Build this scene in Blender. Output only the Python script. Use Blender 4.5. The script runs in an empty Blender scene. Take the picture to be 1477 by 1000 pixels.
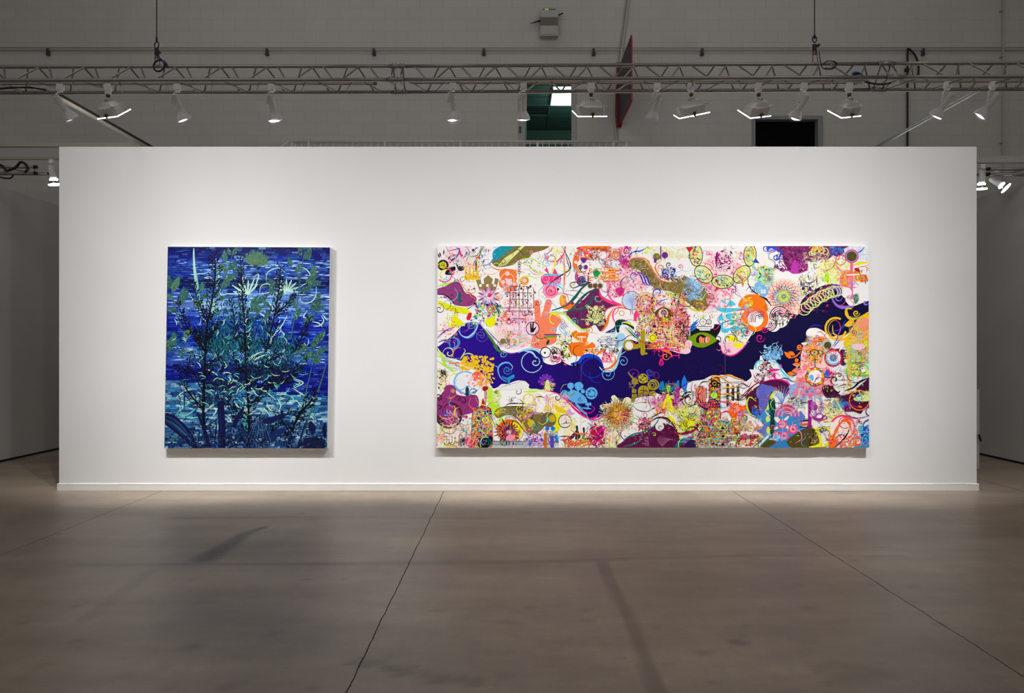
import bpy, bmesh, math, random
import numpy as np
from mathutils import Vector, Matrix, Quaternion

scene = bpy.context.scene
col = scene.collection
PI = math.pi

# ------------------------------------------------------------------ camera geometry
F = 985.0            # focal length in pixels of the 1477 wide frame
CX, HZ = 738.5, 506.0
D = 7.25             # distance of the white wall
S = F / D
H = 202.0 / S        # eye height


def at(x, y, d):
    return Vector(((x - CX) * d / F, d, H + (HZ - y) * d / F))


def px(x, d):
    return (x - CX) * d / F


def pz(y, d):
    return H + (HZ - y) * d / F


def lin(c):
    c = c / 255.0
    return c / 12.92 if c <= 0.04045 else ((c + 0.055) / 1.055) ** 2.4


def L(rgb):
    return (lin(rgb[0]), lin(rgb[1]), lin(rgb[2]), 1.0)


# ------------------------------------------------------------------ materials
def mat(name, rgb, rough=0.5, metal=0.0, spec=0.5, var=0.06, scale=14.0, emit=None, es=0.0, coat=0.0):
    m = bpy.data.materials.new(name)
    m.use_nodes = True
    nt = m.node_tree
    b = nt.nodes['Principled BSDF']
    b.inputs['Roughness'].default_value = rough
    b.inputs['Metallic'].default_value = metal
    b.inputs['Specular IOR Level'].default_value = spec
    c = L(rgb)
    if var > 0:
        tc = nt.nodes.new('ShaderNodeTexCoord')
        n = nt.nodes.new('ShaderNodeTexNoise')
        n.inputs['Scale'].default_value = scale
        n.inputs['Detail'].default_value = 3
        r = nt.nodes.new('ShaderNodeValToRGB')
        r.color_ramp.elements[0].position = 0.3
        r.color_ramp.elements[1].position = 0.7
        r.color_ramp.elements[0].color = tuple(v * (1 - var) for v in c[:3]) + (1,)
        r.color_ramp.elements[1].color = tuple(min(1, v * (1 + var)) for v in c[:3]) + (1,)
        nt.links.new(tc.outputs['Object'], n.inputs['Vector'])
        nt.links.new(n.outputs['Fac'], r.inputs['Fac'])
        nt.links.new(r.outputs['Color'], b.inputs['Base Color'])
    else:
        b.inputs['Base Color'].default_value = c
    if emit:
        b.inputs['Emission Color'].default_value = L(emit)
        b.inputs['Emission Strength'].default_value = es
    return m


M = {}
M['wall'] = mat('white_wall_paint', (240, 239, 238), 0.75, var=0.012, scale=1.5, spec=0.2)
M['base'] = mat('white_trim_paint', (240, 238, 236), 0.5, var=0.015, scale=4)
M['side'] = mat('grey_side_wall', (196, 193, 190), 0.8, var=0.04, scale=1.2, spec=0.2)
M['alu'] = mat('aluminium_tube', (150, 145, 140), 0.42, metal=0.7, var=0.06, scale=20)
M['track'] = mat('cream_track', (160, 153, 138), 0.5, var=0.04)
M['lampwhite'] = mat('lamp_white_enamel', (232, 228, 224), 0.42, var=0.03)
M['bell'] = mat('lamp_bell', (225, 226, 226), 0.4, var=0.03)
M['lens'] = mat('glowing_lens', (250, 250, 255), 0.3, var=0, emit=(255, 252, 250), es=3.0)
M['bulb'] = mat('glowing_bulb', (250, 250, 255), 0.3, var=0, emit=(245, 248, 255), es=5.0)
M['brass'] = mat('aged_brass', (120, 92, 45), 0.45, metal=0.8, var=0.1)
M['chrome'] = mat('bright_steel', (205, 205, 205), 0.25, metal=1.0, var=0.03)
M['black'] = mat('black_rubber', (18, 18, 20), 0.55, var=0.1)
M['blueplug'] = mat('blue_plug', (30, 60, 110), 0.5, var=0.1)
M['redtape'] = mat('red_tape', (130, 30, 25), 0.6, var=0.1)
M['wire'] = mat('steel_wire', (70, 68, 66), 0.5, metal=0.6, var=0.05)
M['conduit'] = mat('painted_conduit', (178, 174, 168), 0.6, var=0.05)
M['clip'] = mat('dark_clip', (60, 60, 58), 0.6, var=0.05)
M['paintrail'] = mat('painted_rail', (205, 203, 197), 0.5, var=0.04)
M['frame'] = mat('door_frame_paint', (165, 163, 158), 0.55, var=0.03)
M['frameblue'] = mat('window_frame_grey', (140, 141, 143), 0.5, var=0.03)
M['tealdoor'] = mat('teal_door', (120, 170, 172), 0.5, var=0.03, emit=(100, 160, 165), es=0.0)
M['tealroom'] = mat('teal_room_wall', (62, 88, 78), 0.7, var=0.05)
M['tealceil'] = mat('teal_ceiling_tile', (58, 92, 84), 0.8, var=0.05)
M['grid'] = mat('ceiling_grid', (34, 58, 52), 0.7, var=0.03)
M['vent'] = mat('vent_dark', (28, 38, 38), 0.7, var=0.03)
M['panel'] = mat('troffer_diffuser', (235, 245, 245), 0.5, var=0, emit=(215, 240, 240), es=1.15)
M['dark'] = mat('dark_glass', (7, 8, 12), 0.6, var=0.05, spec=0.05)
M['signred'] = mat('sign_red', (150, 20, 34), 0.5, var=0.05)
M['signdark'] = mat('sign_dark', (48, 44, 56), 0.5, var=0.1)
M['boxwhite'] = mat('plastic_white', (176, 173, 168), 0.5, var=0.03)
M['boxgrey'] = mat('plastic_grey', (118, 114, 106), 0.5, var=0.03)
M['led'] = mat('green_led', (140, 200, 20), 0.5, var=0, emit=(150, 220, 20), es=0.5)
M['slab'] = mat('balcony_slab', (140, 137, 132), 0.8, var=0.05)
M['canvasedge'] = mat('canvas_edge', (225, 224, 222), 0.7, var=0.03)
M['canvasdark'] = mat('canvas_edge_dark', (60, 62, 80), 0.7, var=0.05)
M['ceil'] = mat('hall_ceiling', (90, 88, 86), 0.9, var=0.05)


def paint_mat(name, rough=0.5, spec=0.16):
    m = bpy.data.materials.new(name)
    m.use_nodes = True
    nt = m.node_tree
    b = nt.nodes['Principled BSDF']
    b.inputs['Roughness'].default_value = rough
    b.inputs['Specular IOR Level'].default_value = spec
    a = nt.nodes.new('ShaderNodeVertexColor')
    a.layer_name = 'Col'
    tc = nt.nodes.new('ShaderNodeTexCoord')
    n = nt.nodes.new('ShaderNodeTexNoise')
    n.inputs['Scale'].default_value = 60
    n.inputs['Detail'].default_value = 3
    mr = nt.nodes.new('ShaderNodeMapRange')
    mr.inputs['To Min'].default_value = 0.9
    mr.inputs['To Max'].default_value = 1.06
    nt.links.new(tc.outputs['Object'], n.inputs['Vector'])
    nt.links.new(n.outputs['Fac'], mr.inputs['Value'])
    mx = nt.nodes.new('ShaderNodeVectorMath')
    mx.operation = 'SCALE'
    nt.links.new(a.outputs['Color'], mx.inputs[0])
    nt.links.new(mr.outputs['Result'], mx.inputs['Scale'])
    nt.links.new(mx.outputs[0], b.inputs['Base Color'])
    return m


def block_mat():
    m = bpy.data.materials.new('painted_block_wall')
    m.use_nodes = True
    nt = m.node_tree
    b = nt.nodes['Principled BSDF']
    b.inputs['Roughness'].default_value = 0.7
    b.inputs['Specular IOR Level'].default_value = 0.25
    tc = nt.nodes.new('ShaderNodeTexCoord')
    sp = nt.nodes.new('ShaderNodeSeparateXYZ')
    cb = nt.nodes.new('ShaderNodeCombineXYZ')
    nt.links.new(tc.outputs['Object'], sp.inputs[0])
    nt.links.new(sp.outputs['X'], cb.inputs['X'])
    nt.links.new(sp.outputs['Z'], cb.inputs['Y'])
    br = nt.nodes.new('ShaderNodeTexBrick')
    br.inputs['Scale'].default_value = 1.0
    br.inputs['Brick Width'].default_value = 0.406
    br.inputs['Row Height'].default_value = 0.203
    br.inputs['Mortar Size'].default_value = 0.006
    br.inputs['Mortar Smooth'].default_value = 0.6
    br.inputs['Color1'].default_value = L((196, 192, 187))
    br.inputs['Color2'].default_value = L((193, 189, 184))
    br.inputs['Mortar'].default_value = L((183, 179, 174))
    nt.links.new(cb.outputs[0], br.inputs['Vector'])
    n = nt.nodes.new('ShaderNodeTexNoise')
    n.inputs['Scale'].default_value = 0.6
    n.inputs['Detail'].default_value = 5
    nt.links.new(tc.outputs['Object'], n.inputs['Vector'])
    mr = nt.nodes.new('ShaderNodeMapRange')
    mr.inputs['To Min'].default_value = 0.9
    mr.inputs['To Max'].default_value = 1.08
    nt.links.new(n.outputs['Fac'], mr.inputs['Value'])
    mx = nt.nodes.new('ShaderNodeVectorMath')
    mx.operation = 'SCALE'
    nt.links.new(br.outputs['Color'], mx.inputs[0])
    nt.links.new(mr.outputs['Result'], mx.inputs['Scale'])
    nt.links.new(mx.outputs[0], b.inputs['Base Color'])
    bp = nt.nodes.new('ShaderNodeBump')
    bp.inputs['Strength'].default_value = 0.25
    bp.inputs['Distance'].default_value = 0.004
    bp.invert = True
    nt.links.new(br.outputs['Fac'], bp.inputs['Height'])
    nt.links.new(bp.outputs[0], b.inputs['Normal'])
    return m


M['block'] = block_mat()


# ------------------------------------------------------------------ mesh helpers
def box(bm, c, s, rot=None):
    r = bmesh.ops.create_cube(bm, size=1.0)
    mtx = Matrix.Diagonal((s[0], s[1], s[2], 1))
    if rot is not None:
        mtx = rot.to_4x4() @ mtx
    mtx = Matrix.Translation(c) @ mtx
    bmesh.ops.transform(bm, matrix=mtx, verts=r['verts'])
    return r['verts']


def box2(bm, lo, hi):
    lo, hi = Vector(lo), Vector(hi)
    return box(bm, (lo + hi) / 2, hi - lo)


def sweep(bm, pts, r, seg=8, closed=False, cap=True):
    pts = [Vector(p) for p in pts]
    n = len(pts)
    rings = []
    nrm = None
    for i, p in enumerate(pts):
        if closed:
            t = (pts[(i + 1) % n] - pts[i - 1]).normalized()
        else:
            t = (pts[min(i + 1, n - 1)] - pts[max(i - 1, 0)]).normalized()
        if nrm is None:
            a = Vector((0, 0, 1)) if abs(t.z) < 0.9 else Vector((1, 0, 0))
            nrm = t.cross(a).normalized()
        else:
            nrm = (nrm - t * nrm.dot(t)).normalized()
        b = t.cross(nrm)
        rr = r[i] if isinstance(r, (list, tuple)) else r
        rings.append([bm.verts.new(p + (nrm * math.cos(2 * PI * k / seg) + b * math.sin(2 * PI * k / seg)) * rr)
                      for k in range(seg)])
    m = n if closed else n - 1
    for i in range(m):
        a, b = rings[i], rings[(i + 1) % n]
        for k in range(seg):
            f = bm.faces.new((a[k], a[(k + 1) % seg], b[(k + 1) % seg], b[k]))
            f.smooth = True
    if cap and not closed:
        bm.faces.new(rings[0][::-1])
        bm.faces.new(rings[-1])


def lathe(bm, prof, seg=28, cap0=False, cap1=False):
    """profile of (radius, z) about the z axis"""
    rings = []
    for r, z in prof:
        rings.append([bm.verts.new((r * math.cos(2 * PI * k / seg), r * math.sin(2 * PI * k / seg), z)) for k in range(seg)])
    for a, b in zip(rings, rings[1:]):
        for k in range(seg):
            f = bm.faces.new((a[k], b[k], b[(k + 1) % seg], a[(k + 1) % seg]))
            f.smooth = True
    if cap0:
        bm.faces.new(rings[0])
    if cap1:
        bm.faces.new(rings[-1][::-1])


def crom(pts, n=8, closed=False):
    pts = [Vector(p) for p in pts]
    m = len(pts)
    out = []
    rng = range(m) if closed else range(m - 1)
    for i in rng:
        if closed:
            p0, p1, p2, p3 = pts[i - 1], pts[i], pts[(i + 1) % m], pts[(i + 2) % m]
        else:
            p0, p1, p2, p3 = pts[max(i - 1, 0)], pts[i], pts[i + 1], pts[min(i + 2, m - 1)]
        for k in range(n):
            t = k / n
            out.append(0.5 * ((2 * p1) + (p2 - p0) * t + (2 * p0 - 5 * p1 + 4 * p2 - p3) * t * t
                              + (3 * p1 - p0 - 3 * p2 + p3) * t ** 3))
    if not closed:
        out.append(pts[-1])
    return out


def obj(name, bm, m, parent=None, bevel=0.0):
    me = bpy.data.meshes.new(name)
    bmesh.ops.recalc_face_normals(bm, faces=bm.faces)
    bm.to_mesh(me)
    bm.free()
    o = bpy.data.objects.new(name, me)
    for x in (m if isinstance(m, (list, tuple)) else [m]):
        me.materials.append(x)
    col.objects.link(o)
    if parent:
        o.parent = parent
        o.matrix_parent_inverse = Matrix.Identity(4)
    if bevel:
        b = o.modifiers.new('bevel', 'BEVEL')
        b.width = bevel
        b.segments = 2
        b.limit_method = 'ANGLE'
    return o


def thing(name, label, cat, loc=(0, 0, 0), group=None):
    o = bpy.data.objects.new(name, None)
    o.empty_display_size = 0.1
    col.objects.link(o)
    o.location = loc
    o['label'] = label
    o['category'] = cat
    if group:
        o['group'] = group
    return o


def tag(o, label, cat, group=None):
    o['label'] = label
    o['category'] = cat
    if group:
        o['group'] = group
    return o


def struct(o):
    o['kind'] = 'structure'
    return o


def B():
    return bmesh.new()


# ------------------------------------------------------------------ setting
YB = 12.0      # block wall at the back
# floor: a grid that carries the stains in a colour attribute
def make_floor():
    x0, x1, y0, y1, st = -12.0, 12.0, -3.0, 12.0, 0.03
    nx, ny = int((x1 - x0) / st) + 1, int((y1 - y0) / st) + 1
    xs = np.linspace(x0, x1, nx)
    ys = np.linspace(y0, y1, ny)
    X, Y = np.meshgrid(xs, ys)
    rs = np.random.RandomState(4)
    st_ = np.zeros_like(X)

    def fl(x, y):
        d = F * H / (y - HZ)
        return ((x - CX) * d / F, d)

    def seg(pts, w, amt, soft=0.5, fade=None):
        P = [fl(*p) for p in pts]
        P = [(v.x, v.y) for v in crom([(a, b, 0) for a, b in P], 6)]
        best = np.full_like(X, 9.0)
        for i, ((ax, ay), (bx, by)) in enumerate(zip(P, P[1:])):
            dx, dy = bx - ax, by - ay
            t = np.clip(((X - ax) * dx + (Y - ay) * dy) / (dx * dx + dy * dy + 1e-9), 0, 1)
            ww = 1.0
            if fade:
                k = (i + 0.5) / (len(P) - 1)
                ww = fade[0] + (fade[1] - fade[0]) * k
            best = np.minimum(best, np.hypot(X - ax - t * dx, Y - ay - t * dy) / ww)
        v = np.clip((w - best) / (w * soft), 0, 1) * amt
        np.copyto(st_, np.maximum(st_, v))

    seg([(110, 815), (400, 814), (740, 811), (900, 807)], 0.05, 0.32)
    seg([(900, 807), (1100, 801), (1300, 803)], 0.04, 0.2)
    seg([(250, 748), (480, 746), (700, 748)], 0.05, 0.22)
    seg([(40, 775), (200, 790)], 0.05, 0.1)
    seg([(296, 806), (330, 786), (355, 770), (384, 760)], 0.085, 0.62, 0.6, (1.6, 0.4))
    seg([(868, 812), (890, 858), (915, 910), (952, 1010)], 0.05, 0.4, 0.4)
    seg([(215, 825), (170, 860), (120, 895)], 0.06, 0.18)
    for k in range(34):
        t = rs.rand()
        cx, cy = fl(495 + 195 * t, 952 + 34 * t + rs.randn() * 3)
        r = 0.012 + 0.025 * rs.rand()
        st_[:] = np.maximum(st_, 0.42 * np.clip(1.4 - np.hypot((X - cx) / 1.7, Y - cy) / r, 0, 1))
    for k in range(26):
        cx, cy = fl(1235 + rs.randn() * 22, 972 + rs.randn() * 9)
        r = 0.02 + 0.04 * rs.rand()
        st_[:] = np.maximum(st_, 0.3 * np.clip(1.3 - np.hypot((X - cx) / 1.6, Y - cy) / r, 0, 1))
    for k in range(14):
        cx, cy = fl(1062 + rs.randn() * 5, 927 + rs.randn() * 2)
        st_[:] = np.maximum(st_, 0.45 * np.clip(1.3 - np.hypot((X - cx) / 1.6, Y - cy) / 0.02, 0, 1))
    for k in range(90):
        cx, cy = fl(rs.rand() * 1477, 725 + 270 * rs.rand() ** 0.8)
        r = 0.015 + 0.02 * rs.rand()
        st_[:] = np.maximum(st_, (0.12 + 0.25 * rs.rand()) * np.clip(1.3 - np.hypot((X - cx) / (1 + rs.rand()), Y - cy) / r, 0, 1))
    verts = np.stack([X.ravel(), Y.ravel(), np.zeros(X.size)], 1).astype(np.float32)
    idx = np.arange(nx * ny).reshape(ny, nx)
    q = np.stack([idx[:-1, :-1], idx[:-1, 1:], idx[1:, 1:], idx[1:, :-1]], -1).reshape(-1, 4).astype(np.int32)
    me = bpy.data.meshes.new('floor')
    me.vertices.add(len(verts))
    me.vertices.foreach_set('co', verts.ravel())
    me.loops.add(q.size)
    me.loops.foreach_set('vertex_index', q.ravel())
    me.polygons.add(len(q))
    me.polygons.foreach_set('loop_start', np.arange(0, q.size, 4, dtype=np.int32))
    me.polygons.foreach_set('loop_total', np.full(len(q), 4, dtype=np.int32))
    at_ = me.attributes.new('stain', 'FLOAT', 'POINT')
    at_.data.foreach_set('value', st_.ravel().astype(np.float32))
    me.update(calc_edges=True)
    o = bpy.data.objects.new('floor', me)
    col.objects.link(o)
    # concrete material
    m = bpy.data.materials.new('polished_concrete')
    m.use_nodes = True
    nt = m.node_tree
    N, K = nt.nodes, nt.links
    b = N['Principled BSDF']
    b.inputs['Specular IOR Level'].default_value = 0.5
    tc = N.new('ShaderNodeTexCoord')

    def noise(scale, detail=6, rough=0.6, sx=1, sy=1):
        mp = N.new('ShaderNodeMapping')
        mp.inputs['Scale'].default_value = (sx, sy, 1)
        K.new(tc.outputs['Object'], mp.inputs['Vector'])
        n = N.new('ShaderNodeTexNoise')
        n.inputs['Scale'].default_value = scale
        n.inputs['Detail'].default_value = detail
        n.inputs['Roughness'].default_value = rough
        K.new(mp.outputs[0], n.inputs['Vector'])
        return n.outputs['Fac']

    def mth(op, a, b2=None, clamp=False):
        n = N.new('ShaderNodeMath')
        n.operation = op
        n.use_clamp = clamp
        for i, v in enumerate((a, b2)):
            if v is None:
                continue
            if isinstance(v, (int, float)):
                n.inputs[i].default_value = v
            else:
                K.new(v, n.inputs[i])
        return n.outputs[0]

    r = N.new('ShaderNodeValToRGB')
    e = r.color_ramp.elements
    e[0].position, e[0].color = 0.28, L((122, 109, 96))
    e[1].position, e[1].color = 0.74, L((176, 158, 139))
    x = e.new(0.5)
    x.color = L((151, 135, 118))
    n1 = noise(0.55, 7, 0.62, 0.7, 1.6)
    K.new(n1, r.inputs['Fac'])
    n2 = noise(9, 6, 0.7)
    n3 = noise(70, 3, 0.6)
    f = mth('ADD', mth('MULTIPLY', n2, 0.5), mth('MULTIPLY', n3, 0.22))
    n4 = noise(1.6, 6, 0.65, 0.45, 2.6)
    n5 = noise(3.2, 5, 0.7, 1.8, 0.6)
    f = mth('ADD', f, mth('MULTIPLY', mth('SUBTRACT', n4, 0.5), 0.55))
    f = mth('ADD', f, mth('MULTIPLY', mth('SUBTRACT', n5, 0.5), 0.3))
    f = mth('ADD', f, 0.62)
    # saw cut joints
    sp = N.new('ShaderNodeSeparateXYZ')
    K.new(tc.outputs['Object'], sp.inputs[0])
    wob = mth('MULTIPLY', mth('SUBTRACT', noise(3.0, 5, 0.7), 0.5), 0.035)
    xx = mth('ADD', sp.outputs['X'], wob)
    jn = None
    for xj, w in ((-3.71, 0.003), (-0.72, 0.0034), (2.335, 0.0034), (5.4, 0.005), (-6.75, 0.004)):
        v = mth('LESS_THAN', mth('ABSOLUTE', mth('SUBTRACT', xx, xj)), w)
        jn = v if jn is None else mth('MAXIMUM', jn, v)
    sa = N.new('ShaderNodeAttribute')
    sa.attribute_name = 'stain'
    k = mth('SUBTRACT', 1.0, mth('MULTIPLY', sa.outputs['Fac'], mth('ADD', 0.55, mth('MULTIPLY', n2, 0.7))))
    k = mth('MULTIPLY', k, mth('SUBTRACT', 1.0, mth('MULTIPLY', jn, 0.88)))
    f = mth('MULTIPLY', f, k)
    sc = N.new('ShaderNodeVectorMath')
    sc.operation = 'SCALE'
    K.new(r.outputs['Color'], sc.inputs[0])
    K.new(f, sc.inputs['Scale'])
    K.new(sc.outputs[0], b.inputs['Base Color'])
    rg = mth('MAXIMUM', mth('ADD', 0.27, mth('MULTIPLY', n2, 0.3)), jn)
    K.new(rg, b.inputs['Roughness'])
    bp = N.new('ShaderNodeBump')
    bp.inputs['Strength'].default_value = 0.15
    bp.inputs['Distance'].default_value = 0.004
    K.new(n2, bp.inputs['Height'])
    K.new(bp.outputs[0], b.inputs['Normal'])
    me.materials.append(m)
    struct(o)
    tag(o, 'grey brown polished concrete floor with saw cut joints', 'floor')
    return o


make_floor()

# the white display wall
WL, WR = px(85, D), px(1409, D)
WT = pz(211.5, D)
bm = B()
box2(bm, (WL, D, 0), (WR, D + 0.2, WT))
o = struct(obj('wall_front', bm, M['wall'], bevel=0.004))
tag(o, 'freestanding white display wall carrying both paintings', 'wall')
bm = B()
bh = pz(697.5, D)
box2(bm, (WL - 0.014, D - 0.013, 0), (WR + 0.014, D + 0.0, bh))
box2(bm, (WL - 0.014, D, 0), (WL, D + 0.21, bh))
box2(bm, (WR, D, 0), (WR + 0.014, D + 0.21, bh))
box2(bm, (WL - 0.014, D - 0.0145, bh - 0.012), (WR + 0.014, D, bh - 0.004))
o = struct(obj('baseboard_front', bm, M['base'], bevel=0.003))
tag(o, 'white baseboard along the foot of the display wall', 'baseboard')

# side walls of the neighbouring booths
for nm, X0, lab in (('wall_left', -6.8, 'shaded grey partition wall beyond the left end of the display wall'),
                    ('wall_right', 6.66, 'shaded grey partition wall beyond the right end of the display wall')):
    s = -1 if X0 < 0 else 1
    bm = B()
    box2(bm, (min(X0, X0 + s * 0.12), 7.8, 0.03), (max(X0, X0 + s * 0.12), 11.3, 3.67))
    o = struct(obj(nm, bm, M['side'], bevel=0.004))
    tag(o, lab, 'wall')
    bm = B()
    box2(bm, (min(X0 + s * .01, X0 + s * 0.11), 7.82, 0), (max(X0 + s * .01, X0 + s * 0.11), 11.28, 0.035))
    o = struct(obj('trim_1' if s < 0 else 'trim_2', bm, M['black']))
    tag(o, 'dark gap strip under the %s partition wall' % ('left' if s < 0 else 'right'), 'trim')
# short wall return behind the right end of the display wall
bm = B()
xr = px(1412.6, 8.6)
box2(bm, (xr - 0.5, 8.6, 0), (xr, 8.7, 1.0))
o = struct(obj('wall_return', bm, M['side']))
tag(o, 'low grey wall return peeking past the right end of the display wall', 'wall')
bm = B()
sweep(bm, crom([at(1412, 628, 8.55), at(1413.2, 630, 8.55), at(1413.6, 633, 8.55), at(1415, 636.5, 8.55)], 4), 0.012, 8)
sweep(bm, [at(1412, 628, 8.55), at(1412, 628, 8.6)], 0.012, 8)
o = obj('door_handle', bm, M['black'])
tag(o, 'small black lever handle at the right end of the display wall', 'handle')

# block wall with a doorway and a dark window
DX0, DX1, DZ0, DZ1 = px(757, YB), px(824.5, YB), 4.05, pz(117, YB)
VX0, VX1, VZ0, VZ1 = px(1089, YB), px(1179, YB), 4.05, pz(173, YB)
bm = B()
xs = [-14, DX0, DX1, VX0, VX1, 14]
zs = sorted(set([0, DZ0, DZ1, VZ1, 10.0]))
V = {}
def vv(x, z):
    k = (x, z)
    if k not in V:
        V[k] = bm.verts.new((x, YB, z))
    return V[k]
for a, b in zip(xs, xs[1:]):
    for c, d in zip(zs, zs[1:]):
        if a == DX0 and c >= DZ0 and d <= DZ1:
            continue
        if a == VX0 and c >= VZ0 and d <= VZ1:
            continue
        bm.faces.new((vv(a, c), vv(b, c), vv(b, d), vv(a, d)))
o = struct(obj('wall_back', bm, M['block']))
tag(o, 'grey painted concrete block wall at the back of the hall', 'wall')
bm = B()
box2(bm, (-14, -3, 10.0), (14, 16, 10.1))
o = struct(obj('ceiling', bm, M['ceil']))
tag(o, 'dark hall ceiling high above the trusses', 'ceiling')

# doorway room
RZ, RY = 6.52, 15.6
d1 = thing('door_1', 'open upstairs doorway showing a dark green room and bright ceiling light', 'door', ((DX0 + DX1) / 2, YB, DZ0))
struct(d1)
def rel(o_, e):
    o_.location = -Vector(e.location)
    return o_
bm = B()
box2(bm, (DX0 - 0.115, YB - 0.02, DZ0), (DX0, YB + 0.12, DZ1 + 0.1))
box2(bm, (DX1, YB - 0.02, DZ0), (DX1 + 0.085, YB + 0.12, DZ1 + 0.1))
box2(bm, (DX0, YB - 0.02, DZ1), (DX1, YB + 0.12, DZ1 + 0.1))
rel(obj('door_frame', bm, M['frame'], d1, bevel=0.006), d1)
bm = B()
box2(bm, (DX0 - 0.05, YB + 0.13, DZ0), (DX0 + 0.03, YB + 0.95, DZ1 - 0.01))
lf = rel(obj('door_leaf', bm, M['tealdoor'], d1, bevel=0.004), d1)
bm = B()
box2(bm, (DX0 - 0.1, YB - 0.028, pz(193, YB)), (DX0 - 0.065, YB - 0.02, pz(183, YB)))
rel(obj('hinge', bm, M['clip'], d1), d1)
# the room itself
bm = B()
box2(bm, (-1.6, RY, 3.95), (3.4, RY + 0.1, RZ))
o = struct(obj('wall_room_back', bm, M['tealroom']))
tag(o, 'dark green far wall of the upstairs room', 'wall')
bm = B()
box2(bm, (-1.7, YB + 0.12, 3.9), (-1.6, RY + 0.1, RZ))
o = struct(obj('wall_room_left', bm, M['tealroom']))
tag(o, 'dark green left wall inside the upstairs room', 'wall')
bm = B()
box2(bm, (3.4, YB + 0.12, 3.9), (3.5, RY + 0.1, RZ))
o = struct(obj('wall_room_right', bm, M['tealroom']))
tag(o, 'dark green right wall inside the upstairs room', 'wall')
bm = B()
box2(bm, (-1.7, YB + 0.01, RZ), (3.5, RY + 0.1, RZ + 0.1))
for f in bm.faces:
    f.material_index = 0
n0 = len(bm.faces)
gx0 = px(794, 14.0)
for k in range(-4, 3):
    x = gx0 + 1.22 * k - 0.02
    box2(bm, (x - .015, YB + 0.02, RZ - 0.006), (x + .015, RY, RZ + 0.001))
for k in range(6):
    y = 12.93 + 0.61 * k * 1.0 + (0.0)
    box2(bm, (-1.6, y - .015, RZ - 0.006), (3.4, y + .015, RZ + 0.001))
bm.faces.ensure_lookup_table()
for f in bm.faces[n0:]:
    f.material_index = 1
o = struct(obj('ceiling_room', bm, [M['tealceil'], M['grid']]))
tag(o, 'green tiled ceiling of the upstairs room', 'ceiling')
bm = B()
box2(bm, (-1.7, YB + 0.02, 3.9), (3.5, RY + 0.1, 4.0))
o = struct(obj('floor_room', bm, M['slab']))
tag(o, 'floor of the upstairs room behind the doorway', 'floor')
t = thing('ceiling_light', 'glowing rectangular ceiling light seen through the upstairs doorway', 'light', (gx0 + 0.6, 13.45, RZ))
bm = B()
box2(bm, (-0.6, -0.5, -0.02), (0.6, 0.5, -0.008))
obj('diffuser', bm, M['panel'], t)
bm = B()
for a, b in (((-.62, -.52), (.62, -.5)), ((-.62, .5), (.62, .52)), ((-.62, -.5), (-.6, .5)), ((.6, -.5), (.62, .5))):
    box2(bm, (a[0], a[1], -0.028), (b[0], b[1], 0))
obj('frame', bm, M['frame'], t)
t = thing('ceiling_vent', 'dark slotted air vent in the green ceiling of the upstairs room', 'vent', (px(775, 14.3), 14.25, RZ))
bm = B()
box2(bm, (-0.22, -0.28, -0.012), (0.22, 0.28, -0.004))
obj('backing', bm, M['vent'], t)
for k in range(4):
    bm = B()
    box(bm, (0, -0.21 + 0.14 * k, -0.02), (0.42, 0.05, 0.008), Matrix.Rotation(0.5, 3, 'X'))
    obj('slat', bm, M['grid'], t)
bm = B()
for a, b in (((-.26, -.32), (.26, -.28)), ((-.26, .28), (.26, .32)), ((-.26, -.28), (-.22, .28)), ((.22, -.28), (.26, .28))):
    box2(bm, (a[0], a[1], -0.03), (b[0], b[1], 0))
obj('frame', bm, M['tealceil'], t)

# dark window on the right of the block wall
w1 = thing('window_1', 'dark recessed opening with grey frame in the block wall', 'window', ((VX0 + VX1) / 2, YB, VZ0))
struct(w1)
bm = B()
box2(bm, (VX0 - 0.055, YB - 0.03, VZ0), (VX0, YB + 0.12, VZ1 + 0.07))
box2(bm, (VX1, YB - 0.03, VZ0), (VX1 + 0.085, YB + 0.12, VZ1 + 0.07))
box2(bm, (VX0, YB - 0.03, VZ1), (VX1, YB + 0.12, VZ1 + 0.07))
rel(obj('window_frame', bm, M['frameblue'], w1, bevel=0.006), w1)
bm = B()
box2(bm, (VX0 - .05, YB + 0.1, VZ0), (VX1 + .05, YB + 0.13, VZ1 + .05))
rel(obj('pane', bm, M['dark'], w1), w1)

# ------------------------------------------------------------------ gallery walkway
RD = 11.2
slab_z = 4.0
bm = B()
box2(bm, (px(400, RD), RD - 0.06, slab_z - 0.15), (px(1200, RD), YB, slab_z))
o = struct(obj('floor_walkway', bm, M['slab']))
tag(o, 'raised walkway along the block wall', 'floor')
rz = pz(204.3, RD)
rx0, rx1 = px(417, RD), px(908, RD)
rail = thing('railing', 'grey metal balcony railing with thin balusters showing above the display wall', 'railing', (rx0, RD, slab_z))
o0 = Vector(rail.location)
bm = B()
sweep(bm, [Vector((rx0, RD, rz)) - o0, Vector((rx1, RD, rz)) - o0], 0.019, 8)
obj('top_rail', bm, M['paintrail'], rail)
bm = B()
sweep(bm, [Vector((rx0, RD, rz - 0.035)) - o0, Vector((rx1, RD, rz - 0.035)) - o0], 0.008, 6)
sweep(bm, [Vector((rx0, RD, slab_z + 0.1)) - o0, Vector((rx1, RD, slab_z + 0.1)) - o0], 0.012, 6)
obj('lower_rail', bm, M['paintrail'], rail)
bm = B()
sweep(bm, [Vector((rx0, RD, rz)) - o0, Vector((px(377, RD), RD, pz(232, RD))) - o0], 0.019, 8)
obj('stair_rail', bm, M['paintrail'], rail)
postm = None
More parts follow.
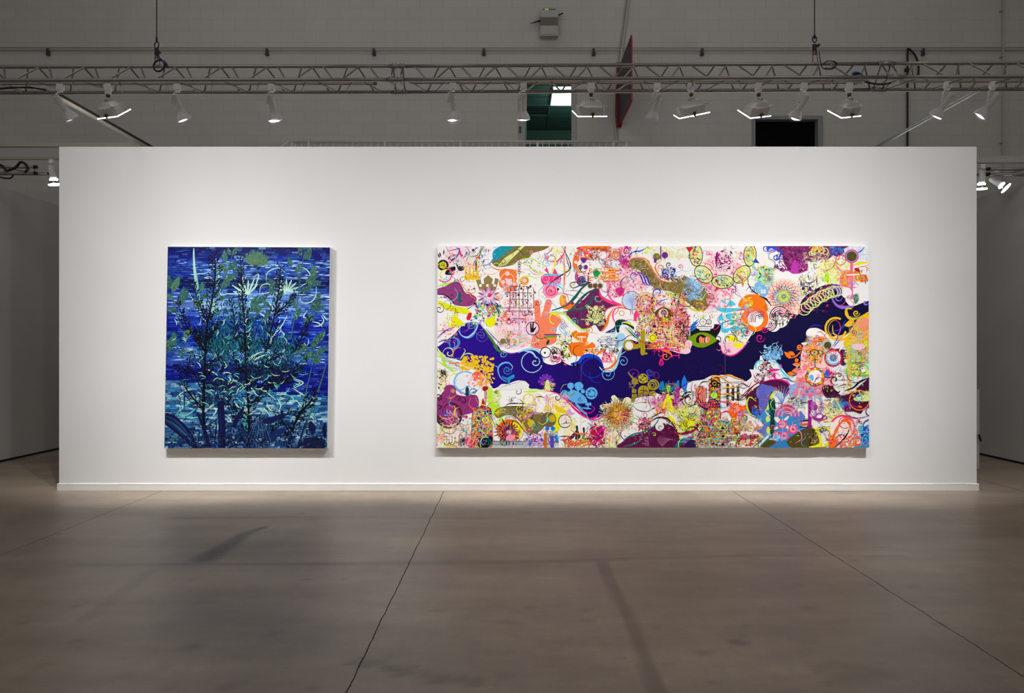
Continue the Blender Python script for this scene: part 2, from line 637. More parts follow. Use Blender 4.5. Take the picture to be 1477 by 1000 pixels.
for xp in (421, 445, 555, 664, 775, 885, 904):
    if postm is None:
        bm = B()
        sweep(bm, [(0, 0, 0), (0, 0, rz - slab_z)], 0.022, 8)
        postm = obj('post', bm, M['paintrail'], rail)
        p_ = postm
    else:
        p_ = postm.copy()
        col.objects.link(p_)
        p_.parent = rail
    p_.location = (px(xp, RD) - rx0, 0, 0)
bal = None
for k in range(54):
    xp = 426 + 9.15 * k
    if xp > 902 or min(abs(xp - q) for q in (445, 555, 664, 775, 885)) < 3:
        continue
    if bal is None:
        bm = B()
        sweep(bm, [(0, 0, 0.1), (0, 0, rz - slab_z - 0.01)], 0.0085, 6)
        bal = obj('baluster', bm, M['paintrail'], rail)
        b_ = bal
    else:
        b_ = bal.copy()
        col.objects.link(b_)
        b_.parent = rail
    b_.location = (px(xp, RD) - rx0, 0, 0)

# ------------------------------------------------------------------ services on the block wall
yc = YB - 0.03
cz = pz(73.6, YB)
t = thing('conduit', 'long horizontal grey conduit running the width of the block wall', 'conduit', (0, YB - 0.003, cz))
bm = B()
sweep(bm, [(-12, -0.03, 0), (12, -0.03, 0)], 0.0115, 8)
sweep(bm, [(-12, -0.012, 0.055), (12, -0.012, 0.055)], 0.0055, 8)
obj('pipe', bm, M['conduit'], t)
cl = None
for xp in (71, 386, 540, 698, 856, 1012, 1330):
    if cl is None:
        bm = B()
        box2(bm, (-0.022, -0.05, -0.03), (0.022, -0.002, 0.05))
        box2(bm, (-0.03, -0.045, -0.065), (0.03, -0.004, -0.03))
        cl = obj('clamp', bm, M['clip'], t, bevel=0.004)
        c_ = cl
    else:
        c_ = cl.copy()
        col.objects.link(c_)
        c_.parent = t
    c_.location = (px(xp, YB), 0, -0.025)
bm = B()
xv = px(1443, YB)
sweep(bm, [(xv, YB - 0.07, 0.0), (xv, YB - 0.07, 9.9)], 0.014, 8)
for y in (17, 83, 207):
    box(bm, (xv, YB - 0.045, pz(y, YB)), (0.06, 0.08, 0.02))
o = obj('vertical_pipe', bm, M['conduit'])
tag(o, 'vertical grey conduit pipe at the far right of the block wall', 'pipe')
bm = B()
sweep(bm, [at(911, -120, YB - .03), at(906.5, 0, YB - .03), at(894, 95, YB - .03), at(887, 130, YB - .03), at(886, 165, YB - .03), at(889, 200, YB - .03), at(889, 300, YB - .03)], 0.02, 8)
o = obj('slanting_conduit', bm, M['conduit'])
tag(o, 'slanting pale conduit passing behind the red sign', 'conduit')
bm = B()
sweep(bm, [at(907, -120, YB - .02), at(903, 0, YB - .02), at(890, 95, YB - .02), at(886, 150, YB - .02), at(891, 195, YB - .02), at(892, 300, YB - .02)], 0.008, 8)
o = obj('slim_cable', bm, M['conduit'])
tag(o, 'slim pale cable beside the slanting conduit behind the red sign', 'cable')
# black cable with loop
bm = B()
dk = YB - 0.06
sweep(bm, [at(1309, 300, dk), at(1309, 200, dk), at(1309, 130, dk), at(1309, 80, dk), at(1309.5, 70, dk)], 0.017, 8)
sweep(bm, crom([at(1309.5, 70, dk), at(1314, 73, dk), at(1320, 80, dk), at(1324, 90, dk), at(1325, 100, dk), at(1324, 112, dk)], 5), 0.017, 8)
box(bm, at(1308, 101, dk), (0.06, 0.05, 0.05))
o = obj('black_cable', bm, M['black'])
tag(o, 'thick black cable hanging down the block wall with a bend at the top', 'cable')

# access point / emergency unit
t = thing('wall_unit', 'white wall mounted box with black antennas and green light', 'box', (px(791.5, YB), YB, pz(37, YB)))
bm = B()
box2(bm, (-0.16, -0.16, 0.07), (0.16, 0, 0.205))
obj('upper_housing', bm, M['boxwhite'], t, bevel=0.012)
bm = B()
vs = [(-0.15, -0.16, 0.07), (0.15, -0.16, 0.07), (0.15, 0, 0.07), (-0.15, 0, 0.07),
      (-0.15, -0.1, -0.06), (0.15, -0.1, -0.06), (0.15, 0, -0.06), (-0.15, 0, -0.06)]
v = [bm.verts.new(p) for p in vs]
for f in ((0, 1, 2, 3), (4, 5, 6, 7), (0, 1, 5, 4), (1, 2, 6, 5), (2, 3, 7, 6), (3, 0, 4, 7)):
    bm.faces.new([v[i] for i in f])
obj('middle_housing', bm, M['boxgrey'], t)
bm = B()
box2(bm, (-0.155, -0.13, -0.235), (0.155, 0, -0.06))
box2(bm, (-0.13, -0.138, -0.21), (0.13, -0.13, -0.08))
obj('lower_housing', bm, M['boxwhite'], t, bevel=0.008)
bm = B()
box2(bm, (-0.11, -0.12, 0.205), (0.11, -0.04, 0.235))
tp = obj('top_plate', bm, M['black'], t)
bm = B()
box2(bm, (-0.075, -0.128, 0.21), (-0.01, -0.12, 0.232))
o = obj('status_light', bm, M['led'], tp)
bm = B()
sweep(bm, [(-0.15, -0.05, 0.06), (-0.2, -0.06, 0.045), (-0.33, -0.07, 0.0)], [0.016, 0.014, 0.005], 8)
obj('antenna', bm, M['black'], t)
bm = B()
sweep(bm, [(0.15, -0.05, 0.155), (0.2, -0.06, 0.17), (0.25, -0.07, 0.185)], [0.012, 0.012, 0.01], 8)
obj('antenna', bm, M['black'], t)

# blade sign
sx = px(893, YB)
t = thing('blade_sign', 'dark panel sign with red border projecting from the block wall', 'sign', (sx, YB, 5.43))
bm = B()
box2(bm, (-0.02, -1.22, 0.03), (0.02, -0.05, 1.0))
obj('panel', bm, M['signdark'], t)
bm = B()
box2(bm, (-0.012, -1.25, 0), (0.012, -1.215, 1.03))
box2(bm, (-0.022, -1.215, 0), (0.022, -0.05, 0.03))
box2(bm, (-0.012, -1.215, 1.0), (0.012, -0.05, 1.015))
obj('border', bm, M['signred'], t)
bm = B()
box2(bm, (-0.05, -0.05, -0.03), (0.03, 0.0, 1.1))
box2(bm, (0.015, -0.16, -0.02), (0.035, -0.05, 1.0))
obj('mounting_plate', bm, M['signred'], t)

# ------------------------------------------------------------------ truss
TD1, TW, TH = 5.555, 0.267, 0.165
KS = 0.889          # size of truss and lamps
TY = 5.69
ZT = pz(115.3, TD1)
def truss_pt(xp, which):
    """xp = pixel on the front bottom chord; a slight turn towards the camera on the right"""
    sl = -0.067 * (xp - 560) / 900.0 if xp > 560 else -0.009 * (xp - 560) / 560
    d = TD1 + sl
    zb = ZT
    if which == 'f':
        return Vector((px(xp, TD1), d, zb))
    if which == 'b':
        return Vector((px(xp, TD1), d + TW, zb))
    return Vector((px(xp, TD1), d + TW / 2, zb + TH))
truss = thing('lighting_truss', 'long triangular silver lighting truss hanging above the display wall', 'truss', (0, TY, ZT))
o0 = Vector(truss.location)
secs = [(-120, 567), (573, 1283), (1289, 1620)]
for a, b in secs:
    for w in 'fba':
        bm = B()
        n = 6
        sweep(bm, [truss_pt(a + (b - a) * k / n, w) - o0 for k in range(n + 1)], 0.0155, 10)
        obj('chord', bm, M['alu'], truss)
    # lacing: one bent rod for each face
    per = 67.6
    k0 = math.ceil((a + 12) / per)
    for face, (u, v, off) in {'front': ('f', 'a', 30), 'back': ('b', 'a', 14), 'under': ('f', 'b', 0)}.items():
        bm = B()
        pts = []
        x = a + 8
        xs_ = []
        ph = {'front': 47, 'back': 30, 'under': 8}[face]
        k = math.floor((a - ph) / per)
        while True:
            x1 = ph + per * k
            if x1 > b - 8:
                break
            for xx, w in ((x1 - 7, v), (x1 + 7, v), (x1 + per / 2 - 6, u), (x1 + per / 2 + 6, u)):
                if a + 6 < xx < b - 6:
                    pts.append(truss_pt(xx, w) - o0)
            k += 1
        sweep(bm, pts, 0.0074, 6)
        obj('lacing', bm, M['alu'], truss)
    for e in (a + 4, b - 4):
        bm = B()
        P = [truss_pt(e, w) - o0 for w in 'fba']
        for i in range(3):
            sweep(bm, [P[i], P[(i + 1) % 3]], 0.007, 6)
        obj('end_frame', bm, M['alu'], truss)
for xj in (570, 1286):
    for w in 'fba':
        bm = B()
        p = truss_pt(xj, w) - o0
        sweep(bm, [p - Vector((0.07, 0, 0)), p + Vector((0.07, 0, 0))], 0.018, 10)
        for s in (-0.045, 0.045, -0.02, 0.02):
            sweep(bm, [p + Vector((s, 0, -0.027)), p + Vector((s, 0, 0.027))], 0.0035, 6)
        obj('coupler', bm, M['alu'], truss)

# lighting tracks clamped below the truss
LZ = pz(121.5, TY)       # lamps hang from here
TZ = LZ + 0.013
for (a, b, lab) in ((-110, 541, 'cream lighting track under the left length of truss'),
                    (592, 1243, 'cream lighting track under the middle length of truss'),
                    (1296, 1600, 'cream lighting track under the right length of truss')):
    sl = -0.05 if a > 1200 else (-0.02 if a > 500 else 0.0)
    t = thing('lighting_track', lab, 'track', (px((a + b) / 2, TY), TY + sl, TZ), 'lighting tracks')
    hl = px(b, TY) - px((a + b) / 2, TY)
    bm = B()
    box2(bm, (-hl, -0.016, -0.006), (hl, 0.016, 0.012))
    box2(bm, (-hl, -0.016, -0.015), (hl, -0.008, -0.006))
    box2(bm, (-hl, 0.008, -0.015), (hl, 0.016, -0.006))
    obj('rail', bm, M['track'], t)
    for s in (-1, 1):
        bm = B()
        box2(bm, (s * hl - 0.012, -0.018, -0.016), (s * hl + 0.012, 0.018, 0.014))
        obj('end_cap', bm, M['clip'] if s > 0 and a < 0 else M['track'], t)

# ------------------------------------------------------------------ track spot lamps
def spot_meshes():
    r = {}
    bm = B()
    box2(bm, (-0.03, -0.018, 0.118), (0.03, 0.018, 0.173))
    box2(bm, (-0.022, -0.014, 0.1), (0.018, 0.014, 0.118))
    r['track_adapter'] = (bm, M['lampwhite'])
    bm = B()
    sweep(bm, [(-0.012, 0, 0.118), (-0.012, 0, 0.1), (-0.04, 0, 0.085), (-0.042, 0, 0.0)], 0.0065, 8)
    sweep(bm, [(-0.055, 0, 0.0), (-0.02, 0, 0.0)], 0.011, 8)
    r['yoke'] = (bm, M['lampwhite'])
    bm = B()
    lathe(bm, [(0.0, 0.072), (0.022, 0.072), (0.03, 0.066), (0.031, 0.055), (0.029, 0.05), (0.029, -0.075), (0.032, -0.085)], 24)
    r['housing'] = (bm, M['lampwhite'])
    bm = B()
    lathe(bm, [(0.031, -0.08), (0.036, -0.09), (0.05, -0.112), (0.06, -0.135), (0.0635, -0.153), (0.061, -0.156),
               (0.057, -0.136), (0.047, -0.114), (0.03, -0.09)], 28)
    r['bell'] = (bm, M['bell'])
    bm = B()
    lathe(bm, [(0.0, -0.158), (0.03, -0.157), (0.059, -0.151), (0.0595, -0.147), (0.0, -0.147)], 24)
    r['lens'] = (bm, M['lens'])
    return r


SM = {}
def mk_mesh(name, d):
    out = {}
    for k, (bm, m) in d.items():
        me = bpy.data.meshes.new(name + '_' + k)
        bmesh.ops.scale(bm, vec=(KS, KS, KS), verts=bm.verts)
        bmesh.ops.recalc_face_normals(bm, faces=bm.faces)
        bm.to_mesh(me)
        bm.free()
        me.materials.append(m)
        if k == 'lens' and name == 'flood':
            me.materials.append(M['lampwhite'])
            for p in me.polygons:
                if p.normal.z > 0.9:
                    p.material_index = 1
        out[k] = me
    return out
SM = mk_mesh('spot', spot_meshes())


def flood_meshes():
    r = {}
    bm = B()
    box2(bm, (-0.032, -0.018, 0.125), (0.032, 0.018, 0.185))
    box2(bm, (-0.024, -0.016, 0.088), (0.024, 0.016, 0.125))
    r['track_adapter'] = (bm, M['lampwhite'])
    bm = B()
    sweep(bm, [(0, 0, 0.092), (0, 0, 0.066)], [0.02, 0.018], 10)
    r['knob'] = (bm, M['brass'])
    bm = B()
    sweep(bm, [(0, 0, 0.068), (0, 0, 0.028)], 0.01, 8)
    sweep(bm, [(-0.03, 0, 0.03), (0.03, 0, 0.03)], 0.009, 8)
    sweep(bm, [(0.026, 0, 0.036), (0.03, -0.012, 0.036)], 0.011, 8)
    r['bracket'] = (bm, M['chrome'])
    bm = B()
    # tapered ribbed housing
    def ring(w, d_, z, c=0.018):
        return [(-w + c, -d_, z), (w - c, -d_, z), (w, -d_ + c, z), (w, d_ - c, z), (w - c, d_, z), (-w + c, d_, z), (-w, d_ - c, z), (-w, -d_ + c, z)]
    prev = None
    for w, d_, z in ((0.075, 0.028, 0.024), (0.09, 0.04, 0.02), (0.118, 0.055, -0.01), (0.124, 0.066, -0.02), (0.128, 0.07, -0.09)):
        rg = [bm.verts.new(p) for p in ring(w, d_, z)]
        if prev:
            for k in range(8):
                bm.faces.new((prev[k], prev[(k + 1) % 8], rg[(k + 1) % 8], rg[k]))
        else:
            bm.faces.new(rg)
        prev = rg
    bm.faces.new(prev)
    for k in range(9):
        x = -0.1 + 0.025 * k
        box(bm, (x, -0.066, -0.05), (0.006, 0.012, 0.072), Matrix.Rotation(-0.05, 3, 'X'))
        box(bm, (x, 0.066, -0.05), (0.006, 0.012, 0.072))
    for s in (-1, 1):
        box(bm, (s * 0.118, -0.05, -0.014), (0.05, 0.03, 0.012))
    r['housing'] = (bm, M['lampwhite'])
    bm = B()
    box2(bm, (-0.146, -0.085, -0.1), (0.146, 0.085, -0.091))
    r['lens'] = (bm, M['lens'])
    bm = B()
    box2(bm, (-0.009, -0.092, -0.106), (0.009, -0.072, -0.07))
    box2(bm, (-0.012, -0.098, -0.075), (0.012, -0.076, -0.062))
    r['latch'] = (bm, M['brass'])
    return r
FM = mk_mesh('flood', flood_meshes())


def add_light(name, loc, power, u0, v0, su, sv, a, rad):
    """lamp with a wall washing beam: an even pool of light on a surface a metres in front (+y) of it"""
    l = bpy.data.lights.new(name, 'POINT')
    l.energy = power
    l.shadow_soft_size = rad
    l.color = (1.0, 0.99, 0.985)
    l.use_nodes = True
    nt = l.node_tree
    N, K = nt.nodes, nt.links
    em = N['Emission']
    tc = N.new('ShaderNodeTexCoord')
    sp = N.new('ShaderNodeSeparateXYZ')
    K.new(tc.outputs['Normal'], sp.inputs[0])

    def mth(op, p, q=None):
        n = N.new('ShaderNodeMath')
        n.operation = op
        for i, v in enumerate((p, q)):
            if v is None:
                continue
            if isinstance(v, (int, float)):
                n.inputs[i].default_value = v
            else:
                K.new(v, n.inputs[i])
        return n.outputs[0]
    y = mth('MAXIMUM', sp.outputs['Y'], 0.1)
    u = mth('DIVIDE', mth('SUBTRACT', mth('DIVIDE', sp.outputs['X'], y), u0 / a), su / a)
    v = mth('DIVIDE', mth('SUBTRACT', mth('DIVIDE', sp.outputs['Z'], y), v0 / a), sv / a)
    g = mth('POWER', 2.71828, mth('MULTIPLY', mth('ADD', mth('MULTIPLY', u, u), mth('MULTIPLY', v, v)), -0.5))
    K.new(mth('DIVIDE', g, mth('POWER', y, 3.0)), em.inputs['Strength'])
    o = bpy.data.objects.new(name, l)
    col.objects.link(o)
    o.location = loc
    return o


WASH = D - TY
LW = 63.0            # watts at full dimmer
SPOT_DIM = [.5, .08, .1, .36, .35, .08, .07, .12, .74]
FLOOD_DIM = [.42, .12, .07, .08, .1]
spots = [  # pixel x, y of the pivot, lean angle in the picture
    (87, 148, 24, 'leftmost white track spotlight on the truss, leaning right'),
    (256, 149, 15, 'white track spotlight leaning right below the left hanging wire'),
    (392, 148, 3, 'upright white track spotlight above the gap between the two paintings, left of the truss joint'),
    (653.5, 147, 2, 'upright white track spotlight just right of the left truss joint'),
    (755, 148, 0, 'upright white track spotlight in front of the open doorway jamb'),
    (947, 147, -15, 'white track spotlight just right of the red bordered sign, leaning left'),
    (1158, 148, -24, 'white track spotlight leaning left in front of the dark window'),
    (1361, 146, -28, 'white track spotlight crossing the pale diagonal rail, second from right end'),
    (1426, 144, -30, 'rightmost white track spotlight on the truss, leaning left'),
]
HEAD = ('housing', 'bell', 'lens')
PZ = LZ - 0.015 - 0.158 * KS
for (xp, yp, lean, lab), dim in zip(spots, SPOT_DIM):
    sl = -0.05 if xp > 1290 else (-0.02 if xp > 600 else 0)
    th = math.radians(38 if abs(lean) > 20 else 29)
    aim = Vector((math.tan(math.radians(lean)) * math.cos(th), math.sin(th), -math.cos(th))).normalized()
    base = Vector((px(xp, TY), TY + sl, PZ))
    t = thing('track_spotlight', lab, 'spotlight', base, 'white track spotlights on the truss')
    q = Vector((0, 0, -1)).rotation_difference(aim)
    for k, me in SM.items():
        o = bpy.data.objects.new(k, me)
        col.objects.link(o)
        o.parent = t
        if k in HEAD:
            o.rotation_mode = 'QUATERNION'
            o.rotation_quaternion = q
    add_light('lamp_light', base + aim * 0.152, LW * dim, math.tan(math.radians(lean)) * 0.95, -1.7, 1.3, 1.95, WASH, 0.025)

floods = [  # x, yaw, roll, tilt
    (156, -26, -4, 40, 'boxy white floodlight at left with its right end turned up'),
    (852, 14, 5, 36, 'boxy white floodlight just left of the red bordered sign'),
    (996, 1, 12, 30, 'boxy white floodlight tilted up to the right, third floodlight from the left'),
    (1093, 30, 14, 42, 'boxy white floodlight at the upper left corner of the dark window'),
    (1223, 28, 13, 40, 'boxy white floodlight right of the dark window'),
]
for (xp, yaw, roll, tilt, lab), dim in zip(floods, FLOOD_DIM):
    sl = -0.02 if xp > 600 else 0
    base = Vector((px(xp, TY), TY + sl, LZ - 0.015 - 0.17 * KS))
    t = thing('track_floodlight', lab, 'floodlight', base, 'boxy white floodlights on the truss')
    R = Matrix.Rotation(math.radians(yaw), 3, 'Z') @ Matrix.Rotation(math.radians(-roll), 3, 'Y') @ Matrix.Rotation(math.radians(tilt), 3, 'X')
    q = R.to_quaternion()
    for k, me in FM.items():
        o = bpy.data.objects.new(k, me)
        col.objects.link(o)
        o.parent = t
        if k in ('housing', 'lens', 'latch'):
            o.rotation_mode = 'QUATERNION'
            o.rotation_quaternion = q
    dn = R @ Vector((0, 0, -1))
    add_light('lamp_light', base + dn * 0.12, LW * dim, -math.sin(math.radians(yaw)) * 0.5, -1.7, 1.45, 1.95, WASH, 0.03)

# ------------------------------------------------------------------ hanging wires
def ringpts(c, r, n=18, ax='xz', sx=1.0, sz=1.0, rot=0.0):
    out = []
    for k in range(n):
        a = 2 * PI * k / n
        x, z = r * sx * math.cos(a), r * sz * math.sin(a)
        out.append(Vector(c) + Vector((x * math.cos(rot) - z * math.sin(rot), 0.004 * math.sin(a), x * math.sin(rot) + z * math.cos(rot))))
    return out
for xp, lab, kind in ((226, 'thin steel suspension wire with black cable coil at the left of the truss', 0),
                      (1171, 'thin steel suspension wire with clamp holding up the right of the truss', 1)):
    d = TY
    x0 = px(xp, d)
    base = Vector((x0, d - (0.05 if kind else 0.0), pz(97, d)))
    t = thing('suspension_wire', lab, 'wire', base)
    bm = B()
    sweep(bm, [(0, 0, pz(58, d) - base.z), (0, 0, 10.0 - base.z)], 0.0042, 6)
    obj('wire', bm, M['wire'], t)
    bm = B()
    sweep(bm, [(0, 0, pz(60, d) - base.z), (0, 0, pz(54, d) - base.z)], 0.008, 8)
    cz_ = pz(65 if not kind else 60.5, d) - base.z
    sweep(bm, ringpts((0, 0, cz_), 0.017, sz=1.7), 0.005, 6, closed=True)
    obj('shackle', bm, M['black'], t)
    bm = B()
    c2 = pz(74 if not kind else 72, d) - base.z
    box(bm, (0, 0, c2), (0.03, 0.02, 0.05))
    box(bm, (0.03 if kind else 0.018, 0, c2 + (0.015 if kind else -0.012)), (0.03, 0.018, 0.02), Matrix.Rotation(-0.5, 3, 'Y'))
    obj('clamp', bm, M['black'], t, bevel=0.003)
    bm = B()
    for s in (-0.009, 0.009):
        box(bm, (s, 0, c2 - 0.045), (0.008, 0.012, 0.04))
    obj('tape', bm, M['redtape'], t)
    bm = B()
    sweep(bm, [(-0.014, 0, c2), (-0.014, 0, 0.0)], 0.003, 6)
    sweep(bm, [(0.014, 0, c2), (0.03, 0, 0.0)], 0.003, 6)
    obj('sling', bm, M['wire'], t)
    bm = B()
    if kind == 0:
        sweep(bm, crom(ringpts((0.035, -0.03, -0.0), 0.05, sx=0.85, sz=1.0, rot=-0.5, n=10), 3, True), 0.0075, 8, closed=True)
        sweep(bm, crom([(0.005, -0.02, 0.1), (0.03, -0.03, 0.075), (0.06, -0.03, 0.045)], 4), 0.005, 6)
    else:
        sweep(bm, crom([(0.02, -0.04, 0.09), (0.022, -0.06, 0.0), (0.035, -0.06, -0.045), (0.07, -0.06, -0.063), (0.12, -0.06, -0.06), (0.15, -0.06, -0.03), (0.13, -0.06, 0.0), (0.08, -0.06, 0.005), (0.045, -0.06, -0.02)], 6), 0.004, 8)
        sweep(bm, crom([(0.06, -0.055, -0.05), (0.12, -0.055, -0.05), (0.16, -0.055, -0.02), (0.13, -0.055, 0.01)], 6), 0.004, 6)
    obj('cable_coil', bm, M['black'], t)
    if kind == 0:
        bm = B()
        sweep(bm, [(0.075, -0.03, 0.035), (0.1, -0.03, 0.005)], [0.013, 0.01], 8)
        obj('plug', bm, M['blueplug'], t)
# power leads lying on the truss
bm = B()
def tp(x, y):
    return at(x, y, TY - 0.06)
sweep(bm, crom([tp(-20, 131), tp(10, 127.5), tp(40, 126), tp(55, 128), tp(66, 130)], 6), 0.007, 8)
sweep(bm, crom([tp(-20, 127), tp(5, 127), tp(20, 126), tp(48, 127)], 6), 0.006, 8)
o = obj('power_lead', bm, M['black'])
tag(o, 'black power lead lying on the truss at the far left', 'cable')
t = thing('power_lead', 'black power lead with blue plug inside the right part of the truss', 'cable', at(1240, 112, TY - 0.07))
bm = B()
b0 = Vector(t.location)
sweep(bm, crom([tp(1238, 106) - b0, tp(1243, 108) - b0, tp(1246, 116) - b0, tp(1252, 119) - b0, tp(1262, 121) - b0, tp(1276, 121.5) - b0, tp(1290, 118) - b0], 6), 0.008, 8)
obj('cord', bm, M['black'], t)
bm = B()
sweep(bm, [tp(1230, 107.5) - b0, tp(1233, 106) - b0, tp(1239, 106) - b0], [0.014, 0.017, 0.012], 8)
obj('plug', bm, M['blueplug'], t)

# ------------------------------------------------------------------ rails running back from the truss
bm = B()
xa = px(210, 7.45)
za = pz(210, 7.45)
box2(bm, (xa - 0.014, 5.83, za - 0.016), (xa + 0.014, 7.75, za + 0.004))
o1 = thing('ceiling_rail', 'dark topped diagonal rail running back above the left end of the display wall', 'rail', (xa, 7.5, za))
rel(obj('rail', bm, M['track'], o1), o1)
bm = B()
box2(bm, (xa - 0.006, 6.0, za + 0.0045), (xa + 0.026, 7.77, za + 0.026))
rel(obj('cable_channel', bm, M['black'], o1), o1)
xb = px(1265, 7.45)
zb_ = pz(212, 7.45)
bm = B()
box2(bm, (xb - 0.01, 5.8, zb_ - 0.012), (xb + 0.01, 7.8, zb_ + 0.008))
box2(bm, (xb - 0.014, 5.8, zb_ + 0.008), (xb + 0.014, 7.8, zb_ + 0.012))
o = obj('ceiling_rail', bm, M['chrome'])
tag(o, 'pale diagonal rail running back above the right end of the display wall', 'rail')
# beam on the left behind the wall
bm = B()
box2(bm, (-7.6, 7.7, pz(211.3, 7.7)), (px(203, 7.7), 7.75, pz(206.2, 7.7)))
box2(bm, (-7.6, 7.705, pz(206.2, 7.7)), (px(203, 7.7), 7.745, pz(205.4, 7.7)))
o = obj('support_beam', bm, M['track'])
tag(o, 'cream support beam behind the top left corner of the display wall', 'beam')

# ------------------------------------------------------------------ neighbouring booths' trusses and lamps
def stub_truss(x0p, x1p, ytop, ybot, d, lab, flip):
    a, b = px(x0p, d), px(x1p, d)
    t = thing('lighting_truss', lab, 'truss', ((a + b) / 2, d, pz(ybot, d)))
    o_ = Vector(t.location)
    z0, z1 = 0.0, pz(ytop, d) - pz(ybot, d)
    w = 0.26
    for z, y in ((z0, 0), (z1, 0), (z0 + 0.06, w)):
        bm = B()
        sweep(bm, [(a - o_.x, y, z), (b - o_.x, y, z)], 0.019, 10)
        obj('chord', bm, M['alu'], t)
        e = (b if flip else a) - o_.x
        bm = B()
        s = 1 if flip else -1
        sweep(bm, [(e - 0.005 * s, y, z), (e + 0.03 * s, y, z)], 0.022, 10)
        obj('end_cap', bm, M['black'], t)
    bm = B()
    pts = []
    n = max(2, int(abs(b - a) / 0.16))
    for k in range(n + 1):
        x = a + (b - a) * k / n - o_.x
        pts.append((x, 0 if k % 2 else w, z1 if k % 2 else z0 + 0.06))
    sweep(bm, pts, 0.008, 6)
    obj('lacing', bm, M['alu'], t)
    return t
stub_truss(-60, 50, 241, 250, 8.5, 'end of a silver truss sticking out from the far left behind the display wall', True)
stub_truss(1427, 1540, 244, 251.5, 8.5, 'end of a silver truss sticking out from the far right behind the display wall', False)
bm = B()
sweep(bm, crom([at(-4, 236, 8.4), at(4, 240, 8.4), at(10, 246, 8.4), at(22, 242, 8.4), at(30, 234, 8.4), at(38, 238, 8.4), at(40, 244, 8.4), at(36, 249, 8.4)], 6), 0.016, 8)
o = obj('cable', bm, M['black'])
tag(o, 'black cable looped through the end of the left truss', 'cable')
bm = B()
sweep(bm, crom([at(-4, 254.5, 8.4), at(6, 257, 8.4), at(14, 257.3, 8.4), at(18, 255, 8.4), at(18.5, 252, 8.4)], 6), 0.01, 8)
o = obj('drooping_cable', bm, M['black'])
tag(o, 'thin black cable drooping under the end of the left truss', 'cable')
d = 8.6
bm = B()
box2(bm, (-7.4, d - 0.02, pz(230.5, d)), (px(100, d), d + 0.02, pz(227, d)))
o = obj('lighting_track', bm, M['track'])
tag(o, 'cream lighting track at far left behind the display wall', 'track')
bm = B()
box2(bm, (px(1395, d), d - 0.02, pz(235, d)), (7.6, d + 0.04, pz(227.5, d)))
box2(bm, (px(1415, d), d - 0.02, pz(227.4, d)), (7.6, d + 0.02, pz(225.5, d)))
o = obj('lighting_track', bm, M['conduit'])
tag(o, 'grey lighting track at far right behind the display wall', 'track')


def glass_lamp(xp, yt, aim, lab, scale=1.0, glow='bulb'):
    d = 8.6
    base = Vector((px(xp, d), d - 0.0, pz(yt, d)))
    t = thing('track_spotlight', lab, 'spotlight', base)
    aim = Vector(aim).normalized()
    q = Vector((0, 0, -1)).rotation_difference(aim)
    bm = B()
    box2(bm, (-0.028, -0.02, 0.0), (0.028, 0.02, 0.05))
    obj('track_adapter', bm, M['lampwhite'], t)
    bm = B()
    sweep(bm, [(0, 0, 0.0), (-0.03, 0, -0.04), (-0.035, 0, -0.1)], 0.007, 8)
    obj('yoke', bm, M['lampwhite'], t)
    hp = Vector((0, 0, -0.1))
    parts = []
    bm = B()
    lathe(bm, [(0.0, 0.06), (0.024, 0.06), (0.032, 0.05), (0.034, -0.06), (0.03, -0.075), (0.0, -0.075)], 20)
    parts.append(obj('housing', bm, M['lampwhite'], t))
    bm = B()
    lathe(bm, [(0.0, -0.076), (0.038, -0.078), (0.042, -0.088), (0.036, -0.098), (0.0, -0.1)], 20)
    parts.append(obj('bulb', bm, M['bulb'], t))
    bm = B()
    lathe(bm, [(0.036, -0.098), (0.05, -0.115), (0.062, -0.14), (0.06, -0.142), (0.045, -0.115), (0.03, -0.1)], 24)
    parts.append(obj('bell', bm, M['chrome'], t))
    bm = B()
    lathe(bm, [(0.0, -0.15), (0.055, -0.148), (0.064, -0.142), (0.062, -0.136), (0.0, -0.136)], 24)
    parts.append(obj('lens', bm, M['bulb'], t))
    for p in parts:
        p.location = hp
        p.rotation_mode = 'QUATERNION'
        p.rotation_quaternion = q
        p.scale = (scale,) * 3
    l = bpy.data.lights.new('lamp_light', 'SPOT')
    l.energy, l.spot_size, l.spot_blend, l.shadow_soft_size = 6.0, 1.4, 0.8, 0.05
    o = bpy.data.objects.new('lamp_light', l)
    col.objects.link(o)
    o.location = base + hp + aim * 0.19
    o.rotation_mode = 'QUATERNION'
    o.rotation_quaternion = q
glass_lamp(75, 236, (0.12, 0.15, -0.98), 'lit glass spotlight half hidden by the left end of the display wall', 1.15)
glass_lamp(1416.5, 243, (0.0, 0.12, -0.98), 'lit glass spotlight touching the right end of the display wall', 1.1)
glass_lamp(1435, 250, (0.75, -0.55, -0.85), 'glaring tilted spotlight under the end of the right truss', 1.1)

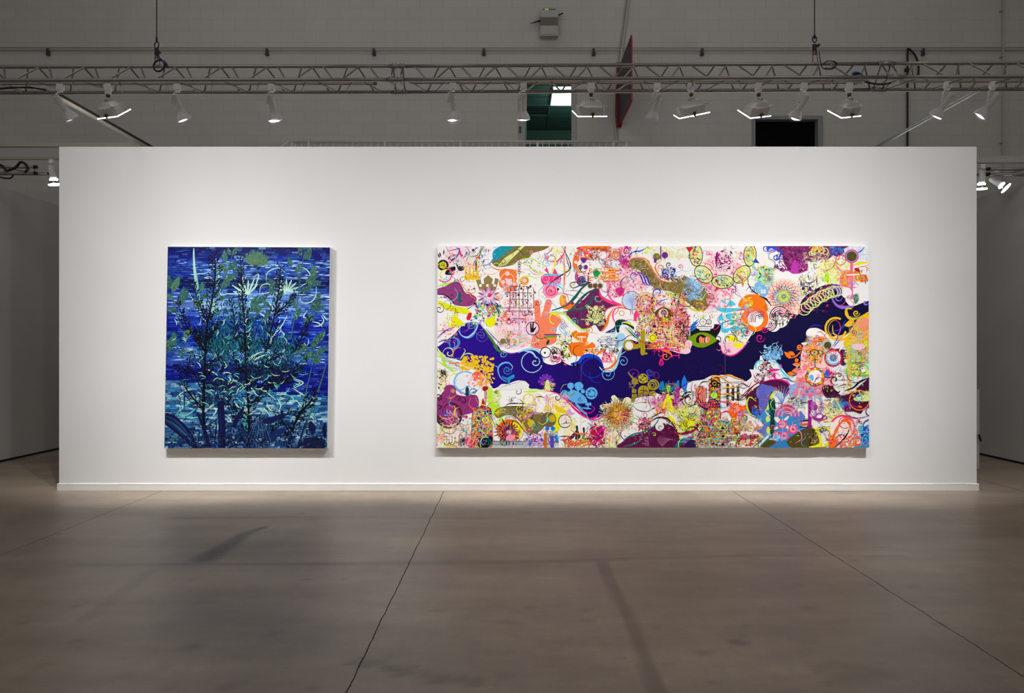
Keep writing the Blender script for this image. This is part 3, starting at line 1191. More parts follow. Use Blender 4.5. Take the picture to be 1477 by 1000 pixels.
# ------------------------------------------------------------------ artwork toolkit
class Art:
    """flat layers of paint, coloured by attribute; x,y are picture coordinates of the art"""

    def __init__(self, mapf, win, step=1.5e-5):
        self.map = mapf
        self.win = win
        self.t = (0, 0, 1)
        self.dense = 1.6
        self.hm = np.zeros((int((win[3] - win[1]) * 2) + 2, int((win[2] - win[0]) * 2) + 2), dtype=np.int32)
        self.v, self.f, self.c = [], [], []
        self.step = step
        self.rnd = random.Random(11)

    def tile(self, x0, y0, k=6.45):
        self.t = (x0, y0, k)

    def clip(self, poly):
        x0, y0, x1, y1 = self.win
        for ax, lim, sg in ((0, x0, 1), (0, x1, -1), (1, y0, 1), (1, y1, -1)):
            if all(sg * (p[ax] - lim) >= 0 for p in poly):
                continue
            out = []
            for i, q in enumerate(poly):
                p = poly[i - 1]
                ip, iq = sg * (p[ax] - lim) >= 0, sg * (q[ax] - lim) >= 0
                if ip != iq:
                    t = (lim - p[ax]) / (q[ax] - p[ax])
                    out.append(tuple(p[j] + (q[j] - p[j]) * t for j in range(5)))
                if iq:
                    out.append(q)
            poly = out
            if len(poly) < 3:
                return []
        return poly

    def add(self, pts, faces, colr, cols=None):
        x0, y0, k = self.t
        base = L(colr)[:3]
        P = []
        for i, p in enumerate(pts):
            c = L(cols[i])[:3] if cols else base
            P.append((x0 + p[0] / k, y0 + p[1] / k) + tuple(c))
        G = [g for g in (self.clip([P[i] for i in f]) for f in faces) if len(g) > 2]
        if not G:
            return
        # each stroke lies just above whatever is already painted underneath it
        wx, wy = self.win[0], self.win[1]
        cells = []
        for g in G:
            a, b = [p[0] for p in g], [p[1] for p in g]
            cells.append((int((min(b) - wy) * 2), int((max(b) - wy) * 2) + 1, int((min(a) - wx) * 2), int((max(a) - wx) * 2) + 1))
        k = max(int(self.hm[c[0]:c[1], c[2]:c[3]].max()) for c in cells) + 1
        for c in cells:
            self.hm[c[0]:c[1], c[2]:c[3]] = k
        for g in G:
            b = len(self.v)
            for p in g:
                X, Z = self.map(p[0], p[1])
                self.v.append((X, -k * self.step, Z))
                self.c.append((p[2], p[3], p[4], 1.0))
            self.f.append(list(range(b, b + len(g))))

    def poly(self, colr, pts, smooth=True, n=5, cols=None):
        if smooth:
            pts = [(p.x, p.y) for p in crom([(a[0], a[1], 0) for a in pts], n, True)]
        if cols:
            cols = [cols(p) for p in pts]
        self.add(pts, [list(range(len(pts)))], colr, cols)

    def stroke(self, colr, w, pts, n=6, taper=(0.3, 1.08, 0.3), smooth=True):
        P = crom([(a[0], a[1], 0) for a in pts], n) if smooth else [Vector((a[0], a[1], 0)) for a in pts]
        m = len(P)
        L_, R_ = [], []
        for i, p in enumerate(P):
            t = P[min(i + 1, m - 1)] - P[max(i - 1, 0)]
            if t.length < 1e-6:
                t = Vector((1, 0, 0))
            t.normalize()
            u = i / (m - 1)
            ww = w / 2 * (taper[0] + (taper[1] - taper[0]) * min(1, u * 2) if u < 0.5 else taper[1] + (taper[2] - taper[1]) * (u * 2 - 1))
            L_.append((p.x - t.y * ww, p.y + t.x * ww))
            R_.append((p.x + t.y * ww, p.y - t.x * ww))
        self.add(L_ + R_, [(i, i + 1, m + i + 1, m + i) for i in range(m - 1)], colr)

    def curl(self, colr, cx, cy, r, turns=1.3, a0=0.0, w=1.0, d=1, dot=True):
        pts = []
        n = int(14 * turns) + 4
        for i in range(n + 1):
            u = i / n
            rr = r * (1 - u * 0.82)
            a = a0 + d * turns * 2 * PI * u
            pts.append((cx + rr * math.cos(a), cy + rr * math.sin(a)))
        self.stroke(colr, w, pts, 1, (0.4, 1.1, 0.7), smooth=False)
        if dot:
            self.disc(colr, pts[-1][0], pts[-1][1], w * 0.7, 8)

    def disc(self, colr, cx, cy, r, n=20, sx=1.0, rot=0.0):
        pts = []
        for k in range(n):
            a = 2 * PI * k / n
            x, y = r * sx * math.cos(a), r * math.sin(a)
            pts.append((cx + x * math.cos(rot) - y * math.sin(rot), cy + x * math.sin(rot) + y * math.cos(rot)))
        self.add(pts, [list(range(n))], colr)

    def ring(self, colr, cx, cy, r, w, n=32, a0=0.0, a1=2 * PI, sx=1.0):
        P = []
        full = abs(a1 - a0 - 2 * PI) < 1e-3
        for k in range(n + 1):
            a = a0 + (a1 - a0) * k / n
            P.append((cx + (r - w / 2) * sx * math.cos(a), cy + (r - w / 2) * math.sin(a)))
        for k in range(n + 1):
            a = a0 + (a1 - a0) * k / n
            P.append((cx + (r + w / 2) * sx * math.cos(a), cy + (r + w / 2) * math.sin(a)))
        m = n + 1
        self.add(P, [(i, i + 1, m + i + 1, m + i) for i in range(n)], colr)

    def rays(self, colr, cx, cy, r0, r1, n, w, a0=0, a1=2 * PI, bend=0.0, jit=0.0):
        for k in range(n):
            a = a0 + (a1 - a0) * k / n
            rr = r1 * (1 + jit * (self.rnd.random() - 0.5))
            pts = [(cx + r0 * math.cos(a), cy + r0 * math.sin(a)),
                   (cx + (r0 + rr) / 2 * math.cos(a + bend * .4), cy + (r0 + rr) / 2 * math.sin(a + bend * .4)),
                   (cx + rr * math.cos(a + bend), cy + rr * math.sin(a + bend))]
            self.stroke(colr, w, pts, 4, (0.6, 1, 0.4))

    def leaf(self, colr, x, y, ln, wd, ang):
        ca, sa = math.cos(ang), math.sin(ang)
        prof = [(0, 0), (.2, .32), (.45, .5), (.7, .38), (.9, .12), (1, 0), (.9, -.12), (.7, -.38), (.45, -.5), (.2, -.32)]
        self.add([(x + ln * a * ca - wd * b * sa, y + ln * a * sa + wd * b * ca) for a, b in prof], [list(range(10))], colr)

    def drop(self, colr, x, y, r):
        self.poly(colr, [(x, y - 1.7 * r), (x + r * .75, y - .2 * r), (x + .8 * r, y + .5 * r), (x, y + r), (x - .8 * r, y + .5 * r), (x - .75 * r, y - .2 * r)], n=3)

    def bar(self, colr, x0, y0, x1, y1, w):
        dx, dy = x1 - x0, y1 - y0
        l = math.hypot(dx, dy) or 1
        nx, ny = -dy / l * w / 2, dx / l * w / 2
        self.add([(x0 + nx, y0 + ny), (x1 + nx, y1 + ny), (x1 - nx, y1 - ny), (x0 - nx, y0 - ny)], [(0, 1, 2, 3)], colr)

    def rbar(self, colr, x0, y0, x1, y1, w):
        self.bar(colr, x0, y0, x1, y1, w)
        self.disc(colr, x0, y0, w / 2, 14)
        self.disc(colr, x1, y1, w / 2, 14)

    def scatter(self, x0, y0, x1, y1, n, pal, kinds='crdbl', size=(1.2, 4.0), shape='box'):
        R = self.rnd
        for colr in pal:
            for _ in range(max(1, int(n * self.dense) // len(pal))):
                while True:
                    u, v_ = R.random(), R.random()
                    if shape == 'box' or (u - .5) ** 2 + (v_ - .5) ** 2 < .25:
                        break
                x, y = x0 + (x1 - x0) * u, y0 + (y1 - y0) * v_
                s = R.uniform(*size)
                k = R.choice(kinds)
                if k == 'c':
                    self.curl(colr, x, y, s, 1.2, R.random() * 6.3, max(0.5, s * 0.2), R.choice((-1, 1)))
                elif k == 'r':
                    self.ring(colr, x, y, s * 0.7, max(0.5, s * 0.25), 14)
                elif k == 'd':
                    self.disc(colr, x, y, s * 0.5, 10)
                elif k == 'b':
                    a = R.choice((0, PI / 2))
                    self.bar(colr, x - s * math.cos(a), y - s * math.sin(a), x + s * math.cos(a), y + s * math.sin(a), s * 0.45)
                elif k == 'l':
                    self.leaf(colr, x, y, s * 2, s * 0.8, R.random() * 6.3)
                elif k == 't':
                    a = R.random() * 6.3
                    self.stroke(colr, s * 0.3, [(x, y), (x + s * 1.5 * math.cos(a), y + s * 1.5 * math.sin(a)), (x + 3 * s * math.cos(a + .7), y + 3 * s * math.sin(a + .7))], 3)
                elif k == 'v':
                    self.bar(colr, x, y - s * 2, x, y + s * 2, max(0.4, s * 0.2))
                elif k == 'h':
                    self.bar(colr, x - s * 2, y, x + s * 2, y, max(0.4, s * 0.2))
                elif k == 'p':
                    self.poly(colr, [(x + s * R.uniform(.5, 1.2) * math.cos(a_), y + s * R.uniform(.5, 1.2) * math.sin(a_)) for a_ in (0, 1, 2.1, 3.1, 4.2, 5.2)], n=3)

    def build(self, name, m, parent):
        me = bpy.data.meshes.new(name)
        me.from_pydata(self.v, [], self.f)
        at_ = me.color_attributes.new('Col', 'FLOAT_COLOR', 'CORNER')
        at_.data.foreach_set('color', np.array(self.c, dtype=np.float32).ravel())
        me.materials.append(m)
        o = bpy.data.objects.new(name, me)
        col.objects.link(o)
        o.parent = parent
        return o


TP = 0.052           # how far the paintings stand off the wall
SP = F / (D - TP)
YF = D - TP


def canvas_slab(bm, quad, yb=None):
    """quad: four (X,Z) corners, front at local y=0, back on the wall"""
    fr = [bm.verts.new((x, 0.0004, z)) for x, z in quad]
    bk = [bm.verts.new((x, TP - 0.003, z)) for x, z in quad]
    bm.faces.new(fr)
    bm.faces.new(bk[::-1])
    for i in range(4):
        j = (i + 1) % 4
        bm.faces.new((fr[i], bk[i], bk[j], fr[j]))


# ------------------------------------------------------------------ large painting
NAVY = (18, 2, 72); INDIGO = (44, 8, 150)
MAG = (228, 20, 145); HOT = (250, 60, 130); PNK = (252, 150, 185); LPK = (252, 205, 220); ORG = (252, 122, 18); CORAL = (252, 132, 95)
LOR = (252, 178, 70); YEL = (244, 238, 10); GOLDY = (248, 198, 10); LIM = (188, 240, 40); LYL = (228, 236, 150); TEA = (0, 96, 90); DTE = (0, 55, 45)
CYN = (70, 205, 240); LBL = (110, 185, 245); PAL = (165, 215, 245); BLU = (20, 70, 205); DBL = (18, 28, 110); PUR = (118, 35, 150); LAV = (140, 115, 220)
PLM = (150, 62, 125); DPL = (92, 18, 72); WIN = (70, 12, 62); GLD = (128, 112, 52); DGD = (88, 76, 28); MUS = (176, 154, 20); BLK = (16, 14, 24)
RED = (222, 22, 48); GRN = (20, 170, 60); OLV = (120, 158, 10); WHT = (250, 246, 244); OFF = (240, 236, 234); BRN = (70, 35, 25)

QR = [(631, 355), (1253, 355), (1253.3, 645.8), (630, 646)]


def quadmap(q, x0, y0, x1, y1, sp, zc):
    P = [((a - CX) / sp, H + (HZ - b) / sp) for a, b in q]

    def f(x, y):
        u, v = (x - x0) / (x1 - x0), (y - y0) / (y1 - y0)
        X = (P[0][0] * (1 - u) + P[1][0] * u) * (1 - v) + (P[3][0] * (1 - u) + P[2][0] * u) * v
        Z = (P[0][1] * (1 - u) + P[1][1] * u) * (1 - v) + (P[3][1] * (1 - u) + P[2][1] * u) * v
        return X - zc[0], Z - zc[1]
    return f


zc = ((942 - CX) / SP, H + (HZ - 646) / SP)
mapR = quadmap(QR, 631, 355, 1253, 646, SP, zc)
paint = thing('painting', 'very wide multicoloured abstract painting with a dark navy band winding through swirls', 'painting', (zc[0], YF, zc[1]))
for k in range(3):
    bm = B()
    a, b = 631 + 622 / 3 * k + (0.12 if k else 0), 631 + 622 / 3 * (k + 1) - (0.12 if k < 2 else 0)
    canvas_slab(bm, [mapR(a, 355), mapR(b, 355), mapR(b, 646), mapR(a, 646)])
    obj('canvas_panel', bm, M['canvasedge'], paint)
A = Art(mapR, (631, 355, 1253, 646))
T1, T2, T3, T4 = (625, 345), (785, 345), (940, 345), (1097, 345)
B1, B2, B3, B4 = (625, 497), (785, 497), (940, 497), (1097, 497)
A.add([(631, 355), (1253, 355), (1253, 646), (631, 646)], [(0, 1, 2, 3)], WHT)
for x0, x1, c in ((1020, 1253, (250, 246, 244)),):
    pass
# soft washes of tint behind the detail
for t, cx, cy, r, c in ((T1, 250, 180, 150, (252, 228, 232)), (T1, 760, 840, 190, (252, 218, 226)), (T2, 850, 330, 170, (252, 226, 234)), (T3, 650, 330, 190, (254, 230, 233)),
                        (T3, 560, 560, 130, (254, 228, 232)), (T4, 215, 540, 175, (253, 230, 212)), (T3, 180, 820, 190, (250, 200, 200)), (T4, 640, 300, 120, (248, 247, 190)),
                        (B2, 120, 650, 140, (246, 242, 200)), (B3, 720, 880, 150, (235, 228, 140))):
    A.tile(*t)
    A.disc(c, cx, cy, r, 30)
# ---- the navy band
band = []
for t, pts in ((T1, [(30, 1010), (70, 985), (140, 930), (200, 880), (260, 815), (340, 772), (420, 778), (490, 860), (560, 950), (610, 1000)]),
               (B1, [(640, 60), (700, 85), (800, 70), (900, 40), (975, 55), (1020, 110)]),
               (B2, [(0, 165), (80, 190), (170, 165), (230, 190), (290, 195), (350, 135), (430, 100), (510, 120), (550, 200), (590, 250), (650, 215), (690, 100), (730, 10)]),
               (T2, [(740, 960), (800, 935), (880, 960), (960, 950), (1010, 975)]),
               (B3, [(10, 30), (90, 50), (180, 60), (270, 85), (340, 80), (370, 0)]),
               (T3, [(340, 940), (460, 1000), (600, 935), (640, 960)]),
               (B3, [(640, 20), (660, 80), (720, 105), (780, 90), (840, 40)]),
               (T3, [(890, 950), (960, 850), (1030, 820)]),
               (T4, [(100, 830), (190, 800), (270, 745), (360, 690), (370, 600), (430, 520), (540, 450), (650, 420), (740, 450), (770, 520), (810, 600), (860, 625), (1010, 575), (1020, 640), (1020, 720), (900, 760), (800, 900), (700, 950), (520, 830), (430, 870), (440, 930), (500, 960), (450, 1000)]),
               (B4, [(400, 20), (375, 120), (370, 200), (330, 290), (260, 290), (190, 210), (120, 145), (40, 160)]),
               (B3, [(1020, 150), (960, 190), (950, 235), (910, 235), (935, 290), (880, 345), (800, 310), (700, 285), (560, 300), (470, 330), (340, 350), (270, 410), (230, 470), (110, 475), (0, 490)]),
               (B2, [(930, 485), (860, 500), (820, 540), (800, 500), (750, 500), (720, 540), (660, 480), (620, 545), (520, 570), (560, 640), (480, 690), (390, 680), (330, 620), (240, 540), (140, 470), (20, 430)]),
               (B1, [(900, 410), (890, 370), (800, 335), (690, 370), (620, 390), (560, 410), (520, 350), (470, 290), (380, 220), (250, 150), (130, 120), (70, 90), (30, 50)])):
    for x, y in pts:
        band.append((t[0] + x / 6.45, t[1] + y / 6.45))
A.tile(0, 0, 1)


def navy(p):
    u = min(1, max(0, (p[0] - 640) / 330))
    c = tuple(INDIGO[i] + (NAVY[i] - INDIGO[i]) * u for i in range(3))
    if p[0] > 1046:
        c = (10, 4, 60)
    return c


A.poly(NAVY, band, n=4, cols=navy)
for _ in range(26):
    A.disc((60, 60, 120), 990 + A.rnd.random() * 45, 525 + A.rnd.random() * 20, 0.35, 6)


def many(tile, fn):
    A.tile(*tile)
    fn()


def rosette(cx, cy, r, pal, n=18, bend=0.5, w=6):
    for i, c in enumerate(pal):
        A.rays(c, cx, cy, r * 0.12, r * (1 - 0.16 * i), n, w, 0.17 * i, 2 * PI + 0.17 * i, bend * (1 if i % 2 == 0 else -1), 0.2)


A.tile(*B3)
A.poly(OFF, [(0, 490), (110, 475), (230, 470), (270, 410), (340, 350), (470, 330), (560, 290), (620, 290), (660, 285), (760, 295), (880, 345), (960, 330), (1040, 350), (1040, 960), (0, 960)])
A.tile(*B4)
A.poly(OFF, [(-10, 160), (40, 160), (110, 145), (170, 190), (230, 270), (310, 300), (380, 250), (375, 120), (400, 20), (430, -20), (1030, -20), (1030, 960), (-10, 960)])
A.poly((252, 205, 205), [(390, 60), (520, 60), (640, 220), (660, 380), (540, 470), (420, 430), (330, 330), (370, 200)])
A.disc((250, 238, 200), 640, 620, 120, 24)
A.disc((222, 232, 246), 470, 420, 90, 24)
# ================= tile T1
def t1():
    A.scatter(150, 70, 440, 260, 40, (PNK, LPK, HOT), 'tcp', (5, 14))
    A.poly(GLD, [(545, 190), (640, 130), (700, 75), (740, 60), (1060, 60), (1030, 100), (930, 130), (880, 180), (800, 195), (740, 240), (620, 262), (560, 240)])
    A.scatter(620, 90, 920, 230, 110, ((150, 135, 75), (105, 90, 40), (165, 150, 95)), 'dp', (3, 8))
    A.poly((0, 150, 165), [(560, 110), (640, 62), (760, 62), (700, 110), (600, 190), (555, 180)])
    A.scatter(570, 70, 720, 180, 26, (CYN, (0, 110, 150), GLD), 'tv', (4, 9))
    for d in range(4):
        A.stroke(LYL, 16, [(600 + 22 * d, 265 - 6 * d), (660 + 24 * d, 190 - 6 * d), (750 + 20 * d, 130 - 12 * d), (830 + 8 * d, 60)])
    A.stroke(ORG, 14, [(520, 225), (560, 270), (640, 290), (720, 285), (800, 300), (850, 310)])
    A.stroke(LOR, 6, [(440, 250), (470, 310), (540, 330), (610, 300), (640, 285)])
    A.stroke(LIM, 10, [(800, 205), (850, 180), (930, 190), (1000, 230), (1035, 260)])
    A.stroke(GOLDY, 8, [(800, 210), (870, 240), (940, 290), (1035, 320)])
    A.stroke(LIM, 12, [(830, 225), (900, 260), (960, 310), (1035, 330)])
    A.stroke(LIM, 9, [(810, 375), (860, 345), (930, 355), (985, 390)])
    for a, b in (((300, 65), (325, 160)), ((205, 70), (240, 130)), ((255, 190), (310, 120))):
        A.stroke((85, 60, 170), 8, [a, ((a[0] + b[0]) / 2 + 22, (a[1] + b[1]) / 2), b, (b[0] - 30, b[1] + 60)])
    A.stroke((85, 60, 170), 9, [(120, 65), (140, 110), (190, 100), (240, 95), (225, 150), (180, 195), (130, 170)])
    A.stroke(DBL, 8, [(300, 110), (340, 160), (400, 155), (440, 110), (450, 65)])
    A.disc(DBL, 371, 104, 13)
    A.scatter(380, 75, 560, 260, 26, (HOT, (20, 140, 220), CYN), 'lt', (8, 20))
    A.stroke((20, 140, 220), 12, [(640, 70), (560, 120), (560, 190), (500, 240), (450, 250)])
    A.stroke(DBL, 16, [(470, 65), (430, 150), (400, 230), (405, 310), (440, 370)])
    A.stroke(YEL, 12, [(490, 65), (430, 140), (410, 220), (420, 290)])
    A.stroke(BLK, 7, [(440, 65), (440, 130), (380, 220), (375, 290), (430, 300), (440, 265)])
    for x, y in ((70, 140), (95, 120), (135, 165), (60, 150), (160, 180)):
        A.leaf(BLK, x, y + 30, 55, 14, -1.5 + (x - 95) * 0.012)
    A.disc(BLK, 92, 243, 52); A.ring(YEL, 92, 243, 27, 9); A.ring(LYL, 92, 243, 12, 5)
    A.rays(YEL, 92, 243, 8, 30, 8, 4)
    A.poly(BLK, [(140, 270), (200, 255), (205, 290), (160, 310), (190, 330), (130, 335), (110, 315)])
    A.poly(DTE, [(215, 225), (240, 250), (290, 255), (280, 290), (240, 295), (220, 260)])
    A.ring(HOT, 105, 330, 68, 12, 30, -1.5, 2.4); A.ring(YEL, 115, 335, 50, 10, 24, 2, 5)
    A.stroke(LIM, 20, [(40, 440), (100, 425), (180, 405), (230, 395)])
    for k in range(4):
        A.poly(GOLDY, [(290 + 34 * k, 390), (300 + 36 * k, 240 - 18 * (k % 2)), (330 + 33 * k, 370)], smooth=False)
    A.scatter(270, 200, 430, 400, 34, (GOLDY, LOR), 'vhb', (6, 14))
    A.stroke(LOR, 12, [(240, 360), (280, 440), (330, 500), (390, 490), (380, 420)])
    A.curl(LOR, 230, 430, 55, 1.1, 3, 6)
    A.poly(PLM, [(40, 465), (110, 440), (175, 405), (230, 398), (270, 440), (300, 500), (360, 515), (402, 545), (395, 590), (340, 625), (260, 625), (200, 610), (150, 560), (100, 525), (40, 515)])
    A.scatter(60, 430, 390, 610, 30, ((160, 75, 138), (138, 52, 112)), 'dp', (5, 12))
    A.drop(TEA, 246, 525, 20); A.bar(TEA, 246, 540, 246, 610, 20); A.bar(TEA, 220, 575, 272, 575, 22)
    A.stroke(BLK, 9, [(40, 515), (110, 520), (175, 570), (205, 625)])
    A.stroke(TEA, 12, [(110, 610), (200, 635), (290, 660), (340, 640), (380, 610)])
    A.poly(YEL, [(45, 575), (110, 590), (200, 625), (300, 640), (340, 680), (300, 700), (180, 670), (120, 650), (60, 620)])
    A.stroke(LIM, 12, [(50, 590), (140, 620), (240, 640), (310, 700)])
    A.curl(BLK, 60, 650, 50, 1.2, 4.5, 8); A.curl(BLK, 110, 630, 100, .6, 4, 5, dot=False)
    A.scatter(130, 630, 240, 830, 46, (GLD, YEL, MUS), 'tdvb', (6, 16))
    A.poly(YEL, [(130, 700), (160, 800), (190, 700), (240, 740), (300, 800), (240, 810), (150, 815)])
    A.scatter(50, 770, 230, 960, 60, (LOR, CORAL, RED, (252, 220, 190)), 'tdc', (6, 15))
    A.stroke(BLU, 12, [(40, 925), (80, 880), (140, 840), (180, 825)])
    A.stroke(RED, 9, [(40, 860), (100, 850), (160, 850), (210, 800)])
    # crown
    A.poly((150, 128, 70), [(398, 385), (440, 372), (450, 420), (475, 415), (468, 372), (510, 335), (555, 372), (545, 415), (565, 425), (575, 360), (612, 375), (580, 480), (430, 480)], smooth=False)
    for x in (440, 505, 573):
        A.disc(WHT, x, 432, 13)
    for i in range(16):
        a = i * PI / 8
        A.leaf((170, 60, 120) if i % 2 else PNK, 515 + 40 * math.cos(a), 535 + 32 * math.sin(a), 75, 16, a)
        A.leaf(LBL, 515 + 24 * math.cos(a + .2), 535 + 20 * math.sin(a + .2), 70, 7, a + .2)
    A.disc(HOT, 525, 522, 22); A.ring(PNK, 525, 522, 40, 8)
    # orange discs
    for x, y, rr in ((670, 330, 56), (735, 330, 44), (850, 388, 42), (660, 410, 50), (735, 430, 52), (755, 370, 24), (700, 450, 48)):
        A.disc((250, 118, 45), x, y, rr)
    for x, y, rr in ((690, 320, 22), (705, 400, 30), (650, 400, 18), (850, 385, 20), (760, 420, 16), (680, 375, 12)):
        A.disc(LPK, x, y, rr)
    A.ring((252, 200, 160), 690, 380, 62, 8); A.ring(LIM, 855, 385, 34, 7)
    A.scatter(600, 430, 780, 640, 110, ((250, 118, 45), CORAL, LBL, PNK, WHT), 'dclr', (6, 16))
    # chandelier
    W = (112, 16, 70)
    A.bar(W, 800, 180, 800, 800, 5)
    for y in (225, 245, 275, 310):
        A.ring(W, 800, y, 13, 5)
    for y, wd in ((440, 80), (500, 110), (560, 70), (640, 180), (670, 120), (740, 60)):
        A.bar(W, 800 - wd, y, 800 + wd, y, 5)
        for s in (-1, -.5, .5, 1):
            A.curl(W, 800 + s * wd, y + 10, 20, 1, 0, 5, 1 if s > 0 else -1); A.drop(W, 800 + s * wd, y + 34, 8)
    for x in (715, 770, 800, 835, 880, 935):
        A.bar(W, x, 500 - (x % 7) * 9, x, 640, 7)
    for x, y in ((885, 455), (945, 498), (820, 460), (905, 440), (795, 520)):
        A.disc(W, x, y, 12)
    A.scatter(640, 600, 930, 790, 120, (W, HOT, (160, 30, 90), PNK), 'drchb', (5, 12))
    A.scatter(600, 740, 1000, 1000, 200, (PNK, HOT, LPK, (250, 110, 150), WHT), 'dhvcb', (6, 15))
    A.drop(CORAL, 668, 735, 34); A.disc(LPK, 668, 742, 14)
    A.drop((160, 20, 70), 706, 770, 26); A.disc(LPK, 706, 772, 14)
    # mottled wedge below the crown
    A.scatter(370, 600, 640, 800, 150, (LIM, YEL, PAL, LBL, GRN, BLK, MAG, (70, 50, 160)), 'ltp', (7, 18))
    A.poly(YEL, [(480, 760), (520, 735), (580, 745), (570, 800), (520, 820)])
    A.ring(RED, 535, 650, 34, 9); A.ring(GRN, 535, 650, 20, 7)
    A.stroke(DBL, 16, [(545, 590), (590, 640), (620, 720)]); A.stroke(GRN, 9, [(550, 590), (600, 650), (625, 690)])
    A.poly(RED, [(330, 690), (360, 690), (345, 750), (310, 745)])
    # rim of the navy hump
    A.stroke(PAL, 15, [(350, 770), (410, 780), (395, 850), (330, 910), (270, 900), (235, 850)])
    A.ring(LBL, 320, 850, 72, 5, 30, 0, 5)
    A.curl(LBL, 350, 800, 40, 1.2, 0, 5); A.curl((110, 100, 210), 450, 900, 62, 1.5, 0, 5); A.curl((150, 130, 225), 440, 830, 70, 1.1, 1, 5)
    A.stroke((80, 110, 190), 22, [(50, 960), (120, 940), (155, 980), (160, 1010)]); A.stroke((90, 130, 205), 26, [(170, 915), (230, 935), (235, 985), (190, 1010)])
    A.stroke((70, 130, 40), 24, [(470, 830), (520, 900), (570, 970), (600, 1010)]); A.stroke(LAV, 14, [(490, 830), (560, 910), (640, 985)]); A.stroke(LYL, 9, [(500, 820), (580, 900), (650, 965)])
    # hand sign and big salmon hand
    A.rbar(CORAL, 962, 592, 975, 740, 56)
    A.poly(CORAL, [(940, 770), (960, 745), (1040, 735), (1060, 1000), (915, 1000), (925, 900)])
    A.disc(LPK, 925, 832, 60); A.ring(DBL, 925, 832, 60, 8)
    A.poly(BLK, [(905, 850), (902, 790), (915, 785), (918, 830), (925, 775), (938, 775), (935, 830), (955, 815), (960, 822), (935, 865), (908, 868)], n=3)
    A.disc(OLV, 1010, 900, 22); A.disc((120, 130, 40), 650, 950, 26); A.disc((130, 120, 50), 690, 948, 28); A.ring(PAL, 750, 925, 72, 9)
    A.scatter(690, 860, 820, 990, 46, (LIM, RED, ORG, PNK, GRN), 'dclb', (7, 16))
    A.scatter(820, 920, 1000, 1000, 30, (CYN, PNK, HOT, LIM), 'hdb', (7, 14))


many(T1, t1)


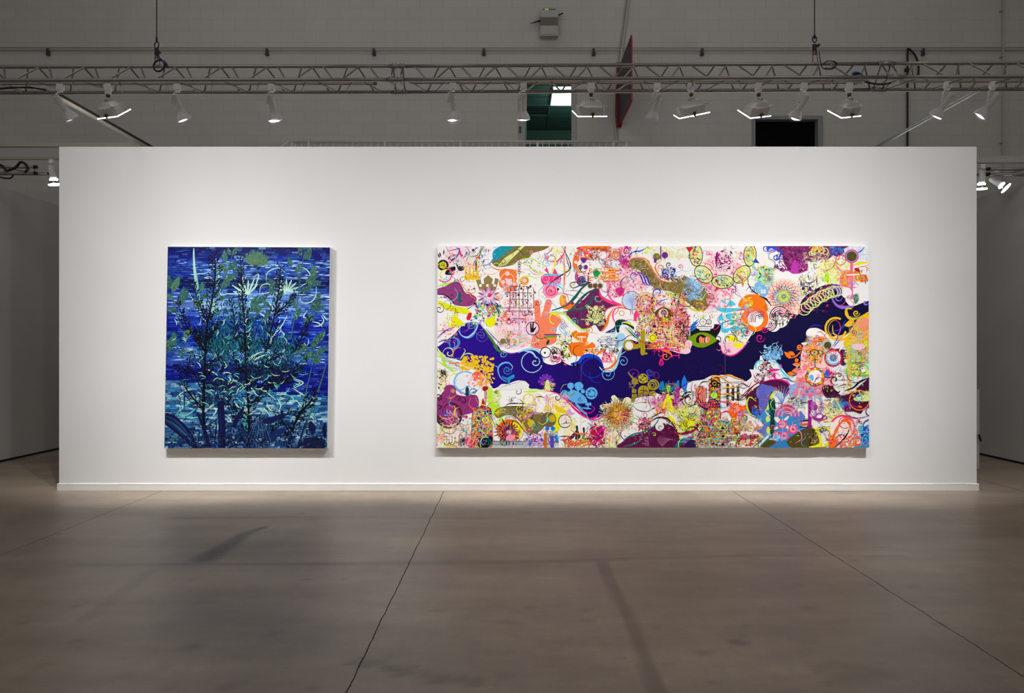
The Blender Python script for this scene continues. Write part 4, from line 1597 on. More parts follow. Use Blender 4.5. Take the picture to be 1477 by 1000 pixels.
# ================= tile T2
def t2():
    A.scatter(0, 70, 160, 220, 18, (PUR, PNK, YEL), 'ct', (12, 26))
    A.stroke(HOT, 16, [(200, 60), (180, 140), (110, 210), (20, 200)]); A.stroke(YEL, 14, [(125, 60), (110, 160), (90, 270), (50, 330)])
    A.stroke(PUR, 7, [(0, 160), (60, 110), (80, 70)]); A.curl(DBL, 80, 190, 58, .9, 2, 5)
    A.disc(HOT, 25, 380, 56); A.disc(HOT, 110, 370, 50); A.poly(HOT, [(0, 290), (25, 260), (50, 330)], smooth=False); A.poly(HOT, [(75, 320), (100, 270), (130, 330)], smooth=False)
    A.bar(CYN, 0, 330, 170, 335, 16); A.ring(PNK, 15, 370, 30, 7); A.ring(PNK, 115, 372, 30, 7)
    A.disc(PNK, 60, 480, 72); A.ring(HOT, 62, 480, 44, 12); A.curl(RED, 60, 485, 26, 1.2, 0, 8); A.stroke(CYN, 12, [(40, 420), (110, 425), (165, 460), (180, 500)])
    A.disc(BLK, 130, 467, 11)
    A.stroke(DBL, 14, [(160, 62), (215, 160), (245, 240), (230, 290), (140, 350), (70, 400), (20, 460)]); A.stroke(DBL, 8, [(190, 62), (205, 170), (240, 300), (200, 360)])
    A.stroke(ORG, 14, [(185, 62), (185, 200), (190, 330), (185, 420), (180, 500)]); A.stroke(LYL, 8, [(285, 62), (240, 140), (235, 210)])
    A.poly(ORG, [(150, 530), (200, 530), (215, 590), (330, 600), (300, 640), (200, 655), (150, 610)]); A.poly(LOR, [(150, 535), (180, 540), (190, 600), (160, 610)])
    # salmon fingers and palm, yellow ring
    A.rbar(CORAL, 42, 590, 15, 700, 62)
    A.poly(CORAL, [(-20, 690), (60, 680), (150, 720), (160, 760), (110, 850), (110, 960), (-20, 970)])
    A.stroke(YEL, 12, [(0, 680), (70, 690), (160, 740), (230, 800)]); A.ring(YEL, 105, 740, 54, 9, 26, 1.8, 5.5)
    A.bar(PUR, 0, 890, 165, 888, 12); A.bar(OLV, 0, 910, 120, 905, 20); A.ring((252, 170, 140), 80, 840, 20, 5)
    for k in range(4):
        A.stroke((60, 60, 160), 7, [(150 + 14 * k, 800 - 8 * k), (165 + 14 * k, 830 - 8 * k), (190 + 12 * k, 850 - 10 * k)])
    # orange cluster with mask
    A.poly(ORG, [(285, 130), (330, 70), (600, 62), (590, 110), (480, 100), (430, 130), (420, 230), (390, 300), (290, 310), (265, 220)])
    A.scatter(270, 75, 440, 300, 80, (RED, (250, 90, 30), LOR, LBL, WHT, HOT), 'dbp', (8, 18))
    A.disc(WHT, 365, 240, 58); A.disc(PUR, 335, 262, 22); A.disc(PUR, 385, 262, 22); A.poly(PUR, [(335, 180), (400, 180), (368, 225)])
    A.poly(PUR, [(290, 320), (310, 320), (325, 400), (350, 420), (380, 415), (400, 390), (405, 320), (420, 320), (415, 400), (370, 440), (320, 430), (290, 380)])
    A.disc(PUR, 350, 380, 38); A.scatter(310, 300, 400, 380, 24, (GOLDY, RED, CYN, HOT), 'b', (6, 12))
    A.scatter(430, 75, 610, 200, 130, (DTE, BLK, RED, ORG, (0, 90, 60)), 'drc', (6, 13))
    A.disc(WHT, 545, 150, 36, 20, 1.3); A.ring(HOT, 545, 150, 38, 6)
    A.scatter(600, 80, 720, 190, 60, (ORG, LOR, PNK, LBL, RED), 'bdr', (8, 16)); A.ring(ORG, 670, 155, 36, 14); A.ring(ORG, 670, 155, 16, 8)
    A.scatter(420, 270, 580, 400, 80, (ORG, RED, GOLDY, GRN, WHT), 'bd', (8, 18)); A.poly(GRN, [(455, 310), (490, 290), (520, 310), (500, 350), (470, 350)])
    for k in range(15):
        y = 262 + 10 * k
        A.bar((ORG, PNK, GOLDY, RED, LOR)[k % 5], 545 + (k * 37) % 60, y, 640 + (k * 53) % 80, y, 10)
    A.scatter(540, 190, 700, 260, 30, (DTE, PUR, HOT, LBL), 'hb', (7, 14))
    for x in (430, 475, 520):
        A.disc((110, 80, 60), x, 435, 22); A.ring((200, 150, 130), x, 435, 25, 5); A.disc(DGD, x, 435, 10)
    # magenta lace
    A.disc((215, 20, 120), 755, 230, 46); A.scatter(700, 75, 810, 280, 80, ((215, 20, 120), HOT, PNK, PUR), 'rcd', (8, 20)); A.drop((215, 20, 140), 765, 110, 34); A.ring(WHT, 765, 108, 14, 5)
    A.scatter(580, 390, 780, 540, 110, ((225, 40, 130), HOT, PNK), 'rcd', (8, 18)); A.scatter(690, 280, 950, 470, 130, (HOT, (215, 20, 120), PNK, LPK), 'rctl', (6, 16))
    A.poly((225, 40, 130), [(660, 470), (710, 450), (750, 470), (715, 530), (690, 520)])
    A.stroke(BLU, 14, [(770, 170), (830, 120), (900, 110), (970, 65)]); A.stroke(DBL, 6, [(880, 65), (850, 120), (870, 170)])
    A.scatter(930, 70, 1030, 140, 12, (YEL, LIM), 'db', (8, 18))
    # gold wave that runs on to the right
    A.poly((136, 118, 62), [(795, 215), (820, 185), (900, 182), (950, 210), (990, 270), (1060, 360), (1130, 400), (1220, 395), (1300, 350), (1360, 370), (1450, 470), (1585, 525), (1555, 590), (1495, 665), (1440, 670), (1370, 620), (1280, 550), (1180, 490), (1060, 470), (1000, 430), (930, 340), (870, 280), (810, 280)])
    A.scatter(810, 195, 980, 290, 70, ((165, 145, 85), (100, 85, 38), (180, 165, 110)), 'dp', (5, 11))
    A.scatter(930, 300, 1030, 430, 40, ((165, 145, 85), (100, 85, 38)), 'dp', (5, 11))
    A.stroke(ORG, 14, [(790, 240), (810, 185), (900, 175), (960, 200), (1010, 290), (1060, 360), (1120, 395), (1200, 400)])
    for k in range(3):
        A.stroke((40, 60, 190), 13, [(840 + 30 * k, 290 + 10 * k), (890 + 30 * k, 330 + 10 * k), (920 + 30 * k, 400 + 10 * k), (950 + 30 * k, 440)])
    A.curl((40, 60, 190), 840, 340, 50, 1, 1, 8)
    # plum leaf
    A.poly((108, 32, 88), [(205, 690), (300, 620), (390, 540), (450, 470), (505, 462), (530, 530), (600, 580), (740, 625), (640, 640), (570, 680), (580, 740), (570, 830), (520, 860), (470, 800), (380, 845), (300, 790)])
    A.scatter(260, 560, 560, 790, 44, ((120, 42, 98), (98, 24, 80)), 'dp', (8, 20))
    A.stroke(TEA, 26, [(430, 400), (350, 460), (280, 550), (200, 620), (70, 665)]); A.stroke(TEA, 24, [(510, 460), (420, 490), (340, 560), (250, 660), (180, 680)]); A.stroke(TEA, 22, [(460, 510), (430, 590), (340, 655), (220, 660)])
    A.stroke(TEA, 16, [(240, 430), (270, 455), (340, 430), (420, 405), (330, 395), (250, 410), (240, 440)]); A.disc(TEA, 490, 575, 18)
    A.curl(LPK, 500, 545, 50, .8, 0, 5)
    A.stroke((40, 90, 90), 5, [(190, 490), (300, 480), (420, 540), (560, 610)]); A.stroke((40, 90, 90), 5, [(60, 520), (200, 510), (350, 560)])
    A.stroke(LIM, 20, [(60, 680), (180, 690), (250, 760), (350, 840), (450, 820)]); A.stroke(LYL, 14, [(220, 720), (320, 830), (400, 860), (500, 880)]); A.stroke(DPL, 6, [(190, 690), (270, 750), (380, 850)])
    # pale bouquet on the plum
    for i in range(9):
        a = PI + i * PI / 8
        A.stroke(LYL, 6, [(480, 800), (480 + 40 * math.cos(a), 740 + 40 * math.sin(a)), (480 + 90 * math.cos(a), 720 + 60 * math.sin(a))])
    A.scatter(390, 620, 570, 800, 60, (LYL,), 'dcr', (8, 18)); A.disc(LYL, 480, 640, 20); A.stroke(LYL, 10, [(340, 745), (440, 750), (540, 755)]); A.bar(TEA, 455, 795, 510, 785, 12)
    # pink and orange scrolls
    A.stroke(HOT, 28, [(510, 460), (530, 530), (600, 580), (700, 610), (760, 640)]); A.stroke((252, 70, 170), 14, [(590, 460), (600, 530), (650, 580), (720, 610)])
    A.poly(WHT, [(570, 690), (600, 640), (690, 620), (790, 640), (800, 740), (650, 760), (580, 760)]); A.stroke(HOT, 9, [(800, 640), (680, 625), (590, 650), (565, 700), (580, 745)])
    A.stroke((252, 70, 170), 16, [(760, 640), (680, 640), (640, 690), (650, 760), (690, 790)]); A.stroke(ORG, 24, [(640, 650), (600, 720), (580, 800), (530, 860)]); A.stroke(ORG, 15, [(800, 710), (800, 660), (720, 640), (630, 650)])
    A.ring(CORAL, 722, 690, 22, 7)
    # wheel and concentric discs
    A.disc((225, 232, 250), 812, 572, 84); A.rays(LBL, 812, 572, 10, 82, 40, 2.5); A.ring((150, 40, 110), 812, 572, 86, 6); A.disc(PNK, 812, 572, 10); A.bar(LBL, 818, 580, 822, 700, 10)
    for k, c in enumerate((PNK, HOT, CORAL, RED, GOLDY, PNK)):
        A.ring(c, 940, 600, 30 + 15 * k, 8)
    A.scatter(860, 530, 1030, 700, 70, (BLK, YEL, RED, DPL), 'btd', (6, 15))
    A.scatter(850, 680, 1030, 960, 170, (RED, YEL, HOT, BLK, ORG, LIM, PUR), 'bvdtr', (8, 18)); A.disc(YEL, 1000, 918, 26); A.ring(MUS, 1000, 918, 20, 6)
    A.drop(HOT, 858, 700, 26); A.bar(HOT, 848, 690, 848, 760, 30)
    # dark bird shapes and orange face
    A.poly(DTE, [(660, 780), (690, 750), (760, 755), (830, 810), (830, 840), (770, 800), (710, 800), (700, 860), (680, 870), (665, 820)]); A.disc(WHT, 706, 840, 10); A.stroke(YEL, 18, [(720, 780), (770, 775), (830, 810)])
    A.poly((70, 40, 120), [(640, 830), (660, 810), (660, 860), (620, 870), (570, 870)])
    for k in range(5):
        A.stroke((WHT, LIM, BLK, PAL, GRN)[k], 10, [(730 + 14 * k, 820), (790 + 12 * k, 880), (860 + 6 * k, 930), (890, 980)])
    A.poly(PAL, [(680, 890), (740, 880), (760, 960), (680, 1010), (660, 960)])
    A.poly(ORG, [(250, 880), (300, 850), (320, 870), (410, 870), (400, 930), (390, 960), (320, 940), (270, 910)]); A.poly(ORG, [(320, 960), (300, 1010), (470, 1010), (450, 960), (400, 985), (360, 960)]); A.bar(WHT, 310, 910, 390, 912, 9); A.bar(WHT, 350, 900, 350, 945, 9)
    A.scatter(120, 880, 260, 1000, 46, (YEL, GOLDY, BLK, OLV, WHT), 'tldv', (8, 20)); A.leaf(OLV, 35, 990, 60, 26, -1.5); A.leaf(DTE, 20, 985, 60, 24, -1)
    A.scatter(500, 900, 700, 1000, 40, (BLK, CYN, LOR, BLU), 'cthd', (8, 16))
    # gold guitar
    A.disc(MUS, 785, 988, 52); A.poly(MUS, [(800, 940), (850, 980), (900, 965), (900, 1010), (800, 1020)]); A.rbar(MUS, 918, 870, 918, 1060, 42); A.disc(WHT, 785, 985, 32); A.rays(BLK, 785, 985, 4, 26, 7, 3)


many(T2, t2)


# ================= tile T3
def t3():
    A.scatter(0, 75, 340, 190, 60, (LIM, YEL, LYL, (252, 210, 190)), 'tdv', (8, 18)); A.bar(PUR, 84, 66, 84, 190, 12); A.disc(PUR, 122, 150, 30); A.disc(GLD, 45, 165, 34); A.bar(PUR, 20, 200, 45, 200, 40)
    A.stroke(ORG, 13, [(150, 380), (90, 360), (40, 290), (40, 240), (90, 200)]); A.curl(ORG, 90, 270, 40, 1, 2, 9); A.curl(LOR, 195, 380, 42, 1.2, 2, 7)
    for x, y, rr, d in ((160, 240, 32, 1), (125, 310, 34, -1), (200, 320, 30, 1), (120, 345, 30, -1)):
        A.curl(DBL if y < 300 else BLU, x, y, rr, 1.2, 0.5, 9, d)
    A.scatter(90, 270, 220, 370, 24, (BLU, DBL), 'lc', (10, 20)); A.scatter(180, 340, 290, 400, 26, ((120, 110, 100), WHT, DPL), 'crd', (8, 18))
    A.scatter(0, 340, 330, 480, 90, ((150, 132, 75), (96, 82, 34), (165, 148, 95)), 'dp', (5, 12)); A.scatter(300, 460, 560, 640, 50, ((96, 82, 34), (112, 98, 48)), 'dp', (6, 12))
    A.stroke(GOLDY, 16, [(160, 505), (240, 530), (300, 590), (370, 650), (440, 672), (490, 662)]); A.curl(GOLDY, 450, 640, 52, .8, 4, 9); A.curl((230, 90, 180), 478, 625, 18, 1.2, 0, 6); A.stroke((230, 90, 180), 9, [(490, 665), (560, 590), (630, 500)])
    A.scatter(310, 360, 470, 560, 110, (PAL, LBL), 'crdt', (8, 18)); A.stroke(PAL, 24, [(360, 340), (400, 420), (450, 470)])
    for k in range(4):
        A.stroke((120, 40, 90), 5, [(430 + 14 * k, 440 - 8 * k), (500 + 14 * k, 490 - 8 * k), (580 + 12 * k, 530 - 12 * k)])
    A.scatter(480, 110, 860, 480, 150, (PNK, LPK, HOT), 'crtdl', (8, 20)); A.scatter(520, 440, 760, 640, 70, (PNK, HOT, LPK), 'crd', (10, 22))
    A.stroke(CORAL, 12, [(470, 220), (540, 240), (580, 300)]); A.stroke(CORAL, 22, [(420, 370), (470, 410), (560, 420)])
    A.scatter(590, 90, 770, 290, 34, ((165, 15, 130), DPL), 'lt', (10, 24)); A.leaf((165, 15, 130), 590, 175, 60, 30, -.8)
    # chain of speech bubbles
    bub = [(412, 150, 58, 100, -.05), (482, 328, 66, 92, -.85), (662, 398, 100, 60, 0), (838, 328, 62, 92, .75), (914, 150, 55, 100, .05)]
    mix = ((RED, YEL, HOT, WHT, TEA), (GRN, PNK, YEL, WHT, CYN), (RED, GRN, LYL, CYN, DPL), (ORG, YEL, PUR, LIM, WHT), (BLU, GOLDY, CYN, ORG, LIM))
    tails = [[(350, 125), (322, 78), (395, 75)], [(405, 345), (370, 335), (430, 362)], [(630, 455), (588, 486), (605, 440)], [(868, 370), (850, 440), (835, 395)], [(965, 175), (1000, 222), (945, 215)]]
    for (x, y, a, b, ro), pal, tl in zip(bub, mix, tails):
        A.poly(BLK, [(p[0] + (p[0] - x) * .05, p[1] + (p[1] - y) * .05) for p in tl], smooth=False)
        A.disc(BLK, x, y, b + 6, 36, (a + 6) / (b + 6), ro)
        A.disc(LYL, x, y, b - 1, 36, (a - 1) / (b - 1), ro)
        A.poly(pal[0], tl, smooth=False)
        for c in pal:
            for _ in range(13):
                while True:
                    u, v = A.rnd.uniform(-1, 1), A.rnd.uniform(-1, 1)
                    if u * u + v * v < .62:
                        break
                xx, yy = u * a, v * b
                X, Y = x + xx * math.cos(ro) - yy * math.sin(ro), y + xx * math.sin(ro) + yy * math.cos(ro)
                A.stroke(c, 9, [(X - 11, Y - 6), (X, Y + 3), (X + 12, Y + 7)], 3) if A.rnd.random() < .6 else A.disc(c, X, Y, 8, 8)
    A.stroke(BLK, 12, [(895, 330), (900, 420), (950, 490), (1040, 540), (1080, 560)]); A.curl(DBL, 930, 480, 48, .9, 3, 7)
    A.scatter(940, 240, 1040, 460, 46, (CYN, YEL, LIM, HOT, LBL), 'hlt', (10, 22)); A.poly(LBL, [(960, 420), (1020, 390), (1060, 480), (980, 500)])
    # cyan mask shapes, orange swirl
    A.poly(CYN, [(590, 630), (640, 640), (840, 640), (900, 600), (940, 690), (850, 660), (700, 685), (620, 665)]); A.poly(CYN, [(700, 610), (740, 570), (780, 610), (740, 620)]); A.poly(CYN, [(640, 560), (700, 600), (660, 590)])
    A.poly(CYN, [(620, 740), (650, 695), (670, 740), (665, 820), (690, 835), (720, 830), (710, 870), (650, 865), (640, 800)]); A.poly(CYN, [(690, 730), (700, 695), (760, 695), (775, 730), (740, 740), (780, 770), (760, 800), (700, 790), (740, 765)]); A.poly(CYN, [(720, 830), (800, 810), (810, 860), (740, 855)])
    A.disc(WHT, 648, 768, 12)
    A.poly(ORG, [(805, 620), (840, 550), (910, 515), (1010, 520), (1040, 540), (950, 580), (900, 620), (850, 640)]); A.disc((225, 110, 20), 1000, 640, 78); A.ring(BLK, 1000, 640, 78, 10, 30, 2.2, 5.2); A.poly(CYN, [(860, 640), (900, 600), (950, 660), (940, 690)])
    A.scatter(840, 530, 940, 620, 18, (PNK, YEL, GOLDY), 'tl', (10, 22)); A.disc(BLK, 1005, 618, 16)
    A.disc(WHT, 965, 740, 92); A.ring(ORG, 965, 745, 84, 24)
    for k in range(4):
        A.ring((DTE, HOT)[k % 2], 985, 730, 20 + 15 * k, 7, 26, PI, 2 * PI); A.bar((DTE, HOT)[k % 2], 965 - 15 * k, 730, 960 - 16 * k, 775, 7)
    A.stroke(HOT, 20, [(790, 670), (850, 655), (900, 680), (870, 740), (850, 800)]); A.scatter(760, 680, 880, 880, 80, (LIM, GRN, YEL, RED, PNK, CYN), 'vlb', (10, 20))
    A.poly(YEL, [(700, 900), (770, 910), (820, 960), (770, 990), (720, 960)]); A.scatter(760, 860, 880, 960, 24, (YEL, LYL, BLK), 'dth', (8, 16))
    A.curl(BLK, 715, 925, 72, 1.0, 5, 8); A.stroke(BLK, 8, [(640, 800), (700, 765), (780, 755)]); A.curl(DPL, 880, 870, 40, 1, 0, 7)
    # eyes and round dials
    A.disc(DGD, 108, 693, 62); A.poly(DGD, [(25, 690), (80, 640), (140, 640), (205, 690), (140, 745), (80, 745)]); A.disc((252, 200, 180), 108, 693, 46); A.disc(DPL, 112, 685, 28); A.rays(WHT, 112, 690, 6, 28, 7, 4)
    A.scatter(0, 500, 330, 640, 100, (CORAL, HOT, ORG, PNK, DTE, LIM), 'cdlr', (8, 20)); A.curl((70, 60, 190), 60, 500, 60, .8, 2, 11, dot=False); A.stroke((70, 60, 190), 9, [(40, 620), (90, 575), (160, 555)])
    A.scatter(0, 720, 350, 1000, 330, (RED, HOT, YEL, ORG, DPL, BLK, (225, 30, 90), LIM), 'bvdlt', (8, 20)); A.disc(YEL, 10, 920, 38); A.ring(MUS, 10, 920, 26, 8); A.ring(ORG, 130, 795, 24, 12)
    A.scatter(180, 640, 330, 780, 60, (RED, BRN, ORG, PNK), 'drhc', (10, 20)); A.scatter(250, 780, 340, 960, 44, ((190, 20, 110), BLK, DPL), 'tv', (10, 22))
    # dark dome with dials above the green almond
    A.poly(BLK, [(360, 870), (370, 800), (420, 775), (560, 790), (640, 800), (635, 860), (600, 920), (590, 1000), (380, 1000)]); A.poly(WHT, [(420, 830), (440, 750), (480, 735), (560, 745), (570, 830)])
    for x in (478, 532):
        A.disc(BLK, x, 772, 34 - (x > 500) * 8); A.disc(WHT, x, 772, 28 - (x > 500) * 8); A.ring(MUS, x, 772, 10, 5)
    A.bar(BLK, 430, 815, 560, 815, 7); A.bar(BLK, 425, 850, 565, 850, 30); A.bar(WHT, 445, 845, 545, 845, 12)
    for k in range(3):
        A.stroke((40, 130, 230), 14, [(345, 870 - 20 * k), (400, 830 - 25 * k), (440, 790 - 25 * k)])
    A.poly(OLV, [(330, 940), (400, 885), (470, 868), (540, 885), (605, 940), (540, 985), (470, 1010), (400, 990)]); A.disc(BLK, 462, 938, 50); A.poly(CORAL, [(440, 930), (455, 905), (480, 920), (520, 905), (545, 930), (520, 970), (480, 995), (450, 970)]); A.bar(BLK, 500, 905, 496, 965, 14); A.bar(WHT, 506, 915, 504, 960, 9)
    A.disc(LPK, 345, 975, 34); A.stroke(BLK, 8, [(600, 900), (640, 920), (640, 980)])


many(T3, t3)


# ================= tile T4
def t4():
    A.poly((128, 28, 100), [(90, 60), (190, 120), (215, 220), (270, 295), (330, 316), (400, 310), (440, 260), (440, 210), (500, 215), (560, 195), (640, 180), (690, 140), (760, 130), (780, 90), (770, 60)])
    A.scatter(150, 70, 430, 300, 190, ((150, 40, 120), (100, 14, 76), (170, 60, 140), (85, 10, 66)), 'dp', (6, 14)); A.disc((95, 20, 85), 715, 100, 64)
    A.poly((200, 50, 180), [(280, 310), (320, 190), (350, 310)]); A.scatter(285, 200, 360, 300, 26, ((200, 50, 180),), 'cd', (10, 20)); A.curl((200, 50, 180), 400, 245, 36, 1.3, 0, 9); A.stroke((200, 50, 180), 12, [(180, 190), (215, 250), (270, 300), (340, 318), (420, 295), (445, 250)])
    for x, y, rr in ((500, 110, 56), (560, 110, 70), (600, 120, 44), (470, 130, 30)):
        A.curl(LYL, x, y, rr, 1.3, x, 10)
    A.scatter(400, 130, 640, 220, 60, (LPK, LYL, (120, 20, 90)), 'ct', (8, 18)); A.scatter(470, 66, 560, 110, 16, (GOLDY, LOR), 'dl', (10, 18))
    A.scatter(650, 70, 780, 150, 40, (LBL, BLU, (60, 110, 200)), 'rct', (8, 16))
    A.stroke(BLU, 20, [(60, 62), (130, 90), (190, 120), (160, 190), (120, 185)]); A.curl(BLU, 145, 170, 34, 1.1, 0, 10); A.curl(BLU, 50, 85, 36, 1.1, 0, 9); A.scatter(70, 70, 150, 130, 12, (BLU,), 'lc', (12, 22)); A.curl((110, 80, 200), 195, 190, 26, 1, 0, 7)
    A.scatter(800, 70, 1000, 190, 34, (PAL, (210, 225, 250)), 'hvr', (10, 26)); A.stroke(BLU, 12, [(880, 130), (930, 115), (965, 75)])
    A.stroke(YEL, 26, [(840, 250), (920, 225), (1010, 220)]); A.scatter(560, 230, 820, 420, 90, (YEL, LIM, LYL, (250, 250, 180)), 'ltd', (12, 26)); A.poly(LIM, [(600, 330), (630, 320), (640, 390), (605, 400)])
    A.ring(HOT, 848, 160, 58, 14); A.ring(CYN, 848, 160, 50, 5); A.disc(DGD, 848, 160, 48); A.scatter(815, 130, 880, 190, 16, ((120, 100, 40), (70, 60, 20)), 'd', (6, 10))
    A.bar(HOT, 848, 215, 846, 610, 26); A.bar(PNK, 850, 220, 850, 600, 7); A.stroke(ORG, 12, [(660, 150), (720, 190), (740, 150), (800, 160)]); A.ring(HOT, 745, 195, 46, 8)
    A.stroke(PNK, 22, [(670, 190), (720, 270), (790, 330)]); A.poly(CORAL, [(780, 310), (850, 290), (860, 360), (820, 420), (830, 460), (740, 420), (740, 350)]); A.scatter(720, 290, 860, 460, 46, (ORG, PNK, HOT, LOR), 'bth', (10, 22))
    A.poly((240, 150, 70), [(870, 290), (930, 300), (990, 350), (1000, 390), (940, 400), (880, 370)]); A.ring(CORAL, 950, 345, 90, 8, 24, 2, 5.5); A.scatter(880, 280, 1000, 400, 34, (RED, TEA, YEL, (240, 120, 60)), 'tb', (10, 20)); A.poly(WHT, [(930, 330), (970, 255), (1000, 330)], smooth=False); A.bar(WHT, 800, 335, 920, 330, 12); A.bar(DPL, 770, 460, 830, 460, 7)
    A.poly((180, 20, 60), [(870, 275), (910, 270), (925, 305), (890, 300)])
    A.disc(WHT, 800, 500, 50); A.poly(WHT, [(790, 540), (850, 560), (900, 520), (900, 600), (850, 618), (800, 590)]); A.curl((60, 70, 80), 820, 545, 18, 1.2, 0, 5); A.poly((60, 130, 110), [(860, 530), (900, 515), (915, 560), (880, 605)]); A.scatter(860, 520, 920, 600, 12, (DTE, LAV, LYL), 'tc', (8, 14)); A.scatter(830, 400, 880, 460, 10, (LAV,), 'hv', (8, 14))
    A.curl(LAV, 975, 590, 30, .6, 0, 16)
    # small blobs left
    A.disc((180, 240, 200), 40, 320, 74, 26, 1.0); A.scatter(0, 265, 110, 400, 60, (LIM, CYN, YEL, (250, 120, 100), TEA), 'hlt', (9, 20)); A.scatter(0, 400, 100, 520, 34, (PAL, YEL, LIM, LBL), 'h', (12, 24)); A.poly(LBL, [(0, 450), (50, 450), (60, 520), (0, 540)])
    for x in (12, 38):
        A.bar(WHT, x, 465, x, 510, 9)
    A.bar(WHT, 0, 480, 52, 480, 8); A.bar(WHT, 0, 498, 52, 498, 8)
    # dotted rosette
    A.disc((252, 218, 200), 215, 535, 150); rosette(215, 535, 160, ((225, 70, 80), (200, 60, 80), BLK), 22, .55, 7); rosette(215, 535, 105, (CYN, (240, 190, 90), (150, 150, 140), YEL), 20, -.5, 9)
    A.disc((150, 190, 170), 215, 535, 30); A.disc((90, 150, 120), 215, 535, 18); A.disc(YEL, 215, 535, 6)
    # ink figure
    for pts in ([(385, 370), (420, 400), (450, 410), (490, 395), (525, 370)], [(450, 400), (450, 470), (420, 500)], [(450, 440), (480, 480)], [(380, 380), (375, 450)], [(520, 340), (525, 440)], [(440, 330), (450, 380)], [(410, 470), (400, 520)]):
        A.stroke(BLK, 11, pts)
    A.scatter(370, 330, 530, 520, 50, (BLK, LIM, LYL, (60, 90, 60)), 'tv', (7, 16))
    # ringed worm along the navy edge
    A.stroke((120, 10, 100), 74, [(380, 670), (440, 590), (520, 530), (600, 480), (680, 440)], taper=(.7, 1, .8)); A.scatter(380, 440, 640, 680, 40, ((200, 20, 130), (110, 20, 110), WIN), 'bpl', (10, 20)); A.stroke((110, 60, 190), 60, [(660, 440), (720, 460), (740, 520)], taper=(.8, 1, .5))
    for k in range(12):
        u = k / 11
        A.ring(LYL, 405 + 310 * u, 655 - 170 * math.sin(u * 1.5), 52 - 4 * (k % 3), 7, 26, sx=1.15)
    A.stroke(LAV, 30, [(660, 545), (700, 610), (760, 635), (830, 630), (860, 625)]); A.curl(LAV, 720, 545, 40, .8, 0, 10)
    # maze discs
    A.disc(WHT, 120, 800, 64); A.disc((252, 240, 235), 170, 730, 100)
    for k in range(5):
        A.ring((DTE, HOT)[k % 2], 175, 720, 18 + 18 * k, 9, 30, PI * .9, 2.1 * PI); A.ring((DTE, HOT)[k % 2], 75, 780, 12 + 16 * k, 8, 20, 0, PI * .6)
    A.scatter(90, 690, 260, 800, 40, (BLK, DTE), 'btv', (10, 20)); A.poly(BLK, [(260, 690), (340, 705), (300, 730)]); A.disc(ORG, -15, 590, 60); A.ring(ORG, -50, 740, 110, 26); A.stroke(BLK, 14, [(-10, 530), (50, 560), (100, 620)]); A.scatter(200, 620, 360, 720, 24, (PNK, CORAL), 'lt', (10, 20))
    A.curl((90, 80, 80), 75, 655, 20, 1, 0, 4); A.curl(MAG, 35, 840, 36, 1.2, 0, 8); A.curl(MAG, -5, 920, 46, 1.2, 0, 8)
    # golden scroll
    A.ring(GOLDY, 700, 830, 96, 18, 30, .3, 5.2); A.ring(GOLDY, 715, 835, 86, 5, 30, .4, 4.6); A.stroke(GOLDY, 24, [(610, 850), (640, 910), (720, 940), (800, 920), (870, 840), (920, 740), (1000, 700)], taper=(.3, 1, 1))
    A.curl(GOLDY, 890, 690, 34, 1.3, 0, 10); A.stroke(GOLDY, 30, [(850, 650), (800, 650), (800, 700), (830, 740), (880, 740)], taper=(.2, 1, .3)); A.leaf(GOLDY, 880, 740, 100, 34, 2.6); A.leaf(GOLDY, 870, 770, 90, 34, 2.9); A.leaf(GOLDY, 860, 800, 90, 32, 3.1); A.stroke(GOLDY, 14, [(670, 800), (680, 880), (760, 910), (820, 870)])
    A.stroke((40, 70, 200), 10, [(790, 755), (740, 850), (700, 950), (660, 1010)]); A.stroke((40, 70, 200), 10, [(640, 870), (740, 840), (790, 800)]); A.stroke((40, 70, 200), 8, [(760, 910), (700, 980), (680, 1010)]); A.stroke((40, 70, 200), 7, [(440, 840), (500, 800), (570, 815)])
    A.poly((250, 196, 20), [(860, 850), (920, 740), (1030, 690), (1030, 1010), (800, 1010), (780, 940)]); A.scatter(830, 720, 1020, 1010, 200, (LIM, YEL, ORG, CORAL, (150, 230, 60), LOR, PNK), 'tchdb', (9, 20)); A.disc((250, 160, 120), 965, 790, 60); A.curl(CORAL, 950, 830, 30, 1, 0, 10); A.curl(CORAL, 995, 830, 26, 1, 0, 10, -1)
    A.disc(WHT, 480, 880, 52, 24, 1.1); A.poly(WHT, [(430, 890), (450, 840), (520, 828), (600, 870), (640, 930), (540, 940), (470, 950)]); A.stroke(CORAL, 12, [(520, 870), (560, 865), (600, 910)])
    A.poly(ORG, [(410, 1010), (450, 950), (520, 910), (600, 910), (640, 950), (560, 960), (500, 990), (480, 1010)]); A.scatter(430, 900, 640, 1000, 50, (CORAL, WHT, LOR, CYN, BLK), 'tch', (9, 20)); A.disc((130, 200, 200), 615, 985, 46); A.disc(DGD, 622, 990, 32)
    A.curl(ORG, 365, 1005, 26, 1.2, 0, 9)


many(T4, t4)


